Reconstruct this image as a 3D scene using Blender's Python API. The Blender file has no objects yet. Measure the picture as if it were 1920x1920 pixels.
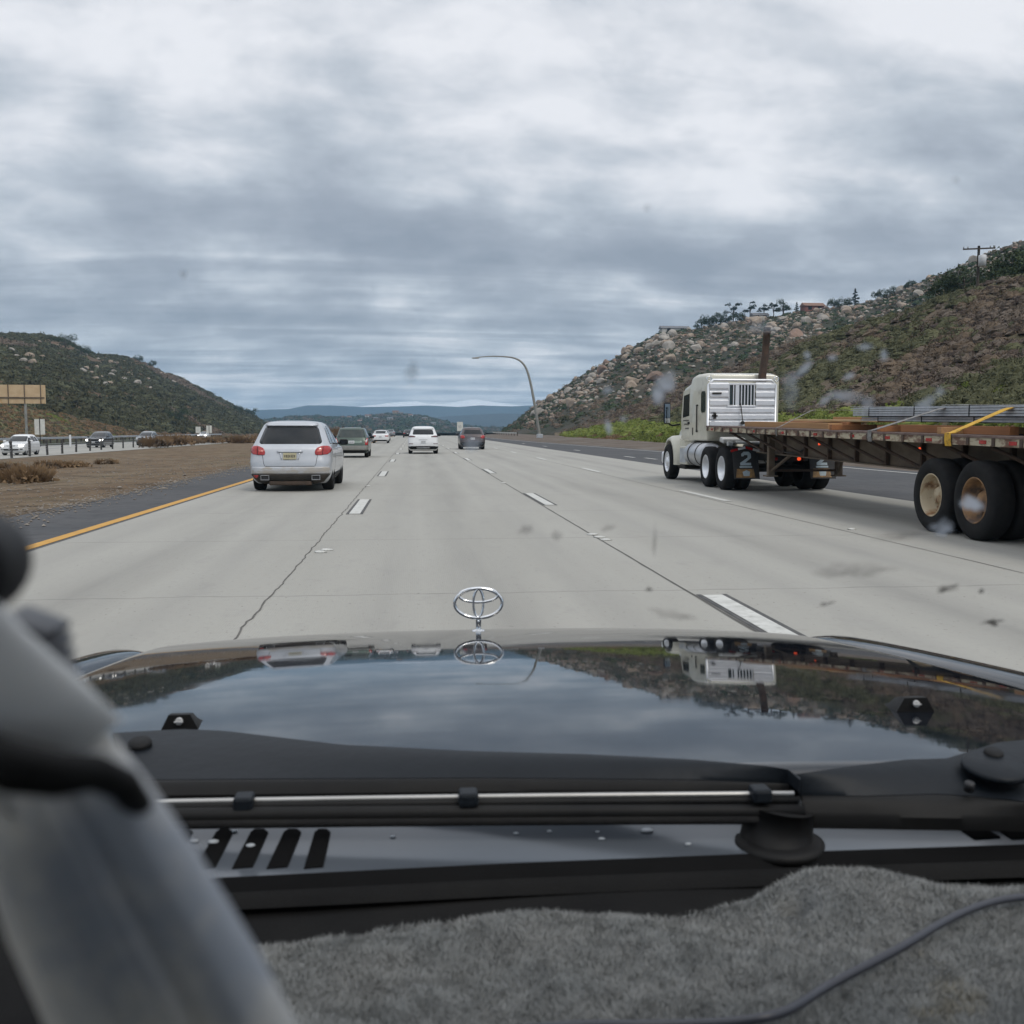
import bpy, bmesh, math, random
import numpy as np
from mathutils import Vector, Matrix, noise as mnoise
R = math.radians
random.seed(7); rng = np.random.default_rng(7)
scene = bpy.context.scene
col = scene.collection

# ------------------------------------------------------------------ camera, sky, sun, exposure
EYE = Vector((0, 0, 1.46))
YAW, PITCH, FPX = R(5.42), R(4.59), 1920.0
cam_d = bpy.data.cameras.new('camera'); cam = bpy.data.objects.new('camera', cam_d); col.objects.link(cam)
cam.location = EYE; cam.rotation_euler = (R(90) - PITCH, 0, -YAW)
cam_d.sensor_width = 36; cam_d.lens = 36; cam_d.clip_start = 0.01; cam_d.clip_end = 30000
cam_d.dof.use_dof = True; cam_d.dof.focus_distance = 28; cam_d.dof.aperture_fstop = 15
scene.camera = cam
scene.view_settings.view_transform = 'Standard'; scene.view_settings.look = 'None'
scene.view_settings.exposure = 0.0; scene.view_settings.gamma = 1.0
cy = scene.cycles
cy.use_denoising = True; cy.max_bounces = 7; cy.diffuse_bounces = 3; cy.glossy_bounces = 4
cy.transmission_bounces = 4; cy.transparent_max_bounces = 24; cy.volume_bounces = 0
cy.sample_clamp_indirect = 6; cy.caustics_reflective = False; cy.caustics_refractive = False

SUN_EL, SUN_AZ = R(48), R(150)      # behind the clouds, a little behind the camera on the right
world = bpy.data.worlds.new('World'); scene.world = world; world.use_nodes = True
def build_world():
    nt = world.node_tree; N = nt.nodes; L = nt.links; N.clear()
    def nd(t, **k):
        n = N.new(t)
        for a, b in k.items(): setattr(n, a, b)
        return n
    def math_(op, a, b=None, c=None, clamp=False):
        n = nd('ShaderNodeMath', operation=op, use_clamp=clamp)
        for i, v in enumerate((a, b, c)):
            if v is None: continue
            if isinstance(v, (int, float)): n.inputs[i].default_value = v
            else: L.new(v, n.inputs[i])
        return n.outputs[0]
    tc = nd('ShaderNodeTexCoord'); sep = nd('ShaderNodeSeparateXYZ'); L.new(tc.outputs['Generated'], sep.inputs[0])
    x, y, z = sep.outputs
    zc = math_('ADD', math_('MAXIMUM', z, 0.0), 0.045)
    cx, cyy = math_('DIVIDE', x, zc), math_('DIVIDE', y, zc)
    comb = nd('ShaderNodeCombineXYZ'); L.new(cx, comb.inputs[0]); L.new(cyy, comb.inputs[1])
    zw = math_('ADD', math_('MAXIMUM', z, 0.0), 0.42)
    comb2 = nd('ShaderNodeCombineXYZ'); L.new(math_('DIVIDE', x, zw), comb2.inputs[0]); L.new(math_('DIVIDE', y, zw), comb2.inputs[1])
    def noise(scale, detail, rough, dist, loc, sc=(1, 1, 1), src=None):
        mp = nd('ShaderNodeMapping'); mp.inputs['Location'].default_value = loc; mp.inputs['Scale'].default_value = sc
        L.new((src or comb).outputs[0], mp.inputs[0])
        n = nd('ShaderNodeTexNoise'); n.inputs['Scale'].default_value = scale; n.inputs['Detail'].default_value = detail
        n.inputs['Roughness'].default_value = rough; n.inputs['Distortion'].default_value = dist
        L.new(mp.outputs[0], n.inputs['Vector']); return n.outputs[0]
    big = noise(1.9, 5, 0.5, 0.15, (5.2, 3.3, 0), (0.9, 1.0, 1), comb2)
    med = noise(4.6, 8, 0.54, 0.2, (0.4, 5.2, 0), (0.85, 1.1, 1), comb2)
    fine = noise(11.0, 8, 0.58, 0.2, (7.4, 2.2, 0), (0.8, 1.0, 1), comb2)
    band = noise(1.0, 7, 0.55, 0.7, (2.0, 9.0, 0), (0.34, 0.9, 1))
    s = math_('ADD', math_('MULTIPLY', big, 0.52), math_('MULTIPLY', med, 0.34))
    s = math_('ADD', s, math_('MULTIPLY', fine, 0.12)); s = math_('ADD', s, math_('MULTIPLY', band, 0.20))
    low = math_('ADD', math_('ADD', math_('MULTIPLY', band, 0.50), math_('MULTIPLY', med, 0.36)), math_('MULTIPLY', fine, 0.22))
    k = nd('ShaderNodeMapRange'); k.inputs[1].default_value = 0.07; k.inputs[2].default_value = 0.21; L.new(z, k.inputs[0])
    s = math_('ADD', math_('MULTIPLY', s, k.outputs[0]), math_('MULTIPLY', low, math_('SUBTRACT', 1.0, k.outputs[0])))
    # brightness of the cloud deck against elevation: dark belly at 6-12 degrees, pale towards the horizon and overhead
    el = nd('ShaderNodeValToRGB'); L.new(z, el.inputs[0])
    pts = [(0.0, 0.84), (0.034, 0.84), (0.075, 0.66), (0.12, 0.45), (0.185, 0.44), (0.235, 0.60), (0.30, 0.69), (0.45, 0.70), (1.0, 0.70)]
    e = el.color_ramp; e.elements[0].position, e.elements[1].position = pts[0][0], pts[-1][0]
    e.elements[0].color = (pts[0][1],) * 3 + (1,); e.elements[1].color = (pts[-1][1],) * 3 + (1,)
    for p, v in pts[1:-1]:
        q = e.elements.new(p); q.color = (v, v, v, 1)
    v = math_('ADD', math_('MULTIPLY', math_('SUBTRACT', s, 0.575), 3.6), el.outputs[0])
    cr = nd('ShaderNodeValToRGB'); L.new(v, cr.inputs[0]); c = cr.color_ramp; c.interpolation = 'B_SPLINE'
    c.elements[0].position = 0.12; c.elements[0].color = (0.315, 0.352, 0.412, 1)
    c.elements[1].position = 0.92; c.elements[1].color = (0.92, 0.93, 0.965, 1)
    for p, cc in ((0.40, (0.425, 0.463, 0.525, 1)), (0.58, (0.55, 0.60, 0.66, 1)), (0.74, (0.70, 0.73, 0.78, 1))):
        q = c.elements.new(p); q.color = cc
    sky = nd('ShaderNodeTexSky', sky_type='NISHITA', sun_disc=False, sun_elevation=SUN_EL, sun_rotation=SUN_AZ)
    b1 = nd('ShaderNodeBackground'); L.new(sky.outputs[0], b1.inputs[0]); b1.inputs[1].default_value = 0.1
    b2 = nd('ShaderNodeBackground'); L.new(cr.outputs[0], b2.inputs[0])
    # an overcast sky is brighter overhead than low down
    up = math_('ADD', 1.0, math_('MULTIPLY', math_('MAXIMUM', math_('SUBTRACT', z, 0.36), 0.0), 1.15)); L.new(up, b2.inputs[1])
    mx = nd('ShaderNodeMixShader'); mx.inputs[0].default_value = 0.93
    L.new(b1.outputs[0], mx.inputs[1]); L.new(b2.outputs[0], mx.inputs[2])
    out = nd('ShaderNodeOutputWorld'); L.new(mx.outputs[0], out.inputs[0])
build_world()
sun_d = bpy.data.lights.new('sun', 'SUN'); sun_d.energy = 1.15; sun_d.angle = R(14); sun_d.color = (1.0, 0.94, 0.84)
sun = bpy.data.objects.new('sun', sun_d); col.objects.link(sun)
sd = Vector((math.sin(SUN_AZ) * math.cos(SUN_EL), math.cos(SUN_AZ) * math.cos(SUN_EL), math.sin(SUN_EL)))
sun.rotation_euler = (-sd).to_track_quat('-Z', 'Y').to_euler(); sun.location = (0, -20, 60)

# ------------------------------------------------------------------ helpers
ROT = cam.rotation_euler.to_matrix()
def ray(px, py):
    return ROT @ Vector(((px - 960) / FPX, (960 - py) / FPX, -1))
def P(px, py, d):                      # the point at forward distance d in a given direction of sight
    v = ray(px, py); return EYE + v * (d / v.y)
def G(px, py, z=0.0):                  # where that direction meets the level z
    v = ray(px, py); return EYE + v * ((z - EYE.z) / v.z)
def azel(px, py):
    v = ray(px, py); return math.atan2(v.x, v.y), math.atan2(v.z, math.hypot(v.x, v.y))

def tag(o, label=None, cat=None, group=None, kind=None):
    if label: o['label'] = label
    if cat: o['category'] = cat
    if group: o['group'] = group
    if kind: o['kind'] = kind
    return o
def empty(name, loc=(0, 0, 0), rz=0, label=None, cat=None, group=None, parent=None):
    o = bpy.data.objects.new(name, None); o.empty_display_size = 0.2; col.objects.link(o)
    o.location = loc; o.rotation_euler = (0, 0, rz); o.parent = parent
    return tag(o, label, cat, group)
def link(name, me, parent=None, mat=None):
    if mat is not None:
        me.materials.clear(); me.materials.append(mat)
    o = bpy.data.objects.new(name, me); col.objects.link(o); o.parent = parent; return o
def kids(o): return [c for c in bpy.data.objects if c.parent == o]
def copy_tree(o, parent=None):
    c = o.copy(); col.objects.link(c); c.parent = parent
    for ch in kids(o): copy_tree(ch, c)
    return c

def mesh_np(name, V, F, smooth=True, mats=None):
    """V (n,3) floats; F (m,k) ints with one k."""
    me = bpy.data.meshes.new(name); V = np.asarray(V, np.float32); F = np.asarray(F, np.int32)
    m, k = F.shape
    me.vertices.add(len(V)); me.vertices.foreach_set('co', V.ravel())
    me.loops.add(m * k); me.loops.foreach_set('vertex_index', F.ravel())
    me.polygons.add(m); me.polygons.foreach_set('loop_start', np.arange(0, m * k, k, dtype=np.int32))
    me.polygons.foreach_set('loop_total', np.full(m, k, np.int32))
    me.polygons.foreach_set('use_smooth', np.full(m, smooth, bool))
    if mats is not None: me.polygons.foreach_set('material_index', np.asarray(mats, np.int32))
    me.update(calc_edges=True); me.validate(); return me
def grid_faces(nu, nv, close_u=False):
    F = []
    for i in range(nu if close_u else nu - 1):
        for j in range(nv - 1):
            a = i * nv + j; b = ((i + 1) % nu) * nv + j
            F.append((a, b, b + 1, a + 1))
    return np.array(F, np.int32)

class MB:
    """collects boxes, tubes, prisms into ONE mesh"""
    def __init__(s): s.bm = bmesh.new()
    def box(s, c, size, bev=0.0, rot=None, seg=2):
        m = Matrix.Translation(Vector(c))
        if rot is not None: m = m @ (rot.to_4x4() if isinstance(rot, Matrix) else Matrix.Rotation(rot[0], 4, 'X') @ Matrix.Rotation(rot[1], 4, 'Y') @ Matrix.Rotation(rot[2], 4, 'Z'))
        g = bmesh.ops.create_cube(s.bm, size=1)
        vs = g['verts']
        for v in vs: v.co = Vector((v.co.x * size[0], v.co.y * size[1], v.co.z * size[2]))
        if bev > 0:
            ed = list({e for v in vs for e in v.link_edges})
            r = bmesh.ops.bevel(s.bm, geom=ed, offset=min(bev, 0.45 * min(size)), segments=seg, affect='EDGES', profile=0.5)
            vs = list({v for f in r['faces'] for v in f.verts} | {v for v in vs if v.is_valid})
        for v in vs: v.co = m @ v.co
        return s
    def prism(s, poly, a0, a1, axis='x'):
        """poly of (u,v); extruded along axis between a0 and a1.  x: (y,z)  y: (x,z)  z: (x,y)"""
        def mk(a, u, v): return {'x': (a, u, v), 'y': (u, a, v), 'z': (u, v, a)}[axis]
        A = [s.bm.verts.new(mk(a0, *p)) for p in poly]; B = [s.bm.verts.new(mk(a1, *p)) for p in poly]
        n = len(poly)
        fs = [s.bm.faces.new(A[::-1]), s.bm.faces.new(B)]
        for i in range(n): fs.append(s.bm.faces.new((A[i], A[(i + 1) % n], B[(i + 1) % n], B[i])))
        bmesh.ops.recalc_face_normals(s.bm, faces=fs); return s
    def tube(s, pts, r, n=8, closed=False, cap=True):
        pts = [Vector(p) for p in pts]; m = len(pts)
        rr = r if hasattr(r, '__len__') else [r] * m
        rings = []; up = None
        for i, p in enumerate(pts):
            a = pts[(i - 1) % m] if (closed or i > 0) else p; b = pts[(i + 1) % m] if (closed or i < m - 1) else p
            t = (b - a).normalized()
            if up is None: up = Vector((0, 0, 1)) if abs(t.z) < 0.9 else Vector((1, 0, 0))
            u = t.cross(up).normalized(); w = u.cross(t).normalized(); up = w
            rings.append([s.bm.verts.new(p + (u * math.cos(2 * math.pi * k / n) + w * math.sin(2 * math.pi * k / n)) * rr[i]) for k in range(n)])
        for i in range(m if closed else m - 1):
            A, B = rings[i], rings[(i + 1) % m]
            for k in range(n):
                f = s.bm.faces.new((A[k], A[(k + 1) % n], B[(k + 1) % n], B[k])); f.smooth = True
        if cap and not closed:
            s.bm.faces.new(rings[0]); s.bm.faces.new(rings[-1][::-1])
        return s
    def lathe(s, prof, n=32, axis='x', c=(0, 0, 0), cap=True):
        """prof of (a, r) along axis"""
        c = Vector(c); rings = []
        for a, r in prof:
            ring = []
            for k in range(n):
                t = 2 * math.pi * k / n; u, v = r * math.cos(t), r * math.sin(t)
                ring.append(s.bm.verts.new(c + Vector({'x': (a, u, v), 'y': (u, a, v), 'z': (u, v, a)}[axis])))
            rings.append(ring)
        fs = []
        for A, B in zip(rings, rings[1:]):
            for k in range(n):
                f = s.bm.faces.new((A[k], A[(k + 1) % n], B[(k + 1) % n], B[k])); f.smooth = True; fs.append(f)
        if cap and prof[0][1] > 1e-6: fs.append(s.bm.faces.new(rings[0][::-1]))
        if cap and prof[-1][1] > 1e-6: fs.append(s.bm.faces.new(rings[-1]))
        bmesh.ops.recalc_face_normals(s.bm, faces=fs); return s
    def quad(s, *p):
        s.bm.faces.new([s.bm.verts.new(q) for q in p]); return s
    def grid(s, rows, close=False, smooth=True):
        V = [[s.bm.verts.new(p) for p in r] for r in rows]
        n = len(V[0])
        for A, B in zip(V, V[1:]):
            for k in range(n if close else n - 1):
                f = s.bm.faces.new((A[k], A[(k + 1) % n], B[(k + 1) % n], B[k])); f.smooth = smooth
        return s
    def mesh(s, name='mesh'):
        me = bpy.data.meshes.new(name); s.bm.normal_update(); s.bm.to_mesh(me); s.bm.free(); return me
    def build(s, name, mat, parent=None, smooth=False):
        me = s.mesh(name); me.materials.append(mat)
        if smooth:
            for p in me.polygons: p.use_smooth = True
        return link(name, me, parent)
def smooth_by_angle(o, deg=35):
    me = o.data
    me.polygons.foreach_set('use_smooth', np.ones(len(me.polygons), bool))
    bm = bmesh.new(); bm.from_mesh(me); lim = R(deg)
    for e in bm.edges:
        e.smooth = (len(e.link_faces) == 2 and e.calc_face_angle(0) < lim)
    bm.to_mesh(me); bm.free(); return o
def text_mesh(body, size, depth, bold=0.0):
    cu = bpy.data.curves.new('lettering', 'FONT'); cu.body = body; cu.size = size; cu.extrude = depth; cu.offset = bold
    cu.align_x = 'CENTER'; cu.align_y = 'CENTER'; cu.space_character = 1.35 if len(body) > 3 else 1.0
    o = bpy.data.objects.new('lettering', cu); col.objects.link(o)
    dg = bpy.context.evaluated_depsgraph_get(); me = bpy.data.meshes.new_from_object(o.evaluated_get(dg))
    bpy.data.objects.remove(o); return me

# ------------------------------------------------------------------ materials
def nodes_of(m):
    m.use_nodes = True; nt = m.node_tree; b = nt.nodes.get('Principled BSDF'); return nt, nt.nodes, nt.links, b
def M(name, c1, c2=None, scale=6.0, rough=0.5, metal=0.0, bump=0.0, bscale=60.0, coat=0.0, spec=0.5, detail=5.0, lo=0.35, hi=0.65, rvar=0.0, stretch=(1, 1, 1), c3=None, scale3=2.0, lo3=0.5, hi3=0.6):
    m = bpy.data.materials.new(name); nt, N, L, b = nodes_of(m)
    b.inputs['Roughness'].default_value = rough; b.inputs['Metallic'].default_value = metal
    b.inputs['Coat Weight'].default_value = coat; b.inputs['Coat Roughness'].default_value = 0.04
    b.inputs['Specular IOR Level'].default_value = spec
    if c2 is None: c2 = tuple(v * 0.82 for v in c1)
    tc = N.new('ShaderNodeTexCoord'); mp = N.new('ShaderNodeMapping'); mp.inputs['Scale'].default_value = stretch
    L.new(tc.outputs['Object'], mp.inputs[0])
    def nz(sc, det, a, z):
        n = N.new('ShaderNodeTexNoise'); n.inputs['Scale'].default_value = sc; n.inputs['Detail'].default_value = det; n.inputs['Roughness'].default_value = 0.6
        L.new(mp.outputs[0], n.inputs['Vector'])
        r = N.new('ShaderNodeMapRange'); r.inputs[1].default_value = a; r.inputs[2].default_value = z; L.new(n.outputs[0], r.inputs[0]); return r.outputs[0], n
    f, n1 = nz(scale, detail, lo, hi)
    mx = N.new('ShaderNodeMix'); mx.data_type = 'RGBA'; L.new(f, mx.inputs[0])
    mx.inputs[6].default_value = (*c1, 1); mx.inputs[7].default_value = (*c2, 1); o = mx.outputs[2]
    if c3 is not None:
        f3, _ = nz(scale3, 8, lo3, hi3); m3 = N.new('ShaderNodeMix'); m3.data_type = 'RGBA'; L.new(f3, m3.inputs[0])
        L.new(o, m3.inputs[6]); m3.inputs[7].default_value = (*c3, 1); o = m3.outputs[2]
    L.new(o, b.inputs['Base Color'])
    if rvar:
        rr = N.new('ShaderNodeMapRange'); rr.inputs[1].default_value = 0.3; rr.inputs[2].default_value = 0.7
        rr.inputs[3].default_value = max(0, rough - rvar); rr.inputs[4].default_value = min(1, rough + rvar)
        L.new(n1.outputs[0], rr.inputs[0]); L.new(rr.outputs[0], b.inputs['Roughness'])
    if bump:
        nb = N.new('ShaderNodeTexNoise'); nb.inputs['Scale'].default_value = bscale; nb.inputs['Detail'].default_value = 4; L.new(mp.outputs[0], nb.inputs['Vector'])
        bp = N.new('ShaderNodeBump'); bp.inputs['Strength'].default_value = bump; bp.inputs['Distance'].default_value = 0.02
        L.new(nb.outputs[0], bp.inputs['Height']); L.new(bp.outputs[0], b.inputs['Normal'])
    return m
def emit(name, c, s):
    m = bpy.data.materials.new(name); nt, N, L, b = nodes_of(m)
    b.inputs['Base Color'].default_value = (*c, 1); b.inputs['Emission Color'].default_value = (*c, 1); b.inputs['Emission Strength'].default_value = s; return m
MAT = {
 'rubber': M('tyre_rubber', (0.011, 0.011, 0.012), (0.018, 0.0175, 0.017), 9, 0.9, spec=.2, bump=0.15, bscale=90),
 'black_plastic': M('black_plastic', (0.007, 0.007, 0.0075), (0.012, 0.0118, 0.0115), 12, 0.6, spec=.2),
 'dark_metal': M('dark_metal', (0.014, 0.0135, 0.013), (0.03, 0.026, 0.022), 8, 0.6, 0.2),
 'glass': M('dark_glass', (0.012, 0.014, 0.016), (0.018, 0.02, 0.022), 4, 0.06, spec=0.35),
 'glass_green': M('tinted_glass', (0.02, 0.03, 0.028), (0.035, 0.045, 0.04), 4, 0.08, spec=0.6),
 'silver': M('silver_paint', (0.50, 0.52, 0.55), (0.46, 0.48, 0.51), 3, 0.32, 0.35, coat=0.6),
 'white': M('white_paint', (0.72, 0.73, 0.74), (0.66, 0.67, 0.68), 4, 0.35, coat=0.5),
 'green': M('grey_green_paint', (0.055, 0.085, 0.068), (0.045, 0.072, 0.058), 4, 0.35, 0.3, coat=0.5),
 'tan_grey': M('grey_cladding', (0.16, 0.16, 0.145), (0.12, 0.12, 0.11), 5, 0.5),
 'brown': M('brown_paint', (0.075, 0.06, 0.062), (0.06, 0.048, 0.05), 4, 0.35, 0.3, coat=0.5),
 'black_paint': M('black_paint', (0.012, 0.013, 0.015), (0.016, 0.017, 0.02), 4, 0.15, coat=0.6),
 'grey_paint': M('grey_paint', (0.26, 0.28, 0.30), (0.22, 0.24, 0.26), 4, 0.35, 0.3, coat=0.5),
 'red': M('red_lens', (0.42, 0.018, 0.016), (0.26, 0.012, 0.012), 14, 0.18, coat=0.6),
 'red_pale': M('pale_red_lens', (0.62, 0.16, 0.12), (0.5, 0.1, 0.08), 14, 0.2, coat=0.6),
 'clear_lens': M('clear_lens', (0.62, 0.62, 0.62), (0.5, 0.5, 0.5), 20, 0.15, coat=0.6),
 'alloy': M('alloy', (0.42, 0.43, 0.44), (0.3, 0.3, 0.31), 10, 0.35, 0.8),
 'polished': M('polished_aluminium', (0.82, 0.83, 0.85), (0.72, 0.73, 0.75), 6, 0.45, 0.75, rvar=0.06),
 'dull_chrome': M('dull_chrome', (0.50, 0.49, 0.47), (0.40, 0.39, 0.37), 8, 0.4, 0.8),
 'chrome': M('chrome', (0.78, 0.79, 0.80), (0.7, 0.71, 0.72), 6, 0.08, 1.0),
 'plate_tan': M('plate_cream', (0.42, 0.38, 0.24), (0.33, 0.30, 0.19), 9, 0.5),
 'plate_white': M('plate_white', (0.62, 0.63, 0.64), (0.5, 0.51, 0.53), 9, 0.5),
 'ink': M('dark_ink', (0.012, 0.012, 0.014), (0.02, 0.02, 0.022), 9, 0.6),
 'galv': M('galvanised_steel', (0.50, 0.53, 0.56), (0.36, 0.38, 0.41), 5, 0.45, 0.35, rvar=0.1),
 'headlight': emit('lit_headlight', (1.0, 0.97, 0.9), 6.0),
 'marker_light': emit('lit_marker_light', (1.0, 0.10, 0.03), 0.9),
}
# ------------------------------------------------------------------ the land
def zf(y):                              # the road crests ahead and falls towards the valley
    y = np.asarray(y, float); t = np.maximum(0, y - 250)
    return -0.022 * t * t / (t + 120)
def strip(name, xs_l, xs_r, ys, z, mat, nx=2, kind='structure', zx=None):
    """a sheet between two edges given as functions of y"""
    V = []
    for y in ys:
        a, b = xs_l(y), xs_r(y)
        for i in range(nx):
            x = a + (b - a) * i / (nx - 1)
            V.append((x, y, (z(x, y) if callable(z) else z) + float(zf(y))))
    me = mesh_np(name, V, grid_faces(len(ys), nx)[:, ::-1]); o = link(name, me, None, mat); tag(o, kind=kind); return o
YS = np.concatenate([np.arange(-30, 60, 2.0), np.arange(60, 260, 5.0), np.arange(260, 620, 12.0)])
def lerp_tab(tab): 
    t = np.array(tab, float); return lambda y: float(np.interp(y, t[:, 0], t[:, 1]))
EDGE_R = lerp_tab([(-50, 16.7), (60, 16.7), (119, 14.3), (170, 13.2), (300, 12.2), (700, 12.2)])

def concrete_mat():
    m = bpy.data.materials.new('grooved_concrete'); nt, N, L, b = nodes_of(m)
    geo = N.new('ShaderNodeNewGeometry'); sep = N.new('ShaderNodeSeparateXYZ'); L.new(geo.outputs['Position'], sep.inputs[0])
    def mp(sc):
        p = N.new('ShaderNodeMapping'); p.inputs['Scale'].default_value = sc; L.new(geo.outputs['Position'], p.inputs[0]); return p.outputs[0]
    def nz(v, s, d=6, r=0.6):
        n = N.new('ShaderNodeTexNoise'); n.inputs['Scale'].default_value = s; n.inputs['Detail'].default_value = d; n.inputs['Roughness'].default_value = r; L.new(v, n.inputs['Vector']); return n.outputs[0]
    def mr(x, a, c, d=0.0, e=1.0):
        n = N.new('ShaderNodeMapRange'); n.inputs[1].default_value = a; n.inputs[2].default_value = c; n.inputs[3].default_value = d; n.inputs[4].default_value = e; L.new(x, n.inputs[0]); return n.outputs[0]
    def ma(op, a, c):
        n = N.new('ShaderNodeMath'); n.operation = op
        for i, v in enumerate((a, c)):
            if isinstance(v, (int, float)): n.inputs[i].default_value = v
            else: L.new(v, n.inputs[i])
        return n.outputs[0]
    def mix(f, a, c):
        n = N.new('ShaderNodeMix'); n.data_type = 'RGBA'; L.new(f, n.inputs[0])
        for i, v in ((6, a), (7, c)):
            if isinstance(v, tuple): n.inputs[i].default_value = (*v, 1)
            else: L.new(v, n.inputs[i])
        return n.outputs[2]
    c = mix(mr(nz(mp((1, 0.12, 1)), 0.9), 0.35, 0.65), (0.315, 0.306, 0.275), (0.352, 0.343, 0.31))
    c = mix(mr(nz(mp((1, 1, 1)), 14.0), 0.55, 0.75, 0, 0.5), c, (0.25, 0.243, 0.22))
    c = mix(mr(nz(mp((1, .55, 1)), 26.0, 3), 0.655, 0.70, 0, 0.75), c, (0.13, 0.125, 0.11))
    c = mix(mr(nz(mp((1, 1, 1)), 130.0, 3), 0.45, 0.75, 0, 0.4), c, (0.22, 0.215, 0.2))
    c = mix(mr(nz(mp((1, .4, 1)), 2.2, 8, 0.7), 0.56, 0.72, 0, 0.5), c, (0.25, 0.24, 0.225))
    # darker wheel tracks and oil drip in every lane (worn into the slab)
    lane = ma('FRACT', ma('DIVIDE', ma('ADD', sep.outputs[0], 1.17 + 36.8), 3.68), 0.0)
    lx = ma('ABSOLUTE', ma('SUBTRACT', lane, 0.5), 0.0)
    oil = ma('MULTIPLY', mr(lx, 0.0, 0.16, 1.0, 0.0), mr(nz(mp((0.6, 0.05, 1)), 2.0), 0.3, 0.7))
    c = mix(ma('MULTIPLY', oil, 0.75), c, (0.2, 0.195, 0.18))
    trk = ma('MULTIPLY', mr(ma('ABSOLUTE', ma('SUBTRACT', lx, 0.26), 0.0), 0.0, 0.10, 1.0, 0.0), mr(nz(mp((0.8, 0.04, 1)), 3.0), 0.3, 0.7))
    c = mix(ma('MULTIPLY', trk, 0.5), c, (0.24, 0.235, 0.22))
    # transverse slab joints
    j = ma('ABSOLUTE', ma('SUBTRACT', ma('FRACT', ma('DIVIDE', ma('ADD', sep.outputs[1], ma('MULTIPLY', nz(mp((1, 0.05, 1)), 1.4), 0.22)), 4.6), 0.0), 0.5), 0.0)
    jn = mr(j, 0.4935, 0.499, 0.0, 1.0)
    c = mix(ma('MULTIPLY', jn, mr(nz(mp((1, 0.2, 1)), 1.6), 0.35, 0.7, 0.25, 0.9)), c, (0.15, 0.145, 0.135))
    L.new(c, b.inputs['Base Color']); b.inputs['Roughness'].default_value = 0.82
    # longitudinal grooves
    g = ma('SINE', ma('MULTIPLY', sep.outputs[0], 2 * math.pi / 0.019), 0.0)
    h = ma('ADD', ma('MULTIPLY', g, 0.25), ma('MULTIPLY', nz(mp((1, 1, 1)), 90.0), 1.0))
    bp = N.new('ShaderNodeBump'); bp.inputs['Strength'].default_value = 0.35; bp.inputs['Distance'].default_value = 0.006
    L.new(h, bp.inputs['Height']); L.new(bp.outputs[0], b.inputs['Normal'])
    return m
def ground_mat(name, cols, scales, bump=0.4, bs=3.0, extra=None):
    """cols: base then (colour, low, high) patches laid over each other"""
    m = bpy.data.materials.new(name); nt, N, L, b = nodes_of(m)
    geo = N.new('ShaderNodeNewGeometry'); prev = None
    for i, (cc, lo, hi) in enumerate(cols):
        if prev is None: prev = cc; continue
        n = N.new('ShaderNodeTexNoise'); n.inputs['Scale'].default_value = scales[i]; n.inputs['Detail'].default_value = 8; n.inputs['Roughness'].default_value = 0.65
        mp = N.new('ShaderNodeMapping'); mp.inputs['Location'].default_value = (17.3 * i, 5.1 * i, 3 * i); L.new(geo.outputs['Position'], mp.inputs[0]); L.new(mp.outputs[0], n.inputs['Vector'])
        r = N.new('ShaderNodeMapRange'); r.inputs[1].default_value = lo; r.inputs[2].default_value = hi; L.new(n.outputs[0], r.inputs[0])
        x = N.new('ShaderNodeMix'); x.data_type = 'RGBA'; L.new(r.outputs[0], x.inputs[0])
        if isinstance(prev, tuple): x.inputs[6].default_value = (*prev, 1)
        else: L.new(prev, x.inputs[6])
        x.inputs[7].default_value = (*cc, 1); prev = x.outputs[2]
    L.new(prev, b.inputs['Base Color']); b.inputs['Roughness'].default_value = 0.95; b.inputs['Specular IOR Level'].default_value = 0.15
    n = N.new('ShaderNodeTexNoise'); n.inputs['Scale'].default_value = bs; n.inputs['Detail'].default_value = 8; n.inputs['Roughness'].default_value = 0.7; L.new(geo.outputs['Position'], n.inputs['Vector'])
    bp = N.new('ShaderNodeBump'); bp.inputs['Strength'].default_value = bump; bp.inputs['Distance'].default_value = 0.6 / bs; L.new(n.outputs[0], bp.inputs['Height']); L.new(bp.outputs[0], b.inputs['Normal'])
    return m
m_conc = concrete_mat()
m_asph = ground_mat('asphalt', [((0.075, 0.078, 0.083), 0, 1), ((0.10, 0.10, 0.103), 0.35, 0.65), ((0.055, 0.056, 0.06), 0.5, 0.75), ((0.13, 0.125, 0.12), 0.62, 0.8)], [0, 0.4, 3.0, 40.0], 0.3, 60)
m_dirt = ground_mat('median_dirt', [((0.165, 0.115, 0.072), 0, 1), ((0.20, 0.155, 0.105), 0.4, 0.62), ((0.085, 0.062, 0.042), 0.48, 0.64), ((0.115, 0.105, 0.062), 0.56, 0.66), ((0.07, 0.055, 0.04), 0.56, 0.7), ((0.34, 0.31, 0.27), 0.66, 0.72)], [0, 0.25, 0.9, 0.16, 3.5, 7.0], 0.9, 6)
m_verge = ground_mat('verge_dirt', [((0.15, 0.125, 0.105), 0, 1), ((0.11, 0.088, 0.07), 0.4, 0.6), ((0.19, 0.175, 0.155), 0.55, 0.7)], [0, 0.5, 0.22], 0.6, 5)
m_scrub = ground_mat('scrub_ground', [((0.058, 0.052, 0.033), 0, 1), ((0.045, 0.055, 0.028), 0.4, 0.6), ((0.10, 0.08, 0.055), 0.55, 0.7)], [0, 0.02, 0.008], 0.6, 0.6)

def zmed(x, y):                         # median and the far carriageway lie a little lower
    return float(np.interp(x, [-120, -47, -44, -27, -25, -12, -7, 17, 22], [0.2, 0.1, -0.4, -0.4, -0.38, -0.22, -0.03, -0.02, 0.25]))
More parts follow.
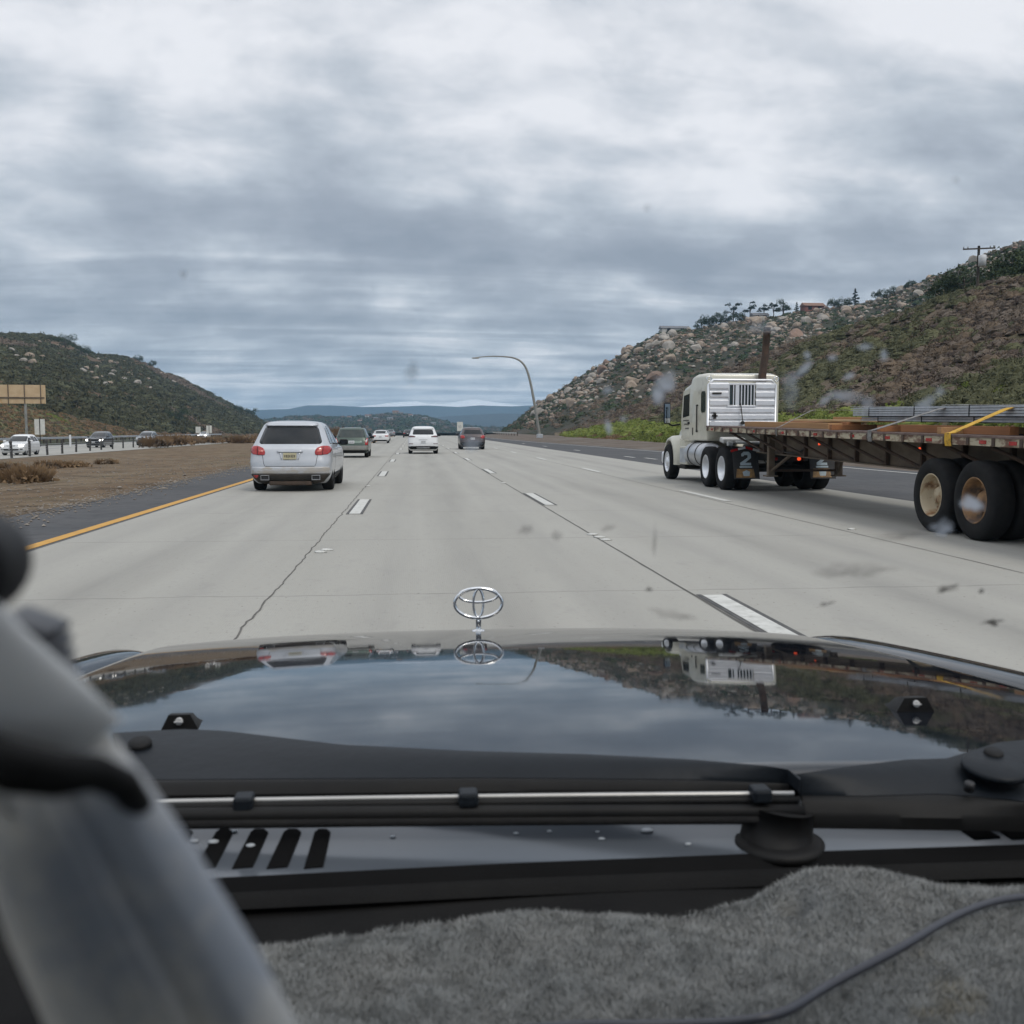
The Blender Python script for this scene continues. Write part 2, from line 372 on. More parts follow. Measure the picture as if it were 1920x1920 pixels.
# the ground: one sheet to the horizon
def ground_sheet():
    xs = np.concatenate([-np.geomspace(5500, 60, 24), np.linspace(-52, 52, 53), np.geomspace(60, 5500, 24)])
    ys = np.concatenate([-np.geomspace(600, 20, 10), np.linspace(-15, 300, 64), np.geomspace(320, 5500, 40)])
    V = [(x, y, zmed(x, y) - 0.12 + (max(-62.0, float(zf(y))) if y < 9e3 else -62)) for x in xs for y in ys]
    me = mesh_np('ground', V, grid_faces(len(xs), len(ys))); tag(link('ground', me, None, m_scrub), kind='structure')
ground_sheet()
wob = lambda s, a: (lambda y: a * (mnoise.noise(Vector((y * 0.35, s, 0))) + 0.5 * mnoise.noise(Vector((y * 1.3, s, 4)))))
w1, w2 = wob(1.3, 0.30), wob(7.7, 0.5)
strip('road', lambda y: -4.62, lambda y: 10.15, YS, 0.0, m_conc, 3)
strip('shoulder', lambda y: -6.75 + w1(y), lambda y: -4.62, YS, -0.012, m_asph, 3)
strip('exit_lane', lambda y: 10.15, lambda y: EDGE_R(y) + 0.9, YS, -0.008, m_asph, 4)
strip('verge', lambda y: EDGE_R(y) + 0.6 + w1(y), lambda y: 23.5, YS, lambda x, y: -0.018 + max(0, x - EDGE_R(y) - 1) * 0.055, m_verge, 8)
strip('median', lambda y: -26.6, lambda y: -6.3, YS, lambda x, y: (zmed(x, y) + 0.01 if x > -25 else zmed(x, y) - 0.02) + (0.05 * mnoise.noise(Vector((x * 0.5, y * 0.3, 0))) if -25 < x < -7.5 else -0.022 if x > -7.5 else 0), m_dirt, 40)
strip('opposite_road', lambda y: -42.5, lambda y: -26.0, YS, -0.385, m_conc, 3)
strip('opposite_shoulder', lambda y: -45.2, lambda y: -42.5, YS, -0.39, m_asph, 2)

# painted markings: white dashes between black contrast stripes, the yellow edge line, the white edge line
m_white = M('worn_white_paint', (0.58, 0.58, 0.55), (0.44, 0.44, 0.41), 7, 0.7, c3=(0.34, 0.335, 0.31), scale3=11, lo3=0.58, hi3=0.7)
m_yellow = M('worn_yellow_paint', (0.56, 0.30, 0.045), (0.46, 0.24, 0.04), 5, 0.7, c3=(0.3, 0.19, 0.06), scale3=9, lo3=0.6, hi3=0.75)
m_blackp = M('black_contrast_paint', (0.045, 0.045, 0.045), (0.09, 0.088, 0.085), 7, 0.75)
def flat(mb, x0, x1, y0, y1, z, slices=1):
    for i in range(slices):
        a, b = y0 + (y1 - y0) * i / slices, y0 + (y1 - y0) * (i + 1) / slices
        za, zb = z + float(zf(a)), z + float(zf(b))
        mb.quad((x0, a, za), (x1, a, za), (x1, b, zb), (x0, b, zb))
w_, k_, yl = MB(), MB(), MB()
X12, X23, X34 = -1.17, 2.51, 6.38
def dashes(x, first, n, wd=0.15, edge=True, ln=3.7, step=14.63):
    for i in range(n):
        y0 = first + i * step
        flat(w_, x - wd, x + wd, y0, y0 + ln, 0.008)
        if edge:
            flat(k_, x - wd - 0.05, x - wd - 0.002, y0 - 0.05, y0 + ln + 0.05, 0.006); flat(k_, x + wd + 0.002, x + wd + 0.05, y0 - 0.05, y0 + ln + 0.05, 0.006)
dashes(X12 + 0.12, 17.9 - 14.63, 20, 0.095); dashes(X23 + 0.10, 5.05, 21, 0.09)
dashes(X34, 20.4 - 14.63, 20, 0.09, False); dashes(11.9, 20.5, 3, 0.09, False, 2.6); dashes(11.5, 53, 4, 0.09, False, 2.6, 18)
for ys_ in zip(YS[:-1], YS[1:]):
    a, b = ys_
    for f, mb, x0 in ((lambda y: EDGE_R(y), w_, 0),):
        mb.quad((f(a) - 0.08, a, 0.0 + float(zf(a))), (f(a) + 0.08, a, float(zf(a))), (f(b) + 0.08, b, float(zf(b))), (f(b) - 0.08, b, float(zf(b))))
    flat(yl, -4.90, -4.72, a, b, -0.004)
    flat(k_, -4.705, -4.63, a, b, -0.005)
for y0 in np.arange(-20, 300, 14.63): flat(w_, -34.4, -34.2, y0, y0 + 3.7, -0.377)
tag(w_.build('white_lane_marking', m_white), kind='structure'); tag(k_.build('black_lane_marking', m_blackp), kind='structure'); tag(yl.build('yellow_edge_line', m_yellow), kind='structure')
# the longitudinal joints: a ragged crack beside lane 1 and a sealed seam beside lane 2
m_crack = M('joint_crack', (0.07, 0.066, 0.06), (0.13, 0.125, 0.115), 20, 0.9)
def crack(x, y0, y1, step, amp, wd, z=0.0045):
    mb = MB(); ys = np.arange(y0, y1, step); L_, R_ = [], []
    for y in ys:
        o = amp * (mnoise.noise(Vector((y * 2.1, x, 3))) + 0.7 * mnoise.noise(Vector((y * 6.3, x, 8)))); h = wd * (0.7 + 0.8 * abs(mnoise.noise(Vector((y * 4, x, 1)))))
        zz = z + float(zf(y)); L_.append((x + o - h, y, zz)); R_.append((x + o + h, y, zz))
    for i in range(len(ys) - 1): mb.quad(L_[i], R_[i], R_[i + 1], L_[i + 1])
    return tag(mb.build('road_joint', m_crack), kind='structure')
crack(X12 - 0.10, 2, 150, 0.12, 0.028, 0.008); crack(X23 - 0.06, 2, 150, 0.4, 0.006, 0.011); crack(X34 - 0.2, 6, 150, 0.4, 0.01, 0.008)
# raised lane markers, chipped
m_dot = M('ceramic_white', (0.6, 0.6, 0.57), (0.45, 0.45, 0.42), 30, 0.4)
first = None
SEEN_DOTS = [((600, 1036), 'white raised lane marker lying broken on the ragged crack near the hood'), ((612, 1032), 'chipped raised marker just beyond the crack left of the emblem'), ((1112, 1003), 'first white raised marker on the seam right of the emblem'), ((1124, 1008), 'middle white raised marker on the seam right of the emblem'), ((1136, 1013), 'nearest white raised marker on the seam right of the emblem'), ((690, 912), 'raised marker on the crack behind the silver suv'), ((944, 906), 'far raised marker on the seam beyond the middle dash'), ((1597, 993), 'white chip on the concrete beside the trailer wheels')]
for (px, py), lab in SEEN_DOTS:
    p = G(px, py)
    mb = MB(); mb.lathe([(0, 0.001), (0, 0.055), (0.012, 0.05), (0.02, 0.03), (0.022, 0.001)], 16, 'z')
    for v in mb.bm.verts: v.co.x *= 1.0 + 0.8 * random.random()
    o = mb.build('lane_marker', m_dot); o.location = (p.x, p.y, 0.002); o.rotation_euler.z = random.uniform(-0.6, 0.6); tag(o, lab, 'road marker', 'raised lane markers')

# ---- hills: crest line measured as azimuth and elevation, built as slopes with real distance and depth
def fbm(x, y, s, seed, oct=5):
    return mnoise.fractal(Vector((x * s + seed, y * s - seed, seed * 0.37)), 0.9, 2.1, oct)
class Hill:
    def __init__(s, sil, rc, rb, zb, shape=1.0, rough=0.05, seed=1.0, back=0.5, ns=0.02):
        a = np.array([azel(*p) for p in sil]); s.az, s.el = a[:, 0], a[:, 1]
        px = np.array([p[0] for p in sil], float)
        s.rc = lambda t: np.interp(t, s.az, np.interp(px, *zip(*rc))) if hasattr(rc, '__len__') else rc
        s.rbf = (lambda t: np.interp(t, s.az, np.interp(px, *zip(*rb)))) if hasattr(rb, '__len__') else rb
        s.zb, s.shape, s.rough, s.seed, s.back, s.ns = zb, shape, rough, seed, back, ns
    def h(s, az, t):
        """point at azimuth az and slope fraction t: 0 foot, 1 crest, over 1 the far side"""
        rc, rb = float(s.rc(az)), float(s.rbf(az)); rb = min(rb, rc - 5)
        zc = EYE.z + rc * math.tan(float(np.interp(az, s.az, s.el)))
        zb = s.zb(az) if callable(s.zb) else s.zb
        H = max(0.5, zc - zb); r = rb + (rc - rb) * t
        x, y = r * math.sin(az), r * math.cos(az)
        if t <= 1: z = zb + H * t ** s.shape
        else: z = zb + H * (1 - ((t - 1) / s.back) ** 1.3 * 0.8)
        n = fbm(x, y, s.ns, s.seed)
        env = max(0.0, min(1, t * 4)) * (0.25 + 0.75 * min(1, abs(1 - t) * 3))
        return Vector((x, y, z + n * s.rough * H * env - (0.6 if t <= 0 else 0)))
    def mesh(s, name, mat, na=220, nt=70, kind='structure'):
        AZ = np.linspace(s.az[0], s.az[-1], na); T = np.concatenate([[-0.04], np.linspace(0, 1, nt), 1 + np.linspace(0.04, s.back, 10)])
        V = [s.h(a, t) for a in AZ for t in T]
        me = mesh_np(name, V, grid_faces(na, len(T))); o = link(name, me, None, mat); tag(o, kind=kind); return o

m_bank = ground_mat('bank_soil', [((0.14, 0.105, 0.078), 0, 1), ((0.10, 0.10, 0.048), 0.42, 0.62), ((0.17, 0.13, 0.10), 0.5, 0.68)], [0, 0.05, 0.12], 0.8, 1.6)
m_rocky = ground_mat('rocky_soil', [((0.075, 0.065, 0.048), 0, 1), ((0.045, 0.048, 0.03), 0.42, 0.6), ((0.17, 0.135, 0.10), 0.56, 0.68)], [0, 0.03, 0.05], 0.9, 0.5)
m_chap = ground_mat('chaparral_soil', [((0.15, 0.095, 0.058), 0, 1), ((0.10, 0.075, 0.045), 0.42, 0.6), ((0.20, 0.15, 0.09), 0.56, 0.7)], [0, 0.02, 0.03], 0.9, 0.4)
m_knoll = ground_mat('dry_grass_soil', [((0.15, 0.12, 0.068), 0, 1), ((0.105, 0.115, 0.045), 0.42, 0.58), ((0.115, 0.082, 0.05), 0.5, 0.65)], [0, 0.06, 0.03], 0.7, 1.2)
m_midhill = ground_mat('far_scrub', [((0.045, 0.043, 0.030), 0, 1), ((0.085, 0.066, 0.046), 0.45, 0.62), ((0.030, 0.036, 0.022), 0.48, 0.62), ((0.19, 0.15, 0.10), 0.66, 0.74)], [0, 0.006, 0.012, 0.02], 0.9, 0.05)
m_range = ground_mat('distant_range', [((0.040, 0.045, 0.045), 0, 1), ((0.06, 0.062, 0.058), 0.4, 0.65)], [0, 0.002], 0.5, 0.01)
m_snow = ground_mat('snowy_range', [((0.92, 0.93, 0.95), 0, 1), ((0.30, 0.33, 0.36), 0.58, 0.66)], [0, 0.004], 0.5, 0.01)

near_foot = lambda az: 22.5 / max(0.05, math.sin(az))
SIL_NEAR = [(1040, 812), (1065, 808), (1150, 778), (1230, 742), (1300, 716), (1350, 694), (1450, 660), (1600, 614), (1700, 584), (1750, 564), (1850, 531), (1920, 517), (2100, 470), (2500, 430), (3200, 420)]
bank = Hill(SIL_NEAR, [(1040, 215), (1150, 200), (1300, 170), (1600, 130), (1920, 105), (2500, 80), (3200, 75)], near_foot, 0.35, 1.15, 0.07, 3.0, 0.8, 0.05)
bank.mesh('bank', m_bank, 260, 80)
SIL_ROCK = [(930, 815), (975, 785), (1005, 762), (1040, 737), (1100, 698), (1160, 668), (1200, 643), (1240, 623), (1300, 617), (1340, 608), (1400, 598), (1450, 595), (1500, 585), (1550, 581), (1600, 573), (1640, 563), (1700, 538), (1760, 515), (1800, 498), (1850, 478), (1900, 458), (1920, 453), (2000, 430), (2300, 400)]
rock = Hill(SIL_ROCK, [(930, 520), (1040, 470), (1240, 430), (1640, 400), (1920, 330), (2300, 300)], [(930, 330), (1100, 240), (1300, 230), (1920, 150), (2300, 130)], 0.2, 0.95, 0.05, 9.0, 0.5, 0.03)
rock.mesh('rocky_hill', m_rocky, 260, 80)
SIL_LEFT = [(-700, 600), (-300, 618), (0, 628), (80, 629), (130, 641), (175, 664), (200, 666), (230, 668), (270, 682), (300, 697), (340, 710), (390, 737), (430, 757), (470, 777), (495, 793), (520, 806), (560, 816)]
left = Hill(SIL_LEFT, [(-700, 520), (0, 560), (300, 640), (520, 760), (560, 800)], [(-700, 120), (0, 180), (300, 300), (560, 520)], -0.2, 1.0, 0.06, 21.0, 0.5, 0.02)
left.mesh('chaparral_hill', m_chap, 240, 80)
SIL_KN = [(-700, 700), (-200, 740), (0, 758), (60, 766), (120, 776), (180, 791), (240, 806), (280, 815), (320, 822)]
knoll = Hill(SIL_KN, [(-700, 110), (0, 185), (180, 225), (320, 270)], [(-700, 62), (0, 140), (180, 182), (320, 235)], -0.1, 1.0, 0.04, 31.0, 0.7, 0.06)
knoll.mesh('grassy_knoll', m_knoll, 120, 40)
SIL_MID = [(380, 806), (440, 798), (480, 792), (500, 787), (545, 781), (600, 780), (650, 783), (700, 779), (740, 775), (780, 779), (820, 786), (850, 796), (900, 801), (960, 804), (1010, 800), (1080, 800)]
mid = Hill(SIL_MID, [(380, 1700), (1080, 1500)], [(380, 520), (1080, 520)], -28.0, 0.9, 0.05, 41.0, 0.4, 0.006)
mid.mesh('valley_hill', m_midhill, 200, 60)
SIL_R2 = [(700, 800), (780, 789), (830, 781), (880, 778), (940, 775), (1010, 777), (1100, 772)]
Hill(SIL_R2, 3000, lambda a: 2300, -45.0, 1.0, 0.04, 51.0, 0.3, 0.002).mesh('near_range', m_range, 140, 20)
SIL_R1 = [(300, 775), (440, 772), (500, 768), (540, 767), (575, 760), (620, 760), (680, 763), (740, 762), (800, 760), (860, 763), (900, 760), (960, 762), (1010, 760), (1150, 765)]
Hill(SIL_R1, 4300, lambda a: 3400, -45.0, 1.0, 0.03, 61.0, 0.3, 0.0015).mesh('blue_range', m_range, 200, 20)
SIL_SN = [(560, 772), (640, 766), (690, 760), (740, 754), (780, 752), (800, 756), (830, 757), (870, 750), (890, 748), (910, 751), (960, 758), (1040, 768)]
Hill(SIL_SN, 5400, lambda a: 4800, -40.0, 1.0, 0.02, 71.0, 0.1, 0.0015).mesh('snowy_range', m_snow, 160, 20)

# ------------------------------------------------------------------ plants
m_leaf = {
 'brown': M('dry_brush', (0.158, 0.120, 0.086), (0.118, 0.090, 0.066), 0.5, 0.9, spec=0.1),
 'mauve': M('mauve_brush', (0.155, 0.125, 0.100), (0.115, 0.093, 0.076), 0.5, 0.9, spec=0.1),
 'olive': M('olive_brush', (0.100, 0.100, 0.056), (0.075, 0.077, 0.044), 0.5, 0.9, spec=0.1),
 'dark': M('dark_chaparral', (0.044, 0.045, 0.022), (0.066, 0.060, 0.031), 0.15, 0.9, spec=0.1),
 'grass': M('green_grass', (0.13, 0.165, 0.036), (0.165, 0.185, 0.055), 0.4, 0.9, spec=0.1),
 'brown_dark': M('dark_brown_brush', (0.095, 0.073, 0.060), (0.07, 0.053, 0.045), 0.5, 0.9, spec=0.1),
 'olive_light': M('pale_olive_brush', (0.125, 0.122, 0.068), (0.095, 0.097, 0.054), 0.5, 0.9, spec=0.1),
 'straw': M('straw', (0.24, 0.165, 0.095), (0.17, 0.11, 0.065), 1.5, 0.9, spec=0.1),
 'tree': M('tree_leaves', (0.040, 0.058, 0.028), (0.055, 0.072, 0.034), 0.6, 0.85, spec=0.15),
 'pine': M('pine_needles', (0.020, 0.033, 0.022), (0.03, 0.042, 0.026), 0.6, 0.85, spec=0.1),
}
m_bark = M('bark', (0.07, 0.055, 0.042), (0.05, 0.04, 0.03), 12, 0.9, bump=0.5, bscale=30)
def leafcloud(n, r, zs, leaf, up=0.0):
    """n leaf quads scattered in a lumpy dome -> (V (n,4,3))"""
    d = rng.normal(size=(n, 3)); d /= np.linalg.norm(d, axis=1)[:, None]
    lump = 0.75 + 0.35 * np.sin(d[:, 0] * 3.1 + rng.uniform(0, 6)) * np.cos(d[:, 1] * 2.7 + rng.uniform(0, 6))
    c = d * (rng.uniform(0.45, 1.0, n) ** 0.5 * lump)[:, None] * np.array([r, r, r * zs])
    c[:, 2] = np.abs(c[:, 2]) * 1.0
    u = rng.normal(size=(n, 3)); u[:, 2] += up; u /= np.linalg.norm(u, axis=1)[:, None]
    w = np.cross(u, rng.normal(size=(n, 3))); w /= np.linalg.norm(w, axis=1)[:, None]
    s = leaf * rng.uniform(0.6, 1.4, n)[:, None]
    a = u * s; b = w * s * 0.5
    return np.stack([c - a * 0.2 - b, c - a * 0.2 + b, c + a + b * 0.3, c + a - b * 0.3], 1)
def dome(zs, nu=12, nv=5):
    """the dense inside of a shrub, as separate quads"""
    s1, s2 = rng.uniform(0, 9, 2); G_ = np.zeros((nu, nv + 1, 3))
    for i in range(nu):
        for j in range(nv + 1):
            a, b = 2 * math.pi * i / nu, math.pi / 2 * j / nv; r = .60 + .26 * mnoise.noise(Vector((math.cos(a) * 1.6 + s1, math.sin(a) * 1.6 + s2, b * 1.8))) + .10 * mnoise.noise(Vector((math.cos(a) * 4 + s2, math.sin(a) * 4, b * 4)))
            if j == nv: r = .6
            G_[i, j] = (r * math.cos(b) * math.cos(a), r * math.cos(b) * math.sin(a), r * zs * 1.15 * math.sin(b))
    return np.array([(G_[i, j], G_[(i + 1) % nu, j], G_[(i + 1) % nu, j + 1], G_[i, j + 1]) for i in range(nu) for j in range(nv)])
def scatter_cover(name, hill, label, n, mats, pick, size, az_range, t_range, nleaf=70, leaf=0.3, zs=0.7, protos=6, up=0.0, tpow=1.0, dens=None):
    """ground cover on a slope: ONE mesh of leaf clumps"""
    PR = [np.concatenate([dome(zs), leafcloud(nleaf, 1.0, zs, leaf, up)]) for _ in range(protos)]; nleaf = len(PR[0])
    VV, MM = [], []
    k = 0; tries = 0
    while k < n and tries < n * 6:
        tries += 1
        az = random.uniform(*az_range); t = t_range[0] + (t_range[1] - t_range[0]) * random.random() ** tpow
        p = hill.h(az, t)
        if dens and random.random() > dens(p, t, az): continue
        s = random.uniform(*size) * (0.7 + 0.6 * random.random() ** 2)
        q = PR[random.randrange(protos)]; a = random.uniform(0, 6.28); ca, sa = math.cos(a), math.sin(a)
        Rm = np.array([[ca, -sa, 0], [sa, ca, 0], [0, 0, 1]]) * s
        VV.append((q.reshape(-1, 3) @ Rm.T) + np.array([p.x, p.y, p.z - 0.12 * s])); MM.append(np.full(nleaf, pick(p, t, az)))
        k += 1
    V = np.concatenate(VV); F = np.arange(len(V)).reshape(-1, 4)
    me = mesh_np(name, V, F, False, np.concatenate(MM)); o = link(name, me)
    for m in mats: me.materials.append(m_leaf[m])
    tag(o, label, 'shrubs', None, 'stuff'); return o
AZ = lambda px: azel(px, 800)[0]
def pick_bank(p, t, az):
    n = fbm(p.x, p.y, 0.045, 5.5) ; g = fbm(p.x, p.y, 0.03, 15.0)
    if t < 0.17 + 0.08 * n + 0.30 * max(0, min(1, (AZ(1330) - az) / 0.08)): return 3
    if g > 0.02 + 0.75 * (t - 0.22) + random.uniform(-.18, .18): return (2, 2, 4)[random.randrange(3)]
    return (0, 1, 1, 0, 5, 4)[random.randrange(6)] if n > -.1 else (1, 1, 0, 5)[random.randrange(4)]
scatter_cover('bank_brush', bank, 'brown, mauve and olive brush covering the roadside bank behind the truck', 4600, ('brown', 'mauve', 'olive', 'grass', 'olive_light', 'brown_dark'), pick_bank, (0.55, 1.5), (AZ(1060), AZ(2150)), (0.12, 1.06), 170, 0.07, 0.60, 10, 1.2)
scatter_cover('green_grass', bank, 'bright green grass at the foot of the roadside bank', 3600, ('grass', 'straw'), lambda p, t, az: 0 if fbm(p.x, p.y, 0.08, 2.2) > -0.25 else 1, (0.25, 0.5), (AZ(1060), AZ(2150)), (0.0, 0.30), 50, 0.3, 0.5, 5, 2.0, 1.3)
scatter_cover('rocky_hill_brush', rock, 'dark scrub between the boulders of the rocky hill', 3600, ('tree', 'dark', 'brown'), lambda p, t, az: (0, 0, 1, 2)[random.randrange(4)] if t > 0.35 else (0, 1, 2, 2)[random.randrange(4)], (0.9, 2.2), (AZ(945), AZ(2000)), (0.1, 1.02), 40, 0.16, 0.62, 8)
scatter_cover('chaparral', left, 'dark green chaparral covering the hill on the left', 8500, ('dark', 'olive', 'brown'), lambda p, t, az: 2 if fbm(p.x, p.y, 0.012, 8.0) > 0.42 else (0, 0, 0, 1)[random.randrange(4)], (1.3, 3.2), (AZ(-60), AZ(545)), (0.02, 1.02), 64, 0.16, 0.62, 8, dens=lambda p, t, az: 0.06 if ((az - AZ(150 + (t - 0.82) * 0)) / 0.034) ** 2 + ((t - 0.84 + (az - AZ(150)) * 0.9) / 0.06) ** 2 < 1 else 1.0)
scatter_cover('knoll_grass', knoll, 'dry and green grass tufts on the low knoll behind the far guardrail', 2200, ('olive', 'straw', 'brown', 'grass'), lambda p, t, az: 3 if fbm(p.x, p.y, 0.05, 3) > 0.45 else (0, 1, 1, 2)[random.randrange(4)], (0.3, 0.7), (AZ(-60), AZ(315)), (0.0, 1.03), 40, 0.25, 0.45, 5, 1.5)
scatter_cover('valley_hill_trees', mid, 'distant dark trees and scrub on the hill across the valley', 3800, ('dark', 'tree', 'brown'), lambda p, t, az: (0, 1, 1, 2)[random.randrange(4)], (2.5, 6.5), (AZ(430), AZ(1060)), (0.3, 1.02), 40, 0.25, 0.7, 5)

# boulders on the rocky hill: the largest are things of their own, the rubble is one object
m_rockA = M('boulder_tan', (0.34, 0.27, 0.205), (0.22, 0.175, 0.135), 0.6, 0.9, bump=0.6, bscale=3)
m_rockB = M('boulder_grey', (0.37, 0.335, 0.295), (0.22, 0.20, 0.17), 0.6, 0.9, bump=0.6, bscale=3)
m_rockC = M('boulder_rust', (0.29, 0.19, 0.14), (0.20, 0.14, 0.105), 0.6, 0.9, bump=0.6, bscale=3)
def boulder_mesh(seed, mat):
    bm = bmesh.new(); bmesh.ops.create_icosphere(bm, subdivisions=2, radius=1)
    r = random.Random(seed)
    planes = [(Vector((r.gauss(0, 1), r.gauss(0, 1), r.gauss(0, 1))).normalized(), r.uniform(0.55, 0.85)) for _ in range(9)]
    for v in bm.verts:
        for nn, d in planes:
            k = v.co.dot(nn)
            if k > d: v.co -= nn * (k - d)
        v.co += v.co.normalized() * 0.06 * mnoise.noise(v.co * 2.3 + Vector((seed, 0, 0)))
        v.co.z *= 0.85
    me = bpy.data.meshes.new('boulder'); bm.to_mesh(me); bm.free(); me.materials.append(mat); return me
BM = [boulder_mesh(i * 3.7 + 1, (m_rockA, m_rockB, m_rockA, m_rockC, m_rockB, m_rockA)[i % 6]) for i in range(9)]
def rock_band(az, t):
    return fbm(az * 60, t * 9, 1.0, 12.0) + (0.25 if t > 0.45 else -0.15)
k = 0
spots = []
while len(spots) < 240:
    az = random.uniform(AZ(1000), AZ(1930)); t = random.uniform(0.3, 1.0)
    if t < 0.55 and az > AZ(1260): continue
    if rock_band(az, t) < 0.0: continue
    spots.append((az, t))
for az, t in spots:
    p = rock.h(az, t); s = random.choice((0.8, 1.0, 1.1, 1.3, 1.7, 2.4)) * random.uniform(0.75, 1.1)
    o = link('boulder', BM[random.randrange(len(BM))]); o.location = p + Vector((0, 0, s * 0.25)); o.scale = (s * random.uniform(0.8, 1.3), s, s * random.uniform(0.8, 1.2)); o.rotation_euler = (random.uniform(-0.5, 0.5), random.uniform(-0.5, 0.5), random.uniform(0, 6.28))
    tag(o, 'pale weathered boulder among dark scrub on the rocky hill behind the truck', 'boulder', 'boulders on the rocky hill')
def rubble(name, hill, n, azr, tr, size, label, ok=None):
    VV, FF, MM = [], [], []; base = 0; pr = []
    for m in BM:
        v = np.zeros(len(m.vertices) * 3); m.vertices.foreach_get('co', v); f = np.zeros(len(m.polygons) * 3, int); m.polygons.foreach_get('vertices', f); pr.append((v.reshape(-1, 3), f.reshape(-1, 3)))
    k = 0
    while k < n:
        az = random.uniform(*azr); t = random.uniform(*tr)
        if ok and not ok(az, t): continue
        i = random.randrange(len(pr)); v, f = pr[i]; p = hill.h(az, t); s = random.uniform(*size); a = random.uniform(0, 6.28)
        ca, sa = math.cos(a), math.sin(a); Rm = np.array([[ca, -sa, 0], [sa, ca, 0], [0, 0, random.uniform(0.6, 1.1)]]) * s
        VV.append(v @ Rm.T + np.array([p.x, p.y, p.z + s * 0.25])); FF.append(f + base); base += len(v); MM.append(np.full(len(f), (0, 1, 0, 2, 1, 0)[i % 6])); k += 1
    me = mesh_np(name, np.concatenate(VV), np.concatenate(FF), False, np.concatenate(MM)); o = link(name, me)
    for m in (m_rockA, m_rockB, m_rockC): me.materials.append(m)
    tag(o, label, 'rocks', None, 'stuff')
rubble('rubble', rock, 2600, (AZ(985), AZ(1930)), (0.25, 1.0), (0.3, 0.85), 'small pale rocks strewn over the rocky hill', lambda a, t: rock_band(a, t) > -0.12)
rubble('outcrop_rubble', left, 60, (AZ(10), AZ(360)), (0.62, 0.97), (0.5, 1.3), 'small pale rocks between the bushes of the left hill', lambda a, t: fbm(a * 70, t * 10, 1.0, 33.0) > 0.3)
LB = [(22, 648), (32, 660), (42, 668), (54, 662), (60, 672), (105, 641), (78, 660), (155, 690), (180, 684), (190, 700), (178, 704), (198, 712), (214, 690), (232, 705), (246, 700), (258, 712), (278, 705), (282, 720), (325, 712), (345, 720), (205, 712), (170, 692), (162, 686), (210, 698)]
for px, py in LB:
    az, el = azel(px, py); lo, hi = 0.0, 1.0
    for _ in range(24):
        mm = (lo + hi) / 2; q = left.h(az, mm); e = math.atan2(q.z + 2 - EYE.z, math.hypot(q.x, q.y))
        if e < el: lo = mm
        else: hi = mm
    s = random.uniform(0.7, 1.5); o = link('boulder', BM[random.randrange(len(BM))]); o.location = left.h(az, lo) + Vector((0, 0, s * 0.6)); o.scale = (s * 1.4, s, s * 1.1); o.rotation_euler.z = random.uniform(0, 6.28)
    tag(o, 'pale rock outcrop among dark chaparral on the left hill', 'boulder', 'outcrops on the left hill')

# trees: tapered trunk with limbs and a crown of leaf clumps
def tree(name, loc, h, w, kind, label, cat='tree', group=None, leafmat='tree'):
    root = empty(name, loc, 0, label, cat, group)
    mb = MB(); mb.tube([(0, 0, -0.5), (0.02 * h, 0, 0.3 * h), (0, 0.01 * h, 0.62 * h), (0, 0, 0.9 * h)], [0.035 * h, 0.027 * h, 0.018 * h, 0.006 * h], 7)
    tips = []
    if kind == 'round':
        for i in range(9):
            a = i * 2.4; q = Vector((math.cos(a) * w * random.uniform(0.25, 0.42), math.sin(a) * w * random.uniform(0.25, 0.42), h * random.uniform(0.30, 0.82))); tips.append((q, w * random.uniform(0.24, 0.36), 1.2))
            mb.tube([(0, 0, h * random.uniform(0.2, 0.4)), q * 0.6 + Vector((0, 0, h * 0.14)), q], [0.014 * h, 0.009 * h, 0.003 * h], 5)
    elif kind == 'flat':
        for i in range(7):
            a = i * 2.2; q = Vector((math.cos(a) * w * random.uniform(0.2, 0.45), math.sin(a) * w * random.uniform(0.2, 0.45), h * random.uniform(0.50, 0.95))); tips.append((q, w * random.uniform(0.20, 0.30), 0.7))
            mb.tube([(0, 0, h * random.uniform(0.35, 0.55)), q * 0.55 + Vector((0, 0, h * 0.25)), q], [0.014 * h, 0.009 * h, 0.003 * h], 5)
    else:
        for i in range(14):
            f = i / 13; q = Vector((math.cos(i * 2.4) * w * 0.3 * (1 - f), math.sin(i * 2.4) * w * 0.3 * (1 - f), h * (0.16 + 0.78 * f))); tips.append((q, w * (0.30 * (1 - f) + 0.07), 0.6))
            mb.tube([(0, 0, q.z), q], [0.008 * h, 0.003 * h], 5)
    mb.build('trunk', m_bark, root, True)
    VV = []
    for q, r, zs in tips:
        c = leafcloud(260, r, zs, 0.075 * w ** 0.5); c[..., 2] -= r * zs * 0.3 * 0; VV.append(c.reshape(-1, 3) + np.array(q) - np.array([0, 0, r * zs * 0.4]))
    V = np.concatenate(VV); me = mesh_np('crown', V, np.arange(len(V)).reshape(-1, 4), False); link('crown', me, root, m_leaf[leafmat])
    return root
def on_crest(hill, px, t=0.99):
    return hill.h(AZ(px), t)
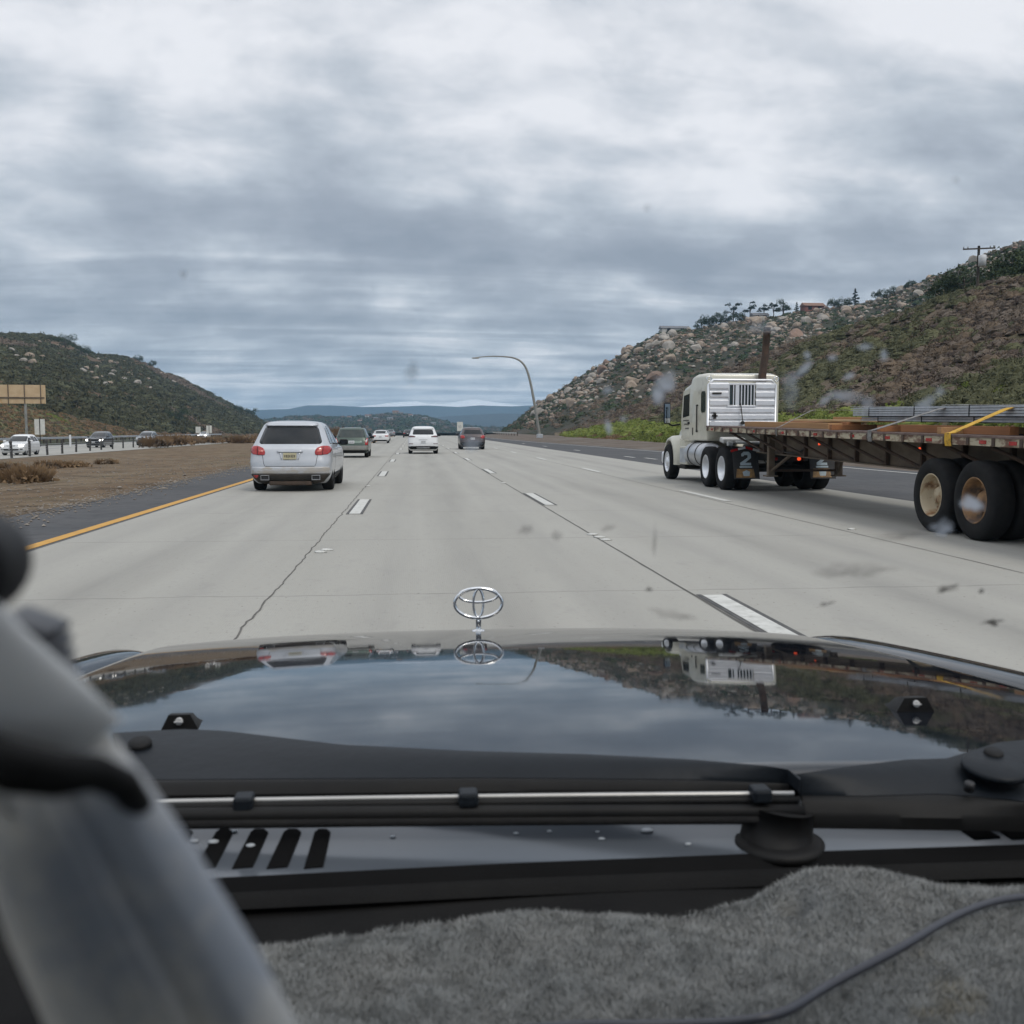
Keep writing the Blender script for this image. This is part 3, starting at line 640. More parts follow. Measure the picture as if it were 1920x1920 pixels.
for px, h, w, kd, lm, lab in [
    (1312, 9, 9, 'round', 'tree', 'broad dark tree at the left end of the ridge trees above the cab'),
    (1326, 10, 10, 'round', 'tree', 'dark round tree second from the left on the boulder ridge'),
    (1340, 11, 9, 'round', 'tree', 'round tree on the ridge just left of the flat topped trees'),
    (1358, 9, 8, 'round', 'tree', 'low bushy ridge tree under the leaning flat topped one'),
    (1371, 15, 11, 'flat', 'pine', 'leaning flat topped tree standing tallest over the cab roof'),
    (1382, 8, 9, 'round', 'tree', 'small round tree between two flat topped trees on the ridge'),
    (1402, 15, 9, 'flat', 'pine', 'dark flat topped tree left of the smoke stack on the skyline'),
    (1428, 13, 9, 'flat', 'pine', 'flat topped tree directly behind the top of the smoke stack'),
    (1446, 12, 8, 'flat', 'pine', 'sparse tree just right of the smoke stack on the skyline'),
    (1464, 14, 9, 'round', 'tree', 'tall rounded tree at the right end of the ridge trees'),
    (1489, 9, 4, 'cone', 'pine', 'thin conifer left of the red roofed house on the ridge'),
    (1558, 8, 9, 'round', 'tree', 'low round tree right of the red roofed house'),
    (1578, 8, 8, 'round', 'tree', 'small round tree left of the pointed conifer on the skyline'),
    (1597, 13, 7, 'cone', 'pine', 'pointed dark conifer standing alone on the skyline'),
    (1642, 8, 8, 'round', 'tree', 'round tree on the ridge where the boulders begin to climb'),
    (1668, 7, 8, 'round', 'tree', 'low spreading tree on the climbing skyline'),
    (1700, 6, 8, 'round', 'tree', 'bushy tree on the skyline left of the utility pole')]:
    tree('conifer' if kd == 'cone' else 'ridge_tree', on_crest(rock, px) - Vector((0, 0, 0.8)), h * .55, w * .62, kd, lab, 'tree', 'trees on the boulder ridge', lm)
for px, t, h, w, lab in [(1912, 0.97, 5.5, 7, 'large dense green tree at the right edge behind the utility pole'), (1886, 0.985, 4, 6, 'green bush tree below the skyline right of the utility pole'), (1798, 0.98, 3.4, 5, 'olive bushy tree left of the utility pole'), (1772, 0.97, 3.0, 4.5, 'small bushy tree farthest left of the utility pole')]:
    p = bank.h(AZ(px), 1.22); p.z = EYE.z + math.hypot(p.x, p.y) * math.tan(azel(px, np.interp(px, [1775, 1800, 1905], [548, 535, 520]))[1]) - 1.2
    tree('hillside_tree', p, h, w, 'round', lab, 'tree', None, 'tree')
for px, t, h, w, lab in [(127, 0.80, 7.5, 10, 'round dark tree on the bare tan patch of the left hill'), (157, 0.80, 6, 9, 'smaller round tree right of the bare patch on the left hill'), (288, 1.0, 5.5, 5, 'lone tree sticking up from the left hill skyline'), (262, 0.99, 4.5, 6, 'bushy tree on the left hill skyline above the pale rocks'), (470, 0.9, 6, 8, 'tree at the right foot of the left hill'), (445, 0.75, 6, 8, 'broad tree low on the right flank of the left hill'), (330, 0.12, 6, 8, 'tree behind the opposite road below the left hill')]:
    tree('hillside_tree', left.h(AZ(px), t) - Vector((0, 0, 0.6)), h, w, 'round', lab, 'tree', None, 'tree')

# dry shrubs of the median, each a thing
def dry_shrub(loc, r, h, mat, label):
    root = empty('dry_shrub', loc, random.uniform(0, 6), label, 'shrub', 'dry shrubs in the median')
    n = 900; a = rng.uniform(0, 6.28, n); lean = rng.uniform(0.1, 1.0, n); ln = h * rng.uniform(0.5, 1.15, n)
    b0 = np.stack([np.cos(a) * r * 0.55 * rng.uniform(0, 1, n), np.sin(a) * r * 0.55 * rng.uniform(0, 1, n), np.zeros(n)], 1)
    dr = np.stack([np.cos(a) * lean * r * 0.7 / h, np.sin(a) * lean * r * 0.7 / h, np.ones(n)], 1); dr /= np.linalg.norm(dr, axis=1)[:, None]
    tp = b0 + dr * ln[:, None]; sd_ = np.stack([-np.sin(a + 1), np.cos(a + 1), np.zeros(n)], 1) * (0.03 * h + 0.006)
    V = np.stack([b0 - sd_, b0 + sd_, tp + sd_ * 0.4, tp - sd_ * 0.4], 1).reshape(-1, 3)
    link('stems', mesh_np('stems', V, np.arange(len(V)).reshape(-1, 4), False), root, m_leaf['straw'])
    c = leafcloud(420, r, h / r * 0.9, 0.13 * h + 0.04, 0.6).reshape(-1, 3); link('foliage', mesh_np('foliage', c, np.arange(len(c)).reshape(-1, 4), False), root, m_leaf[mat])
for px, py, r, h, mt, lab in [(58, 905, 0.85, 0.62, 'straw', 'tan dry shrub at the left edge nearest the shoulder'), (24, 902, 0.7, 0.45, 'straw', 'tan dry shrub touching the left frame edge'), (12, 880, 1.0, 0.4, 'brown', 'low brown shrub at the left edge behind the tan ones'), (92, 876, 0.9, 0.4, 'brown', 'low brown shrub in the dirt below the white hatchback'), (128, 874, 1.1, 0.36, 'straw', 'flat tan shrub in the dirt below the barrier posts'), (200, 868, 0.9, 0.3, 'brown', 'small brown tuft in the dirt below the black suv'), (292, 836, 2.2, 1.1, 'brown', 'dark red brown shrub hiding the lower half of the silver oncoming car'), (325, 833, 2.6, 1.3, 'straw', 'large rusty shrub right of the silver oncoming car'), (350, 831, 2.6, 1.0, 'brown', 'brown shrub in the row beyond the barrier end'), (385, 829, 3.0, 1.0, 'straw', 'rusty shrub below the far white oncoming car'), (420, 828, 3.2, 1.0, 'brown', 'brown shrub between the far oncoming car and the silver suv'), (455, 829, 3.0, 1.1, 'straw', 'rusty shrub just left of the silver suv'), (500, 826, 3.0, 1.2, 'brown', 'shrub in the median behind the silver suv'), (640, 822, 4.0, 2.2, 'straw', 'tan shrub far up the median between the silver and green suvs')]:
    p = G(px, py, -0.2); dry_shrub((p.x, p.y, -0.28), r, h, mt, lab)

# gravel and litter on the median
def gravel():
    n = 9000; x = rng.uniform(-22, -6.2, n); x[:2500] = -6.7 + rng.normal(0, .35, 2500); y = 9 + 55 * rng.uniform(0, 1, n) ** 1.6; sz = rng.uniform(.008, .035, n); sz[::60] *= 2.2
    O = np.array([(1, 0, 0), (-1, 0, 0), (0, 1, 0), (0, -1, 0), (0, 0, .7), (0, 0, -.5)]); Fo = np.array([(0, 2, 4), (2, 1, 4), (1, 3, 4), (3, 0, 4), (2, 0, 5), (1, 2, 5), (3, 1, 5), (0, 3, 5)])
    a = rng.uniform(0, 6.28, n); ca, sa = np.cos(a), np.sin(a); sx = sz * rng.uniform(.7, 1.5, n); V = np.zeros((n, 6, 3))
    z = np.array([zmed(q, 0) for q in x]) + .03
    V[..., 0] = x[:, None] + (O[:, 0] * ca[:, None] - O[:, 1] * sa[:, None]) * sx[:, None]; V[..., 1] = y[:, None] + (O[:, 0] * sa[:, None] + O[:, 1] * ca[:, None]) * sz[:, None]; V[..., 2] = z[:, None] + O[:, 2] * sz[:, None]
    F = (Fo[None] + np.arange(n)[:, None, None] * 6).reshape(-1, 3)
    me = mesh_np('gravel', V.reshape(-1, 3), F, False); o = link('gravel', me, None, M('gravel_stone', (.26, .23, .195), (.13, .11, .09), .8, .9)); tag(o, 'loose gravel along the median and the ragged shoulder edge', 'gravel', None, 'stuff')
gravel()
# ------------------------------------------------------------------ vehicles: a body lofted from rounded plan sections
class Shape:
    def __init__(s, levels, bulge_r=0.05, bulge_f=0.18):
        s.t = np.array(levels, float); s.br, s.bf = bulge_r, bulge_f
        s.z = s.t[:, 0]
    def at(s, z):
        # monotone cubic interpolation of rear, front, half width and corner radii
        i = int(np.clip(np.searchsorted(s.z, z) - 1, 0, len(s.z) - 2)); h = s.z[i + 1] - s.z[i]; u = min(1, max(0, (z - s.z[i]) / h)); out = []
        for c in range(1, 6):
            v = s.t[:, c]
            def slope(k):
                if k <= 0 or k >= len(v) - 1: return (v[min(k + 1, len(v) - 1)] - v[max(k - 1, 0)]) / max(1e-6, s.z[min(k + 1, len(v) - 1)] - s.z[max(k - 1, 0)])
                a = (v[k] - v[k - 1]) / (s.z[k] - s.z[k - 1]); b = (v[k + 1] - v[k]) / (s.z[k + 1] - s.z[k])
                return 0 if a * b <= 0 else 2 * a * b / (a + b)
            m0, m1 = slope(i) * h, slope(i + 1) * h
            out.append((2 * u**3 - 3 * u**2 + 1) * v[i] + (u**3 - 2 * u**2 + u) * m0 + (-2 * u**3 + 3 * u**2) * v[i + 1] + (u**3 - u**2) * m1)
        return out
    def rear(s, x, z, off=0.0):
        yr, yf, w, rr, rf = s.at(z); ax = min(abs(x), w - 1e-3)
        y = yr + s.br * (min(ax, w - rr) / w) ** 2
        if ax > w - rr:
            d = ax - (w - rr); y += rr - math.sqrt(max(0, rr * rr - d * d))
        return Vector((math.copysign(ax, x), y, z))
    def front(s, x, z):
        yr, yf, w, rr, rf = s.at(z); ax = min(abs(x), w - 1e-3)
        y = yf - s.bf * (min(ax, w - rf) / w) ** 2
        if ax > w - rf:
            d = ax - (w - rf); y -= rf - math.sqrt(max(0, rf * rf - d * d))
        return Vector((math.copysign(ax, x), y, z))
    def side(s, y, z, sg):
        yr, yf, w, rr, rf = s.at(z); x = w
        a, b = yr + s.br * ((w - rr) / w) ** 2 + rr, yf - s.bf * ((w - rf) / w) ** 2 - rf
        if y < a:
            d = min(a - y, rr * 0.999); x = w - (rr - math.sqrt(rr * rr - d * d))
        elif y > b:
            d = min(y - b, rf * 0.999); x = w - (rf - math.sqrt(rf * rf - d * d))
        return Vector((x * sg, y, z))
    def ring(s, z):
        yr, yf, w, rr, rf = s.at(z); pts = []
        def arc(cx, cyv, r, a0, a1, n): return [(cx + r * math.cos(a0 + (a1 - a0) * i / n), cyv + r * math.sin(a0 + (a1 - a0) * i / n)) for i in range(n + 1)]
        ya = yr + s.br
        xr = w - rr
        for i in range(1, 12):
            x = -xr + 2 * xr * i / 12; pts.append((x, yr + s.br * (x / w) ** 2 if abs(x) < xr else ya))
        kk = yr + s.br * (xr / w) ** 2
        pts += [(x, y) for x, y in arc(xr, kk + rr, rr, -math.pi / 2, 0, 7)]
        y0, y1 = kk + rr, yf - s.bf * ((w - rf) / w) ** 2 - rf
        for i in range(1, 16): pts.append((w, y0 + (y1 - y0) * i / 16))
        pts += arc(w - rf, y1, rf, 0, math.pi / 2, 7)
        xf = w - rf
        for i in range(1, 12):
            x = xf - 2 * xf * i / 12; pts.append((x, yf - s.bf * (x / w) ** 2))
        pts += arc(-xf, y1, rf, math.pi / 2, math.pi, 7)
        for i in range(1, 16): pts.append((-w, y1 + (y0 - y1) * i / 16))
        pts += arc(-xr, kk + rr, rr, math.pi, 1.5 * math.pi, 7)
        return [Vector((x, y, z)) for x, y in pts]
    def body(s, per=5):
        mb = MB(); zs = []
        for a, b in zip(s.z, s.z[1:]): zs += [a + (b - a) * i / per for i in range(per)]
        zs.append(s.z[-1]); V = [[mb.bm.verts.new(p) for p in s.ring(z)] for z in zs]; n = len(V[0])
        for A, B in zip(V, V[1:]):
            for k in range(n):
                f = mb.bm.faces.new((A[k], A[(k + 1) % n], B[(k + 1) % n], B[k])); f.smooth = True
        mb.bm.faces.new(V[0][::-1]); mb.bm.faces.new(V[-1])
        bmesh.ops.recalc_face_normals(mb.bm, faces=mb.bm.faces[:]); return mb
    def patch(s, name, where, rows, mat, parent, off=0.006, nz=10, nx=12, sg=1, skirt=0.03):
        """a panel following the body: rows of (z, a, b); a..b is x for rear/front, y for side"""
        rows = sorted(rows); zz = np.array([r[0] for r in rows]); A = np.array([r[1] for r in rows]); B = np.array([r[2] for r in rows])
        fn = {'rear': lambda u, z: s.rear(u, z), 'front': lambda u, z: s.front(u, z), 'side': lambda u, z: s.side(u, z, sg)}[where]
        out = {'rear': Vector((0, -1, 0.2)), 'front': Vector((0, 1, 0.3)), 'side': Vector((sg, 0, 0.1))}[where]
        zs = np.unique(np.concatenate([np.linspace(zz[0], zz[-1], nz + 1), zz])); rowsP, rowsN = [], []
        for z in zs:
            a, b = np.interp(z, zz, A), np.interp(z, zz, B); rp, rn = [], []
            for i in range(nx + 1):
                u = a + (b - a) * i / nx; p = fn(u, z); e = 0.004
                tu = fn(u + e, z) - fn(u - e, z); tz = fn(u, min(z + e, s.z[-1])) - fn(u, max(z - e, s.z[0])); n = tu.cross(tz)
                if n.length < 1e-9: n = out.copy()
                n.normalize()
                if n.dot(out) < 0: n = -n
                rp.append(p + n * off); rn.append(p - n * skirt)
            rowsP.append(rp); rowsN.append(rn)
        mb = MB(); V = [[mb.bm.verts.new(p) for p in r] for r in rowsP]
        for ra, rb in zip(V, V[1:]):
            for k in range(nx):
                f = mb.bm.faces.new((ra[k], ra[k + 1], rb[k + 1], rb[k])); f.smooth = True
        rim = V[0] + [r[-1] for r in V[1:]] + V[-1][-2::-1] + [r[0] for r in V[-2:0:-1]]
        rimn = rowsN[0] + [r[-1] for r in rowsN[1:]] + rowsN[-1][-2::-1] + [r[0] for r in rowsN[-2:0:-1]]
        W = [mb.bm.verts.new(p) for p in rimn]
        for k in range(len(rim)):
            j = (k + 1) % len(rim)
            try: mb.bm.faces.new((rim[k], rim[j], W[j], W[k]))
            except ValueError: pass
        bmesh.ops.recalc_face_normals(mb.bm, faces=mb.bm.faces[:])
        return mb.build(name, mat, parent)

def rr(z0, z1, a0, b0, a1, b1, r=0.05, n=4):
    """rows of a rounded trapezium: bottom span a0..b0 at z0, top span a1..b1 at z1"""
    rows = []
    for i in range(n + 1):
        t = i / n; d = r * (1 - math.sin(t * math.pi / 2)); zb, zt = z0 + r * (1 - math.cos(t * math.pi / 2)), z1 - r * (1 - math.cos(t * math.pi / 2))
        for z in (zb, zt):
            f = (z - z0) / (z1 - z0); a, b = a0 + (a1 - a0) * f, b0 + (b1 - b0) * f; rows.append((z + 1e-5 * i, a + d, b - d))
    return rows
WH = {}
def wheel_meshes(r, w, key):
    if key in WH: return WH[key]
    mb = MB(); h = w / 2
    mb.lathe([(-h * 0.75, r * 0.60), (-h * 0.98, r * 0.68), (-h, r * 0.80), (-h * 0.92, r * 0.93), (-h * 0.7, r * 0.985), (-h * 0.3, r), (h * 0.3, r), (h * 0.7, r * 0.985), (h * 0.92, r * 0.93), (h, r * 0.80), (h * 0.98, r * 0.68), (h * 0.75, r * 0.60)], 40, 'x', cap=False)
    tyre = mb.mesh('wheel'); tyre.materials.append(MAT['rubber'])
    mb = MB()
    mb.lathe([(h * 0.72, r * 0.66), (h * 0.82, r * 0.64), (h * 0.70, r * 0.58), (h * 0.15, r * 0.55), (h * 0.1, 0.001)], 32, 'x', cap=False)
    for i in range(10):
        a = i * math.pi / 5
        mb.box((h * 0.55, math.cos(a) * r * 0.33, math.sin(a) * r * 0.33), (0.03, r * 0.5, r * 0.11), 0.006, rot=(a, 0, 0))
    mb.lathe([(h * 0.2, r * 0.13), (h * 0.68, r * 0.12), (h * 0.72, 0.001)], 16, 'x')
    rim = mb.mesh('rim'); rim.materials.append(MAT['alloy'])
    WH[key] = (tyre, rim); return WH[key]
def add_wheels(root, track, ys, r, w):
    ty, ri = wheel_meshes(r, w, (round(r, 2), round(w, 2)))
    for y in ys:
        for sg in (-1, 1):
            o = link('wheel', ty, root); o.location = (sg * track, y, r); o.rotation_euler.z = 0 if sg > 0 else math.pi
            link('rim', ri, o)
def cut_arches(o, track, ys, r, wid):
    cm = MB()
    for y in ys:
        for sg in (-1, 1):
            cm.lathe([(sg * (track + 0.6) if sg < 0 else track - wid, r * 1.17), (track + 0.6 if sg > 0 else -(track - wid), r * 1.17)], 40, 'x', (0, y, r * 1.03))
    c = cm.build('cutter', MAT['black_plastic'])
    md = o.modifiers.new('arch', 'BOOLEAN'); md.operation = 'DIFFERENCE'; md.object = c; md.solver = 'EXACT'
    dg = bpy.context.evaluated_depsgraph_get(); me = bpy.data.meshes.new_from_object(o.evaluated_get(dg)); o.modifiers.clear(); o.data = me; bpy.data.objects.remove(c)
    if len(me.materials) < 2: me.materials.append(MAT['black_plastic'])
    smooth_by_angle(o, 40)
def mirror_part(root, x, y, z, mat, sg):
    mb = MB(); mb.box((sg * (x + 0.13), y, z), (0.22, 0.12, 0.15), 0.045, seg=3); mb.box((sg * (x + 0.02), y, z - 0.03), (0.1, 0.06, 0.05), 0.015)
    o = mb.build('wing_mirror', mat, root, True)
    m2 = MB(); m2.box((sg * (x + 0.13), y - 0.0605, z), (0.17, 0.006, 0.11), 0.002); m2.build('mirror_glass', MAT['glass'], o); return o
def plate(root, sh, x, z, mat, w=0.31, h=0.16, where='rear', ink=True):
    p = sh.rear(x, z) if where == 'rear' else sh.front(x, z); e = 0.03
    q = sh.rear(x, z + e) if where == 'rear' else sh.front(x, z + e); sg = -1 if where == 'rear' else 1
    tilt = math.atan2((q.y - p.y), e)
    mb = MB(); mb.box((0, 0, 0), (w, 0.016, h), 0.006); o = mb.build('licence_plate', mat, root); o.location = (x, p.y + sg * 0.022, z); o.rotation_euler.x = -tilt
    if ink:
        b = MB()
        for i in range(7): b.box((-w * 0.36 + i * w * 0.12, sg * 0.0095, -0.002), (w * 0.065, 0.003, h * 0.42 * (0.8 + 0.3 * ((i * 7) % 3) / 2)))
        b.build('plate_characters', MAT['ink'], o)
    return o
SUV = [(.19, .22, 4.55, .80, .15, .3), (.26, .12, 4.62, .87, .18, .3), (.36, .04, 4.72, .92, .24, .4), (.52, .00, 4.78, .955, .30, .5), (.68, .01, 4.76, .968, .33, .55), (.84, .05, 4.70, .965, .35, .6), (.95, .08, 4.56, .955, .34, .6),
       (1.01, .10, 4.15, .945, .33, .55), (1.06, .13, 3.55, .925, .32, .4), (1.14, .19, 3.32, .885, .31, .32), (1.30, .32, 3.02, .82, .30, .30), (1.48, .48, 2.62, .745, .30, .30), (1.58, .55, 2.36, .69, .30, .30), (1.64, .66, 2.16, .61, .28, .28), (1.675, .95, 1.85, .42, .2, .2), (1.685, 1.2, 1.6, .2, .1, .1)]
def scaled(lv, sx=1, sy=1, sz=1): return [(z * sz, a * sy, b * sy, w * sx, r1 * sx, r2 * sx) for z, a, b, w, r1, r2 in lv]

def silver_suv(loc):
    root = empty('suv', loc, 0, 'large silver suv with road dirt on its rear bumper, nearest car in the left lane', 'car')
    sh = Shape(SUV, 0.07); b = sh.body().build('body', MAT['silver'], root)
    cut_arches(b, .80, (.92, 3.82), .385, .30); add_wheels(root, .815, (.92, 3.82), .385, .275)
    # wavy topped rear window, tailgate seams, lamps
    rows = rr(1.125, 1.545, -.75, .75, -.615, .615, 0.08)
    sh.patch('rear_window', 'rear', rows, MAT['glass'], root, 0.006, 12, 18)
    sh.patch('spoiler', 'rear', [(1.535, -.60, .60), (1.545, -.61, .61), (1.585, -.60, .60), (1.595, -.57, .57)], MAT['silver'], root, 0.045, 5, 14, skirt=0.06)
    for sg in (-1, 1):
        z = [(.865, .60, .74), (.88, .585, .86), (.93, .575, .925), (.985, .59, .945), (1.03, .63, .93), (1.06, .70, .90), (1.075, .76, .87)]
        rows = [(a, b_ * sg, c * sg) if sg > 0 else (a, c * sg, b_ * sg) for a, b_, c in z]
        o = sh.patch('tail_light', 'rear', rows, MAT['red'], root, 0.016, 10, 10)
        sh.patch('lamp_divider', 'rear', [(.868, .745 * sg, .757 * sg), (1.06, .755 * sg, .767 * sg)] if sg > 0 else [(.868, .757 * sg, .745 * sg), (1.06, .767 * sg, .755 * sg)], MAT['black_plastic'], o, 0.02, 6, 2)
        sh.patch('lamp_pale_patch', 'rear', [(.93, min(sg * .62, sg * .72), max(sg * .62, sg * .72)), (.985, min(sg * .64, sg * .735), max(sg * .64, sg * .735))], MAT['red_pale'], o, 0.019, 3, 3)  # paler red patch set on each tail lamp lens
    seam = M('panel_gap', (0.05, 0.05, 0.055), (0.06, 0.06, 0.065), 5, 0.7)
    sh.patch('tailgate_seam', 'rear', [(.598, -.56, .56), (.609, -.58, .58)], seam, root, 0.003, 1, 16)
    for sg in (-1, 1): sh.patch('tailgate_seam', 'rear', [(.604, min(sg * .572, sg * .582), max(sg * .572, sg * .582)), (.66, min(sg * .60, sg * .611), max(sg * .60, sg * .611)), (.87, min(sg * .635, sg * .645), max(sg * .635, sg * .645))], seam, root, 0.003, 6, 1)
    # plate recess with its brow, plate, lettering
    sh.patch('plate_brow', 'rear', [(.925, -.29, .29), (.935, -.30, .30), (.955, -.30, .30), (.965, -.28, .28)], MAT['silver'], root, 0.035, 3, 8)
    for sg in (-1, 1): sh.patch('plate_recess_edge', 'rear', [(.76, min(sg * .18, sg * .20), max(sg * .18, sg * .20)), (.925, min(sg * .20, sg * .245), max(sg * .20, sg * .245))], MAT['silver'], root, 0.022, 4, 2)
    plate(root, sh, 0, .84, MAT['plate_tan'])
    tm = text_mesh('PORSCHE', 0.055, 0.004); tm.materials.append(MAT['alloy']); t = link('badge_lettering', tm, root); p = sh.rear(0, 1.075); t.location = (0, p.y - 0.008, 1.045); t.rotation_euler = (R(78), 0, 0); t.scale = (1.35, 0.75, 1)
    # bumper: dirty lower paint, black valance, tail pipes, fog reflector
    m_dirty = M('dirty_silver_paint', (0.49, 0.505, 0.53), (0.36, 0.32, 0.275), 2.2, 0.5, 0.2, lo=0.44, hi=0.68, stretch=(0.6, 1, 2.2), c3=(0.42, 0.39, 0.35), scale3=8)
    sh.patch('bumper', 'rear', [(.421, -.93, .93), (.50, -.93, .93), (.588, -.90, .90)], m_dirty, root, 0.006, 6, 40)
    m_val = M('dirty_black_plastic', (0.020, 0.019, 0.018), (0.045, 0.035, 0.027), 3, 0.7)
    sh.patch('valance', 'rear', [(.195, -.60, .60), (.24, -.76, .76), (.40, -.90, .90), (.418, -.90, .90)], m_val, root, 0.022, 6, 24)
    mb = MB(); mb.box((0, .14, .20), (1.0, .14, .10), 0.03); mb.build('skid_plate', M('rusty_skid_plate', (0.05, 0.035, 0.025), (0.075, 0.05, 0.035), 4, 0.8), root)
    for x in (-.585, .60):
        mb = MB(); y = sh.rear(x, .335).y - 0.035
        for (cx, cz, sx, sz) in ((0, .052, .20, .016), (0, -.052, .20, .016), (-.092, 0, .016, .10), (.092, 0, .016, .10)): mb.box((x + cx, y, .335 + cz), (sx, .06, sz), .005)
        o = mb.build('tail_pipe', MAT['alloy'], root); m2 = MB(); m2.box((x, y + .012, .335), (.17, .03, .09), .004); m2.build('pipe_opening', MAT['ink'], o)
    sh.patch('reflector', 'rear', [(.335, -.80, -.77), (.355, -.825, -.745), (.39, -.84, -.73), (.40, -.835, -.735)], MAT['red'], root, 0.03, 4, 4)
    # side glass, mirrors, roof rails
    for sg in (-1, 1):
        sh.patch('side_window', 'side', [(1.12, .62, 1.28), (1.14, .60, 1.30), (1.40, .78, 1.36), (1.50, .98, 1.36)], MAT['glass'], root, 0.005, 8, 8, sg)
        sh.patch('side_window', 'side', [(1.10, 1.36, 2.20), (1.12, 1.35, 2.22), (1.50, 1.42, 2.20), (1.55, 1.46, 2.16)], MAT['glass'], root, 0.005, 8, 8, sg)
        sh.patch('side_window', 'side', [(1.09, 2.28, 3.25), (1.12, 2.28, 3.22), (1.42, 2.28, 2.62), (1.54, 2.28, 2.36)], MAT['glass'], root, 0.005, 8, 8, sg)
        mirror_part(root, .93, 3.0, 1.14, MAT['black_plastic'] if sg > 0 else MAT['silver'], sg)
        sh.patch('door_handle', 'side', [(.955, 1.95, 2.15), (.985, 1.95, 2.15)], MAT['silver'], root, 0.03, 2, 4, sg)
        sh.patch('door_seam', 'side', [(.45, 1.285, 1.295), (1.08, 1.30, 1.31)], seam, root, 0.002, 6, 1, sg)
        sh.patch('sill', 'side', [(.28, 1.40, 3.3), (.40, 1.42, 3.3)], MAT['black_plastic'], root, 0.012, 3, 8, sg)
    sh.patch('windscreen', 'front', rr(1.10, 1.53, -.78, .78, -.62, .62, .06), MAT['glass'], root, 0.005, 8, 10)
    return root
W2 = lambda z0, z1, w0, w1: rr(z0, z1, -w0, w0, -w1, w1, min(.06, (z1 - z0) * .3))
def simple_rear(root, sh, paint, win, lamps, lampmat, lower, platez, platemat, lowmat=None, ground_clear=None):
    sh.patch('rear_window', 'rear', W2(*win), MAT['glass'], root, 0.006, 8, 12)
    for sg in (-1, 1):
        sh.patch('tail_light', 'rear', [(z, min(sg * a, sg * b), max(sg * a, sg * b)) for z, a, b in lamps], lampmat, root, 0.014, 6, 6)
    sh.patch('bumper', 'rear', lower, lowmat or MAT['black_plastic'], root, 0.02, 5, 18)
    plate(root, sh, 0, platez, platemat)
def side_glass(root, sh, segs):
    for sg in (-1, 1):
        for rows in segs: sh.patch('side_window', 'side', rows, MAT['glass'], root, 0.005, 6, 6, sg)

def green_wagon(loc):
    root = empty('wagon', loc, 0, 'grey green wagon with pale grey lower bumper ahead of the silver suv', 'car')
    lv = [(.24, .12, 4.35, .76, .15, .3), (.32, .04, 4.42, .83, .2, .35), (.48, .00, 4.46, .86, .24, .45), (.64, .01, 4.45, .868, .26, .5), (.78, .05, 4.38, .865, .26, .5), (.90, .09, 4.2, .855, .25, .5), (.96, .12, 3.9, .845, .25, .45), (1.00, .14, 3.35, .835, .25, .35), (1.08, .18, 3.1, .80, .24, .3), (1.25, .29, 2.8, .735, .22, .25), (1.42, .41, 2.45, .675, .2, .22), (1.52, .48, 2.25, .63, .2, .2), (1.56, .58, 2.1, .56, .18, .18), (1.585, .9, 1.8, .35, .15, .15), (1.59, 1.1, 1.6, .18, .08, .08)]
    sh = Shape(lv, 0.06); b = sh.body().build('body', MAT['green'], root); cut_arches(b, .73, (.85, 3.4), .33, .24); add_wheels(root, .745, (.85, 3.4), .33, .215)
    sh.patch('rear_window', 'rear', W2(1.06, 1.47, .70, .60), MAT['glass_green'], root, 0.006, 8, 12)
    for sg in (-1, 1):
        z = [(.66, .72, .80), (.70, .70, .84), (.82, .69, .852), (.92, .73, .845), (1.03, .78, .82)]
        o = sh.patch('tail_light', 'rear', [(a, min(sg * p, sg * q), max(sg * p, sg * q)) for a, p, q in z], MAT['red'], root, 0.014, 6, 6)
        sh.patch('lamp_pale_patch', 'rear', [(.80, min(sg * .715, sg * .80), max(sg * .715, sg * .80)), (.95, min(sg * .755, sg * .81), max(sg * .755, sg * .81))], MAT['clear_lens'], o, 0.018, 3, 3)  # clear patch set on each tail lamp lens
    sh.patch('tailgate_trim', 'rear', W2(.76, .885, .56, .56), M('pale_green_trim', (0.20, 0.26, 0.225), (0.16, 0.21, 0.18), 4, 0.3, coat=.5), root, 0.012, 4, 10)
    plate(root, sh, 0, .82, MAT['plate_white'], .30, .15)
    sh.patch('bumper', 'rear', [(.40, -.80, .80), (.44, -.845, .845), (.60, -.855, .855), (.635, -.83, .83)], M('grey_bumper', (0.235, 0.235, 0.22), (0.19, 0.19, 0.175), 4, 0.5), root, 0.03, 5, 18)
    sh.patch('valance', 'rear', [(.26, -.70, .70), (.34, -.82, .82), (.395, -.84, .84)], MAT['black_plastic'], root, 0.014, 4, 14)
    side_glass(root, sh, [[(1.03, .55, 1.2), (1.38, .72, 1.22), (1.46, .8, 1.2)], [(1.02, 1.28, 2.1), (1.48, 1.3, 2.05)], [(1.02, 2.16, 2.95), (1.3, 2.16, 2.6), (1.46, 2.16, 2.3)]])
    for sg in (-1, 1):
        mirror_part(root, .83, 2.75, 1.06, MAT['black_plastic'], sg)
        mb = MB(); mb.tube([(sg * .50, .75, 1.575), (sg * .50, .85, 1.635), (sg * .50, 2.0, 1.635), (sg * .50, 2.1, 1.565)], .018, 8); mb.build('roof_rail', MAT['black_plastic'], root)
    return root
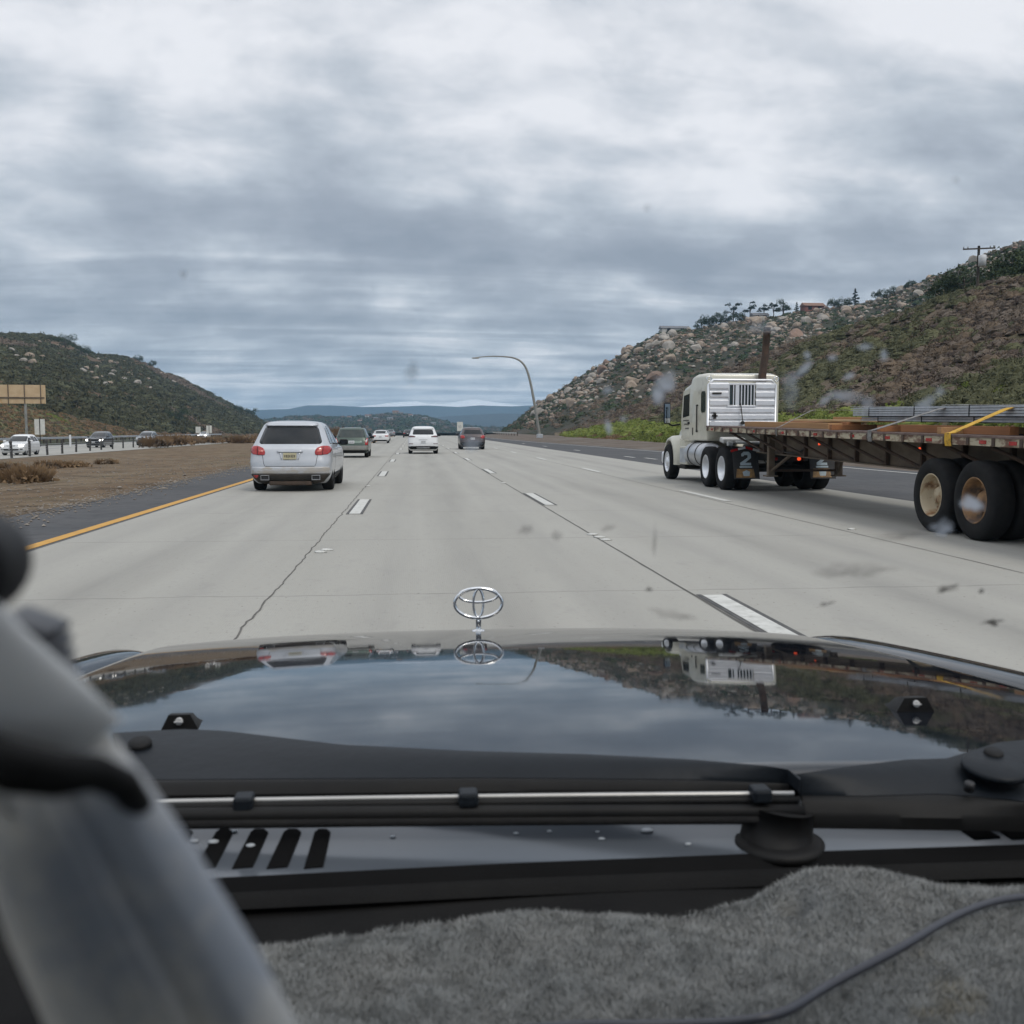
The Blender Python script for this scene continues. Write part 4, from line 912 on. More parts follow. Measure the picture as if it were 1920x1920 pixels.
def white_suv(loc):
    root = empty('suv', loc, 0, 'white suv with black lower bumper ahead in our own lane', 'car')
    sh = Shape(scaled(SUV, .955, .95, 1.0), 0.07); b = sh.body().build('body', MAT['white'], root); cut_arches(b, .76, (.88, 3.55), .37, .27); add_wheels(root, .775, (.88, 3.55), .37, .25)
    sh.patch('rear_window', 'rear', W2(1.17, 1.45, .64, .58), MAT['glass'], root, 0.006, 8, 12)
    sh.patch('spoiler', 'rear', [(1.47, -.60, .60), (1.56, -.58, .58)], MAT['white'], root, 0.07, 3, 10, skirt=.05)
    m_l = M('dark_red_lens', (0.10, 0.02, 0.025), (0.06, 0.015, 0.02), 10, 0.2, coat=.5)
    for sg in (-1, 1):
        sh.patch('tail_light', 'rear', [(z, min(sg * a, sg * b_), max(sg * a, sg * b_)) for z, a, b_ in [(1.01, .52, .87), (1.03, .46, .89), (1.07, .50, .885), (1.10, .66, .87)]], m_l, root, 0.014, 5, 8)
        sh.patch('reflector', 'rear', [(.60, min(sg * .62, sg * .86), max(sg * .62, sg * .86)), (.635, min(sg * .60, sg * .87), max(sg * .60, sg * .87))], m_l, root, 0.012, 2, 6)
    sh.patch('bumper', 'rear', [(.30, -.76, .76), (.36, -.86, .86), (.46, -.90, .90), (.475, -.70, .70)], MAT['black_plastic'], root, 0.02, 6, 18)
    sh.patch('skid_plate', 'rear', [(.34, -.38, .38), (.40, -.42, .42)], MAT['alloy'], root, 0.035, 2, 8)
    plate(root, sh, 0, .73, MAT['plate_white']); sh.patch('plate_brow', 'rear', [(.85, -.25, .25), (.865, -.25, .25)], MAT['alloy'], root, 0.02, 1, 6)
    side_glass(root, sh, [[(1.12, .62, 1.2), (1.45, .9, 1.28)], [(1.10, 1.28, 2.1), (1.5, 1.34, 2.05)], [(1.09, 2.18, 3.0), (1.42, 2.18, 2.5)]])
    for sg in (-1, 1): mirror_part(root, .89, 2.85, 1.13, MAT['black_plastic'], sg)
    return root
def brown_suv(loc):
    root = empty('crossover', loc, 0, 'brown crossover in the lane to the right near the white roadside sign', 'car')
    sh = Shape(scaled(SUV, .97, .95, .985), 0.08); b = sh.body().build('body', MAT['brown'], root); cut_arches(b, .78, (.88, 3.55), .37, .27); add_wheels(root, .795, (.88, 3.55), .37, .25)
    sh.patch('rear_window', 'rear', W2(1.15, 1.45, .68, .58), MAT['glass'], root, 0.006, 8, 12)
    for sg in (-1, 1):
        sh.patch('tail_light', 'rear', [(z, min(sg * a, sg * b_), max(sg * a, sg * b_)) for z, a, b_ in [(.82, .66, .80), (.88, .58, .90), (1.0, .60, .915), (1.06, .74, .89)]], MAT['red'], root, 0.014, 5, 8)
    sh.patch('bumper', 'rear', [(.285, -.70, .70), (.36, -.86, .86), (.52, -.91, .91), (.545, -.80, .80)], MAT['black_plastic'], root, 0.018, 6, 18)
    plate(root, sh, 0, .80, MAT['plate_white'])
    side_glass(root, sh, [[(1.12, .62, 1.2), (1.45, .9, 1.28)], [(1.10, 1.28, 2.1), (1.5, 1.34, 2.05)], [(1.09, 2.18, 3.0), (1.42, 2.18, 2.5)]])
    for sg in (-1, 1): mirror_part(root, .90, 2.85, 1.11, MAT['brown'], sg)
    mb = MB(); mb.box((.0, .95, 1.675), (.05, .22, .05), .02); mb.build('roof_antenna', MAT['black_plastic'], root); return root
SEDAN = [(.20, .12, 4.65, .78, .15, .3), (.30, .03, 4.72, .86, .2, .4), (.48, .00, 4.76, .90, .26, .5), (.66, .01, 4.74, .91, .28, .55), (.80, .04, 4.62, .90, .28, .55), (.90, .07, 4.2, .885, .27, .5), (.96, .12, 3.5, .87, .26, .4), (1.00, .40, 3.25, .84, .25, .3), (1.04, .75, 3.15, .80, .24, .28), (1.20, 1.05, 2.85, .70, .22, .25), (1.34, 1.35, 2.5, .62, .2, .22), (1.41, 1.65, 2.2, .52, .18, .18), (1.43, 1.85, 2.0, .3, .05, .05)]
def sedan(loc, rz, paint, label, lit=False, sc=(1, 1, 1), black_low=False, back=True, group=None, name='sedan'):
    root = empty(name, loc, rz, label, 'car', group)
    sh = Shape(scaled(SEDAN, *sc), 0.06); b = sh.body(4).build('body', paint, root); wy = (.95 * sc[1], 3.75 * sc[1]); cut_arches(b, .76 * sc[0], wy, .33, .25); add_wheels(root, .775 * sc[0], wy, .33, .22)
    z = lambda v: v * sc[2]; x = lambda v: v * sc[0]; y = lambda v: v * sc[1]
    sh.patch('rear_window', 'rear', [(z(1.05), -x(.66), x(.66)), (z(1.08), -x(.68), x(.68)), (z(1.34), -x(.54), x(.54)), (z(1.36), -x(.50), x(.50))], MAT['glass'], root, 0.006, 6, 8)
    sh.patch('windscreen', 'front', [(z(1.03), -x(.70), x(.70)), (z(1.07), -x(.70), x(.70)), (z(1.34), -x(.55), x(.55)), (z(1.36), -x(.50), x(.50))], MAT['glass'], root, 0.006, 6, 8)
    for sg in (-1, 1):
        sh.patch('tail_light', 'rear', [(z(.72), min(sg * x(.52), sg * x(.84)), max(sg * x(.52), sg * x(.84))), (z(.84), min(sg * x(.46), sg * x(.87)), max(sg * x(.46), sg * x(.87)))], MAT['red'], root, 0.012, 3, 6)
        sh.patch('headlight', 'front', [(z(.62), min(sg * x(.50), sg * x(.84)), max(sg * x(.50), sg * x(.84))), (z(.74), min(sg * x(.56), sg * x(.87)), max(sg * x(.56), sg * x(.87)))], MAT['headlight'] if lit else MAT['clear_lens'], root, 0.012, 3, 6)
        mirror_part(root, x(.86), y(2.95), z(1.0), paint, sg)
    sh.patch('grille', 'front', [(z(.42), -x(.42), x(.42)), (z(.58), -x(.50), x(.50))], MAT['black_plastic'], root, 0.01, 3, 8)
    sh.patch('bumper', 'rear', [(z(.22), -x(.66), x(.66)), (z(.28), -x(.78), x(.78)), (z(.36), -x(.80), x(.80))], MAT['black_plastic'], root, 0.012, 3, 10)
    plate(root, sh, 0, z(.70), MAT['plate_white']); plate(root, sh, 0, z(.36), MAT['plate_white'], where='front')
    side_glass(root, sh, [[(z(1.03), y(1.15), y(2.05)), (z(1.33), y(1.62), y(2.05))], [(z(1.02), y(2.12), y(2.95)), (z(1.33), y(2.12), y(2.4))]])
    return root
def oncoming_suv(loc, paint, label, group=None, sc=(.955, .95, 1.0), hatch=False, name='suv', lit=True):
    root = empty(name, loc, math.pi, label, 'car', group)
    sh = Shape(scaled(SUV, *sc), 0.07); b = sh.body(4).build('body', paint, root); wy = (.88 * sc[1] / .95, 3.6 * sc[1] / .95); r_ = .36 * sc[2] if not hatch else .30; cut_arches(b, .78 * sc[0], wy, r_, .27); add_wheels(root, .80 * sc[0], wy, r_, .23)
    Z = lambda v: v * sc[2]; X = lambda v: v * sc[0]; Y = lambda v: v * sc[1]
    sh.patch('windscreen', 'front', rr(Z(1.10), Z(1.53), -X(.78), X(.78), -X(.62), X(.62), .06), MAT['glass'], root, 0.006, 8, 10)
    sh.patch('grille', 'front', [(Z(.74), -X(.30), X(.30)), (Z(.79), -X(.34), X(.34))] if hatch else [(Z(.62), -X(.40), X(.40)), (Z(.66), -X(.48), X(.48)), (Z(.86), -X(.52), X(.52))], MAT['black_plastic'], root, 0.012, 4, 8)
    sh.patch('lower_grille', 'front', [(Z(.40), -X(.55), X(.55)), (Z(.52), -X(.62), X(.62))], MAT['black_plastic'], root, 0.012, 3, 8)
    for sg in (-1, 1):
        sh.patch('headlight', 'front', [(Z(.70), min(sg * X(.60), sg * X(.84)), max(sg * X(.60), sg * X(.84))), (Z(.86), min(sg * X(.62), sg * X(.91)), max(sg * X(.62), sg * X(.91)))], MAT['headlight'] if lit else MAT['clear_lens'], root, 0.014, 3, 5)
        sh.patch('fog_lamp_recess', 'front', [(Z(.46), min(sg * X(.66), sg * X(.84)), max(sg * X(.66), sg * X(.84))), (Z(.54), min(sg * X(.70), sg * X(.86)), max(sg * X(.70), sg * X(.86)))], MAT['black_plastic'], root, 0.012, 3, 4)
        mirror_part(root, X(.91), Y(2.95), Z(1.13), paint, sg)
    plate(root, sh, 0, Z(.58), MAT['plate_white'], where='front')
    side_glass(root, sh, [[(Z(1.12), Y(.62), Y(1.28)), (Z(1.48), Y(.95), Y(1.36))], [(Z(1.10), Y(1.36), Y(2.2)), (Z(1.52), Y(1.44), Y(2.18))], [(Z(1.09), Y(2.28), Y(3.2)), (Z(1.42), Y(2.28), Y(2.6))]])
    sh.patch('rear_window', 'rear', rr(Z(1.14), Z(1.48), -X(.68), X(.68), -X(.6), X(.6), .05), MAT['glass'], root, 0.006, 5, 8)
    return root
silver_suv((-2.93, 24.5, 0))
green_wagon((-3.28, 54.0, 0)); white_suv((0.52, 62.3, 0)); brown_suv((4.28, 75.8, 0))
sedan((-3.72, 113, 0), 0, MAT['white'], 'white sedan far ahead in the left lane, smaller than the white suv')
sedan((-4.2, 139, 0), 0, MAT['grey_paint'], 'pale sedan peeking out from behind the right side of the white sedan', sc=(1, 1, 1.02))
sedan((-5.2, 225, 0), 0, MAT['grey_paint'], 'tiny silver sedan far ahead beside the broken lane line', sc=(1.05, 1, 1.05))
sedan((-1.3, 195, 0), 0, MAT['black_paint'], 'tiny dark sedan just left of the white suv far ahead', sc=(1, 1, 1.03))
OG = 'oncoming cars on the opposite road'
oncoming_suv((-28.9, 80.5, -.385), MAT['white'], 'white oncoming hatchback with lit headlights behind the barrier posts', OG, (.88, .78, .90), True, 'hatchback')
oncoming_suv((-33.0, 114, -.385), MAT['black_paint'], 'black oncoming suv with lit headlights between the barrier posts', OG)
oncoming_suv((-32.2, 130, -.385), MAT['grey_paint'], 'grey oncoming van half hidden by the dark red shrub', OG, (.93, .95, 1.0), name='van', lit=False)
sedan((-44.0, 223, -.385), math.pi, MAT['white'], 'white oncoming sedan far off beside the pair of white sign backs', True, group=OG)
# ------------------------------------------------------------------ the tractor and the flatbed trailer
m_cream = M('cream_paint', (0.62, 0.60, 0.50), (0.55, 0.53, 0.44), 2.5, 0.38, coat=.4, c3=(0.40, 0.37, 0.30), scale3=3, lo3=.55, hi3=.75)
m_rust = M('rusty_steel', (0.055, 0.040, 0.032), (0.095, 0.060, 0.042), 7, 0.85, .1, bump=.3, bscale=40)
m_rail = M('chipped_cream_rail', (0.40, 0.35, 0.25), (0.13, 0.07, 0.045), 3.2, 0.7, lo=.46, hi=.54, detail=8, stretch=(1, .8, 2.5), c3=(0.23, 0.17, 0.12), scale3=9, lo3=.52, hi3=.6)
m_deck = M('worn_deck_boards', (0.13, 0.085, 0.07), (0.08, 0.055, 0.045), 6, 0.85, stretch=(6, .4, 1))
m_beam = M('faded_brown_beam', (0.155, 0.12, 0.082), (0.095, 0.068, 0.047), 2.5, 0.75, stretch=(1, .6, 1.5), c3=(0.07, 0.045, 0.03), scale3=4, lo3=.58, hi3=.72)
m_wood = M('fresh_timber', (0.44, 0.25, 0.11), (0.36, 0.20, 0.09), 3, 0.75, stretch=(8, .5, 8)); m_wood2 = M('orange_timber', (0.36, 0.155, 0.06), (0.28, 0.12, 0.05), 3, 0.75, stretch=(8, .5, 8)); m_wood3 = M('pale_timber', (0.50, 0.38, 0.22), (0.42, 0.30, 0.16), 3, 0.75, stretch=(8, .5, 8))
m_rimcream = M('rusty_cream_rim', (0.46, 0.38, 0.26), (0.26, 0.14, 0.06), 4, 0.65, lo=.5, hi=.68, c3=(0.15, 0.08, 0.045), scale3=7, lo3=.6, hi3=.7)
m_rimrust = M('rusty_orange_rim', (0.30, 0.17, 0.075), (0.15, 0.085, 0.045), 4, 0.7, lo=.4, hi=.6, c3=(0.08, 0.055, 0.04), scale3=6, lo3=.55, hi3=.65)
m_flap = M('mudflap_rubber', (0.018, 0.018, 0.019), (0.03, 0.028, 0.027), 5, 0.7)
m_markblue = M('pale_blue_print', (0.42, 0.50, 0.54), (0.34, 0.41, 0.45), 12, 0.6); m_markor = M('orange_print', (0.38, 0.22, 0.08), (0.16, 0.10, 0.05), 9, 0.6)
def big_tyre(r, w):
    mb = MB(); h = w / 2
    mb.lathe([(-h * .8, r * .55), (-h, r * .62), (-h * 1.04, r * .78), (-h * .98, r * .93), (-h * .80, r * .985), (-h * .3, r), (h * .3, r), (h * .80, r * .985), (h * .98, r * .93), (h * 1.04, r * .78), (h, r * .62), (h * .8, r * .55)], 56, 'x', cap=False)
    me = mb.mesh('wheel'); me.materials.append(MAT['rubber']); return me
def dish_rim(r, w, mat, deep=True, lugs=10):
    """the outer dish faces -x"""
    mb = MB(); h = w / 2
    if deep: prof = [(-h * .95, r * .585), (-h * .99, r * .565), (-h * .9, r * .545), (-h * .1, r * .50), (h * .35, r * .44), (h * .40, r * .26), (h * .1, r * .25), (-h * .25, r * .20), (-h * .3, .001)]
    else: prof = [(-h * .95, r * .585), (-h * 1.0, r * .565), (-h * .85, r * .54), (-h * .55, r * .50), (-h * .62, r * .30), (-h * 1.0, r * .22), (-h * 1.15, r * .15), (-h * 1.2, .001)]
    mb.lathe(prof, 48, 'x', cap=False)
    for i in range(lugs):
        a = i * 2 * math.pi / lugs; x = (h * .30 if deep else -h * .66); mb.lathe([(x - .04, .022), (x + .03, .022)], 6, 'x', (0, math.cos(a) * r * .36, math.sin(a) * r * .36))
    me = mb.mesh('rim'); me.materials.append(mat); return me
TY = big_tyre(.52, .28); TYT = big_tyre(.53, .29)
RIMP = dish_rim(.52, .28, MAT['polished']); RIMF = dish_rim(.52, .28, MAT['polished'], False); RIMC = dish_rim(.53, .29, m_rimcream); RIMR = dish_rim(.53, .29, m_rimrust)
def duals(root, y, half, tyre, rim, r, w, gap=.06):
    for sg in (-1, 1):
        for k in (0, 1):
            o = link('wheel', tyre, root); o.location = (sg * (half - w / 2 - k * (w + gap)), y, r); o.rotation_euler = (0, 0, 0 if sg < 0 else math.pi)
            if k == 0: link('rim', rim, o)
    mb = MB(); mb.tube([(-half + .2, y, r), (half - .2, y, r)], .09, 10); mb.build('axle', MAT['dark_metal'], root)

TX, TY0, DY = 8.72, 24.38, -.62
def tractor():
    root = empty('semi_truck', (TX, TY0, 0), 0, 'cream semi truck tractor with a rusty smoke stack and aluminium headache rack', 'truck')
    H = 1.26
    # cab with sleeper: a rounded box section lofted along y
    def sect(hw, z0, z1, r, top):
        pts = []
        for (cx, cz, a0, a1, rad) in ((hw - r, z0 + .06, -90, 0, .06), (hw - top, z1 - top * .8, 0, 90, top), (-hw + top, z1 - top * .8, 90, 180, top), (-hw + r, z0 + .06, 180, 270, .06)):
            for i in range(7):
                a = R(a0 + (a1 - a0) * i / 6); ex = rad if rad == .06 else rad; pts.append((cx + (r if rad == .06 else rad) * math.cos(a), cz + (.06 if rad == .06 else rad * .8) * math.sin(a)))
        return pts
    rows = []
    for y, hw, z0, z1, top in ((2.02, .90, 1.22, 2.84, .10), (2.05, .96, 1.17, 2.90, .13), (2.4, .97, 1.16, 2.96, .15), (3.2, .975, 1.16, 2.97, .16), (3.45, .985, 1.14, 2.93, .16), (3.6, .985, 1.13, 2.78, .16), (4.35, .96, 1.13, 2.68, .18), (4.55, .93, 1.15, 2.50, .2), (4.95, .86, 1.2, 1.98, .18), (5.0, .80, 1.25, 1.90, .15)):
        rows.append([Vector((p[0] - .10, y, p[1])) for p in sect(hw, z0, z1, .06, top)])
    mb = MB(); mb.grid(rows, close=True)
    mb.bm.verts.ensure_lookup_table(); n = len(rows[0]); mb.bm.faces.new(mb.bm.verts[:n]); mb.bm.faces.new(mb.bm.verts[-n:]); bmesh.ops.recalc_face_normals(mb.bm, faces=mb.bm.faces[:])
    cab = mb.build('cab', m_cream, root); smooth_by_angle(cab, 40)
    xl = -1.075
    seam = M('cab_seam', (0.10, 0.095, 0.08), (0.14, 0.13, 0.11), 6, .8)
    def sidepanel(name, poly, mat, x0, x1, par=cab):
        m = MB(); m.prism(poly, x0, x1, 'x'); return m.build(name, mat, par)
    sidepanel('sleeper_window', [(2.20, 1.98), (2.26, 1.92), (2.50, 1.92), (2.56, 1.98), (2.56, 2.42), (2.50, 2.48), (2.26, 2.48), (2.20, 2.42)], MAT['glass_green'], xl - .012, xl + .03)
    sidepanel('sleeper_window', [(2.20, 1.98), (2.26, 1.92), (2.50, 1.92), (2.56, 1.98), (2.56, 2.42), (2.50, 2.48), (2.26, 2.48), (2.20, 2.42)], MAT['glass_green'], .855, .885)
    for xx in (xl - .008, .86): 
        d = sidepanel('door', [(3.62, 1.2), (4.55, 1.2), (4.60, 1.75), (4.38, 2.55), (3.62, 2.62)], m_cream, xx, xx + .02)
        sidepanel('door_window', [(3.72, 1.85), (4.40, 1.80), (4.30, 2.42), (3.72, 2.46)], MAT['glass'], xx - .006 if xx < 0 else xx + .01, xx + .016 if xx < 0 else xx + .026, d)
        sidepanel('door_handle', [(3.68, 1.62), (3.84, 1.62), (3.84, 1.68), (3.68, 1.68)], MAT['black_plastic'], xx - .02 if xx < 0 else xx + .01, xx + .01 if xx < 0 else xx + .04, d)
    sidepanel('grab_bar', [(2.92, 1.42), (2.95, 1.42), (2.95, 2.12), (2.92, 2.12)], MAT['dark_metal'], xl - .035, xl - .012)
    for zz in (1.40, 2.10): sidepanel('grab_bar_foot', [(2.88, zz), (2.99, zz), (2.99, zz + .04), (2.88, zz + .04)], MAT['dark_metal'], xl - .03, xl + .01)
    sidepanel('cab_vent', [(3.32, 1.32), (3.40, 1.32), (3.40, 1.52), (3.32, 1.52)], MAT['dark_metal'], xl - .012, xl + .02)
    m = MB(); m.box((-.10, 4.78, 2.22), (1.6, .04, .55), .02, rot=(R(-38), 0, 0)); m.build('windscreen', MAT['glass'], cab)
    # door lettering: two rows of small dark marks, unreadable at this distance
    m = MB()
    for r_, zz in ((0, 1.72), (1, 1.62), (2, 1.50)):
        for i in range(6 - r_): m.box((xl - .021, 3.78 + i * .10, zz), (.004, .055, .035))
    m.build('door_markings', MAT['ink'], cab)
    # hood, fenders, bumper, headlight
    rows = []
    for y, hw, z1 in ((4.98, .80, 1.92), (5.5, .74, 1.84), (6.1, .66, 1.72), (6.45, .58, 1.60), (6.58, .5, 1.45)):
        pts = []
        for i in range(15):
            a = math.pi * i / 14; pts.append(Vector((-.10 + hw * math.copysign(abs(math.cos(a)) ** .6, math.cos(a)), y, .75 + (z1 - .75) * abs(math.sin(a)) ** .5)))
        rows.append(pts)
    m = MB(); m.grid(rows); m.bm.verts.ensure_lookup_table(); m.bm.faces.new(m.bm.verts[:15]); m.bm.faces.new(m.bm.verts[-15:]); m.build('hood', m_cream, root, True)
    for sg in (-1, 1):
        c = Vector((sg * 1.03 - .0, 5.55, .52)); rows = []
        for i in range(17):
            a = R(-12 + 200 * i / 16); rad = .67; rows.append([Vector((c.x + dx * sg, c.y + math.cos(a) * (rad + dr), c.z + .02 + math.sin(a) * (rad * 1.06 + dr))) for dx, dr in ((-.62, .05), (-.25, .06), (.06, .03), (.16, -.03), (.17, -.09), (.13, -.10), (-.55, -.06))])
        m = MB(); m.grid(rows, close=True); m.build('fender', m_cream, root, True)
        m = MB(); m.prism([(4.98, .80), (5.02, 1.20), (4.55, 1.16), (4.0, 1.12), (3.5, 1.14), (3.5, .80)], sg * .98 - .02, sg * .98 + .02, 'x'); m.build('cowl_panel', m_cream, root)
        m = MB(); m.box((sg * .88, 6.42, 1.06), (.26, .2, .2), .05); m.build('headlight', MAT['clear_lens'], root, True)
        m = MB(); m.tube([(sg * 1.0 - .1, 4.62, 1.62), (sg * 1.22 - .1, 4.66, 1.58), (sg * 1.34 - .08, 4.66, 1.62)], .025, 8); arm = m.build('mirror_arm', MAT['black_plastic'], root)
        m = MB(); m.box((sg * 1.40 - .08, 4.68, 1.94), (.20, .12, .62), .05, seg=3); mh = m.build('mirror_housing', MAT['black_plastic'], arm, True)
        m = MB(); m.box((sg * 1.40 - .08, 4.615, 2.0), (.15, .008, .40), .003); m.build('mirror_glass', M('mirror', (.30, .36, .44), (.26, .32, .4), 3, .04, 1.0), arm); m = MB(); m.box((sg * 1.40 - .08, 4.613, 1.72), (.15, .012, .13), .003); m.build('spot_mirror', MAT['chrome'], arm)
    m = MB(); m.box((-.0, 6.55, .62), (2.3, .22, .36), .06); m.build('front_bumper', MAT['polished'], root, True)
    # sides: tool box, tank, steps
    for sg in (-1, 1):
        m = MB(); m.box((sg * .98, 4.10, .74), (.34, .75, .52), .03); o = m.build('battery_box', m_cream, root); 
        m2 = MB(); m2.box((sg * 1.158, 4.10, .74), (.012, .60, .40), .004); m2.build('step_plate', MAT['galv'], o)
        m = MB(); m.lathe([(2.05, .01), (2.05, .30), (2.08, .325), (3.60, .325), (3.63, .30), (3.63, .01)], 28, 'y', (sg * .94, 0, .80)); o = m.build('fuel_tank', M('brushed_aluminium', (.55, .56, .58), (.45, .46, .48), 5, .35, .7), root)
        for yy in (2.45, 3.2):
            m2 = MB(); m2.lathe([(yy - .03, .325), (yy - .03, .335), (yy + .03, .335), (yy + .03, .325)], 28, 'y', (sg * .94, 0, .80)); m2.build('tank_strap', MAT['dark_metal'], o)
    m = MB()
    for sg in (-1, 1): m.box((sg * .42, 2.6, .86), (.09, 7.4, .26), .01)
    m.box((0, -.95, .84), (.9, .06, .24), .01); m.box((0, 1.2, .86), (.86, .1, .22)); m.box((0, .2, .95), (1.0, .9, .10), .02); m.build('frame', MAT['dark_metal'], root)
    m = MB(); m.lathe([(1.0, .001), (1.0, .46), (1.06, .48), (1.10, .44), (1.10, .001)], 24, 'z', (0, .75, 0)); m.build('fifth_wheel', MAT['dark_metal'], root)
    m = MB(); m.box((-.55, 1.45, 1.19), (.60, .36, .13), .03, rot=(R(8), 0, 0)); m.box((-.18, 1.35, 1.13), (.7, .25, .06), .02); m.box((-.70, 1.2, 1.10), (.14, .14, .12), .03); m.build('deck_plate', M('white_deck_plate', (.70, .70, .68), (.55, .55, .53), 5, .5), root)
    duals(root, 0.0, 1.29, TY, RIMP, .52, .28); duals(root, 1.36, 1.29, TY, RIMP, .52, .28)
    for sg in (-1, 1):
        o = link('wheel', TY, root); o.location = (sg * 1.11, 5.55, .52); o.rotation_euler.z = 0 if sg < 0 else math.pi; link('rim', RIMF, o)
    m = MB(); m.tube([(-1, 5.55, .5), (1, 5.55, .5)], .07, 8); m.box((-.55, 4.7, .40), (1.0, .9, .12), .04); m.build('front_axle', MAT['dark_metal'], root)
    # mudflaps with printed mark, hanger with red and white stripe
    for sg in (-1, 1):
        tilt = R(-16)
        fl = MB(); fl.box((sg * .93, -.80, .66), (.62, .012, .74), .004, rot=(tilt, 0, 0)); fo = fl.build('mudflap', m_flap, root)
        def fq(name, poly, mat, d=.008):
            m = MB(); vs = [Vector((sg * .93 + x, -.80, .66)) + Matrix.Rotation(tilt, 3, 'X') @ Vector((0, -.006 - d, z)) for x, z in poly]
            vb = [v + Matrix.Rotation(tilt, 3, 'X') @ Vector((0, d, 0)) for v in vs]; A = [m.bm.verts.new(v) for v in vs]; B = [m.bm.verts.new(v) for v in vb]; m.bm.faces.new(A); m.bm.faces.new(B[::-1])
            for i in range(len(A)): m.bm.faces.new((A[i], A[(i + 1) % len(A)], B[(i + 1) % len(A)], B[i]))
            bmesh.ops.recalc_face_normals(m.bm, faces=m.bm.faces[:]); return m.build(name, mat, fo)
        fq('printed_mark', [(-.10, .24), (-.04, .29), (.08, .29), (.13, .24), (.13, .14), (-.02, .02), (.12, .02), (.12, -.04), (-.14, -.04), (-.14, .02), (.05, .15), (.05, .21), (-.03, .21), (-.05, .18), (-.10, .18)], m_markblue)
        fq('printed_line', [(-.16, -.10), (.14, -.10), (.14, -.06), (-.16, -.06)], m_markblue)
        fq('printed_patch', [(-.26, -.34), (.20, -.34), (.17, -.13), (-.23, -.13)], m_markor); fq('printed_blob', [(-.08, -.30), (.06, -.30), (.08, -.2), (0, -.16), (-.1, -.2)], m_markblue, .012)
        m = MB(); m.tube([(sg * .45, -.70, 1.04), (sg * 1.25, -.70, 1.04)], .022, 8); hg = m.build('flap_hanger', MAT['dark_metal'], root)
        for i in range(4):
            m = MB(); m.box((sg * .93 - .27 + i * .18, -.735, 1.045 - .045 * abs(i - 1.5)), (.175, .012, .055), .003, rot=(0, R(14 if i < 2 else -14) * -1, 0)); m.build('reflective_tape', (MAT['red'], MAT['plate_white'])[i % 2], hg)
        m = MB(); m.lathe([(-1.04, .001), (-1.04, .038), (-1.0, .042)], 14, 'y', (sg * .28, 0, .78)); m.build('tail_light', MAT['marker_light'] if sg > 0 else MAT['red'], root)
    # rusty stack
    m = MB(); m.tube([(.36, 1.90, 1.4), (.36, 1.90, 2.9), (.42, 1.88, 3.4), (.45, 1.86, 4.12)], [.105, .105, .095, .09], 14); m.lathe([(3.95, .098), (4.02, .10)], 14, 'z', (.45, 1.865, 0)); m.build('exhaust_stack', m_rust, root, True)
    # headache rack behind the cab: frame, ribbed sheet, barred window
    y0 = 1.62; x0, x1, z0, z1 = -1.16, .62, 1.50, 2.74
    m = MB(); m.tube([(x0, y0, z0), (x0, y0, z1 - .12), (x0 + .12, y0, z1), (x1 - .12, y0, z1), (x1, y0, z1 - .12), (x1, y0, z0)], .035, 10); m.box(((x0 + x1) / 2, y0, z0), (x1 - x0, .07, .07), .01)
    rk = m.build('headache_rack', MAT['polished'], root, True)
    def ribs(xa, xb, za, zb, nrib):
        rows = []; N_ = nrib * 16
        for i in range(N_ + 1):
            t = i / N_; zz = za + (zb - za) * t; ph = (t * nrib) % 1; d = .0 if ph < .12 or ph > .88 else .035 * min(1, min(ph - .12, .88 - ph) / .10); rows.append([Vector((xa, y0 - .01 - d, zz)), Vector((xb, y0 - .01 - d, zz))])
        m = MB(); m.grid(rows, smooth=False); return m
    wx0, wx1, wz0, wz1 = -.62, .05, 2.10, 2.62
    for (a, b, c, d, nn) in ((x0 + .03, x1 - .03, z0 + .03, wz0 - .05, 3), (x0 + .03, wx0 - .02, wz0 - .05, z1 - .05, 3), (wx1 + .04, x1 - .03, wz0 - .05, z1 - .05, 3)): ribs(a, b, c, d, nn).build('ribbed_sheet', MAT['polished'], rk)
    m = MB(); m.box(((wx0 + wx1) / 2, y0 + .03, (wz0 + wz1) / 2), (wx1 - wx0 + .04, .02, wz1 - wz0), .003); m.build('rack_window', MAT['glass_green'], rk)
    for xx in [wx0, -.50, -.40] + [-.29 + i * .085 for i in range(5)]:
        m = MB(); m.box((xx, y0 - .012, (wz0 + wz1) / 2), (.10 if xx == -.40 else .03, .03, wz1 - wz0 + .02), .004); m.build('window_bar', MAT['polished'], rk)
    for zz in (wz0 - .03, wz1 + .02): 
        m = MB(); m.box(((wx0 + wx1) / 2, y0 - .012, zz), (wx1 - wx0 + .1, .035, .05), .005); m.build('window_frame', MAT['polished'], rk)
    for xx in (x0, x1):
        m = MB(); m.tube([(xx + .06 * math.cos(a), y0 - .05, z1 + .03 + .06 * math.sin(a)) for a in np.linspace(0, 2 * math.pi, 17)[:-1]], .014, 6, True); m.build('work_lamp', MAT['chrome'], rk)
    for zz, xx, w, h in ((2.40, -.95, .24, .05), (1.82, -1.0, .07, .16), (1.82, -1.0, .14, .05)):
        m = MB(); m.box((xx, y0 - .06, zz), (w, .04, h), .006); m.build('rack_bracket', MAT['dark_metal'], rk)
    m = MB(); m.tube([(-.32, y0 - .06, 2.14), (-.30, y0 - .10, 1.9), (-.27, y0 - .12, 1.66)], .012, 6); m.lathe([(-.02, .05), (.02, .05)], 12, 'y', (-.27, y0 - .10, 1.64)); m.build('air_hose', MAT['dark_metal'], rk)
    return root
tractor()

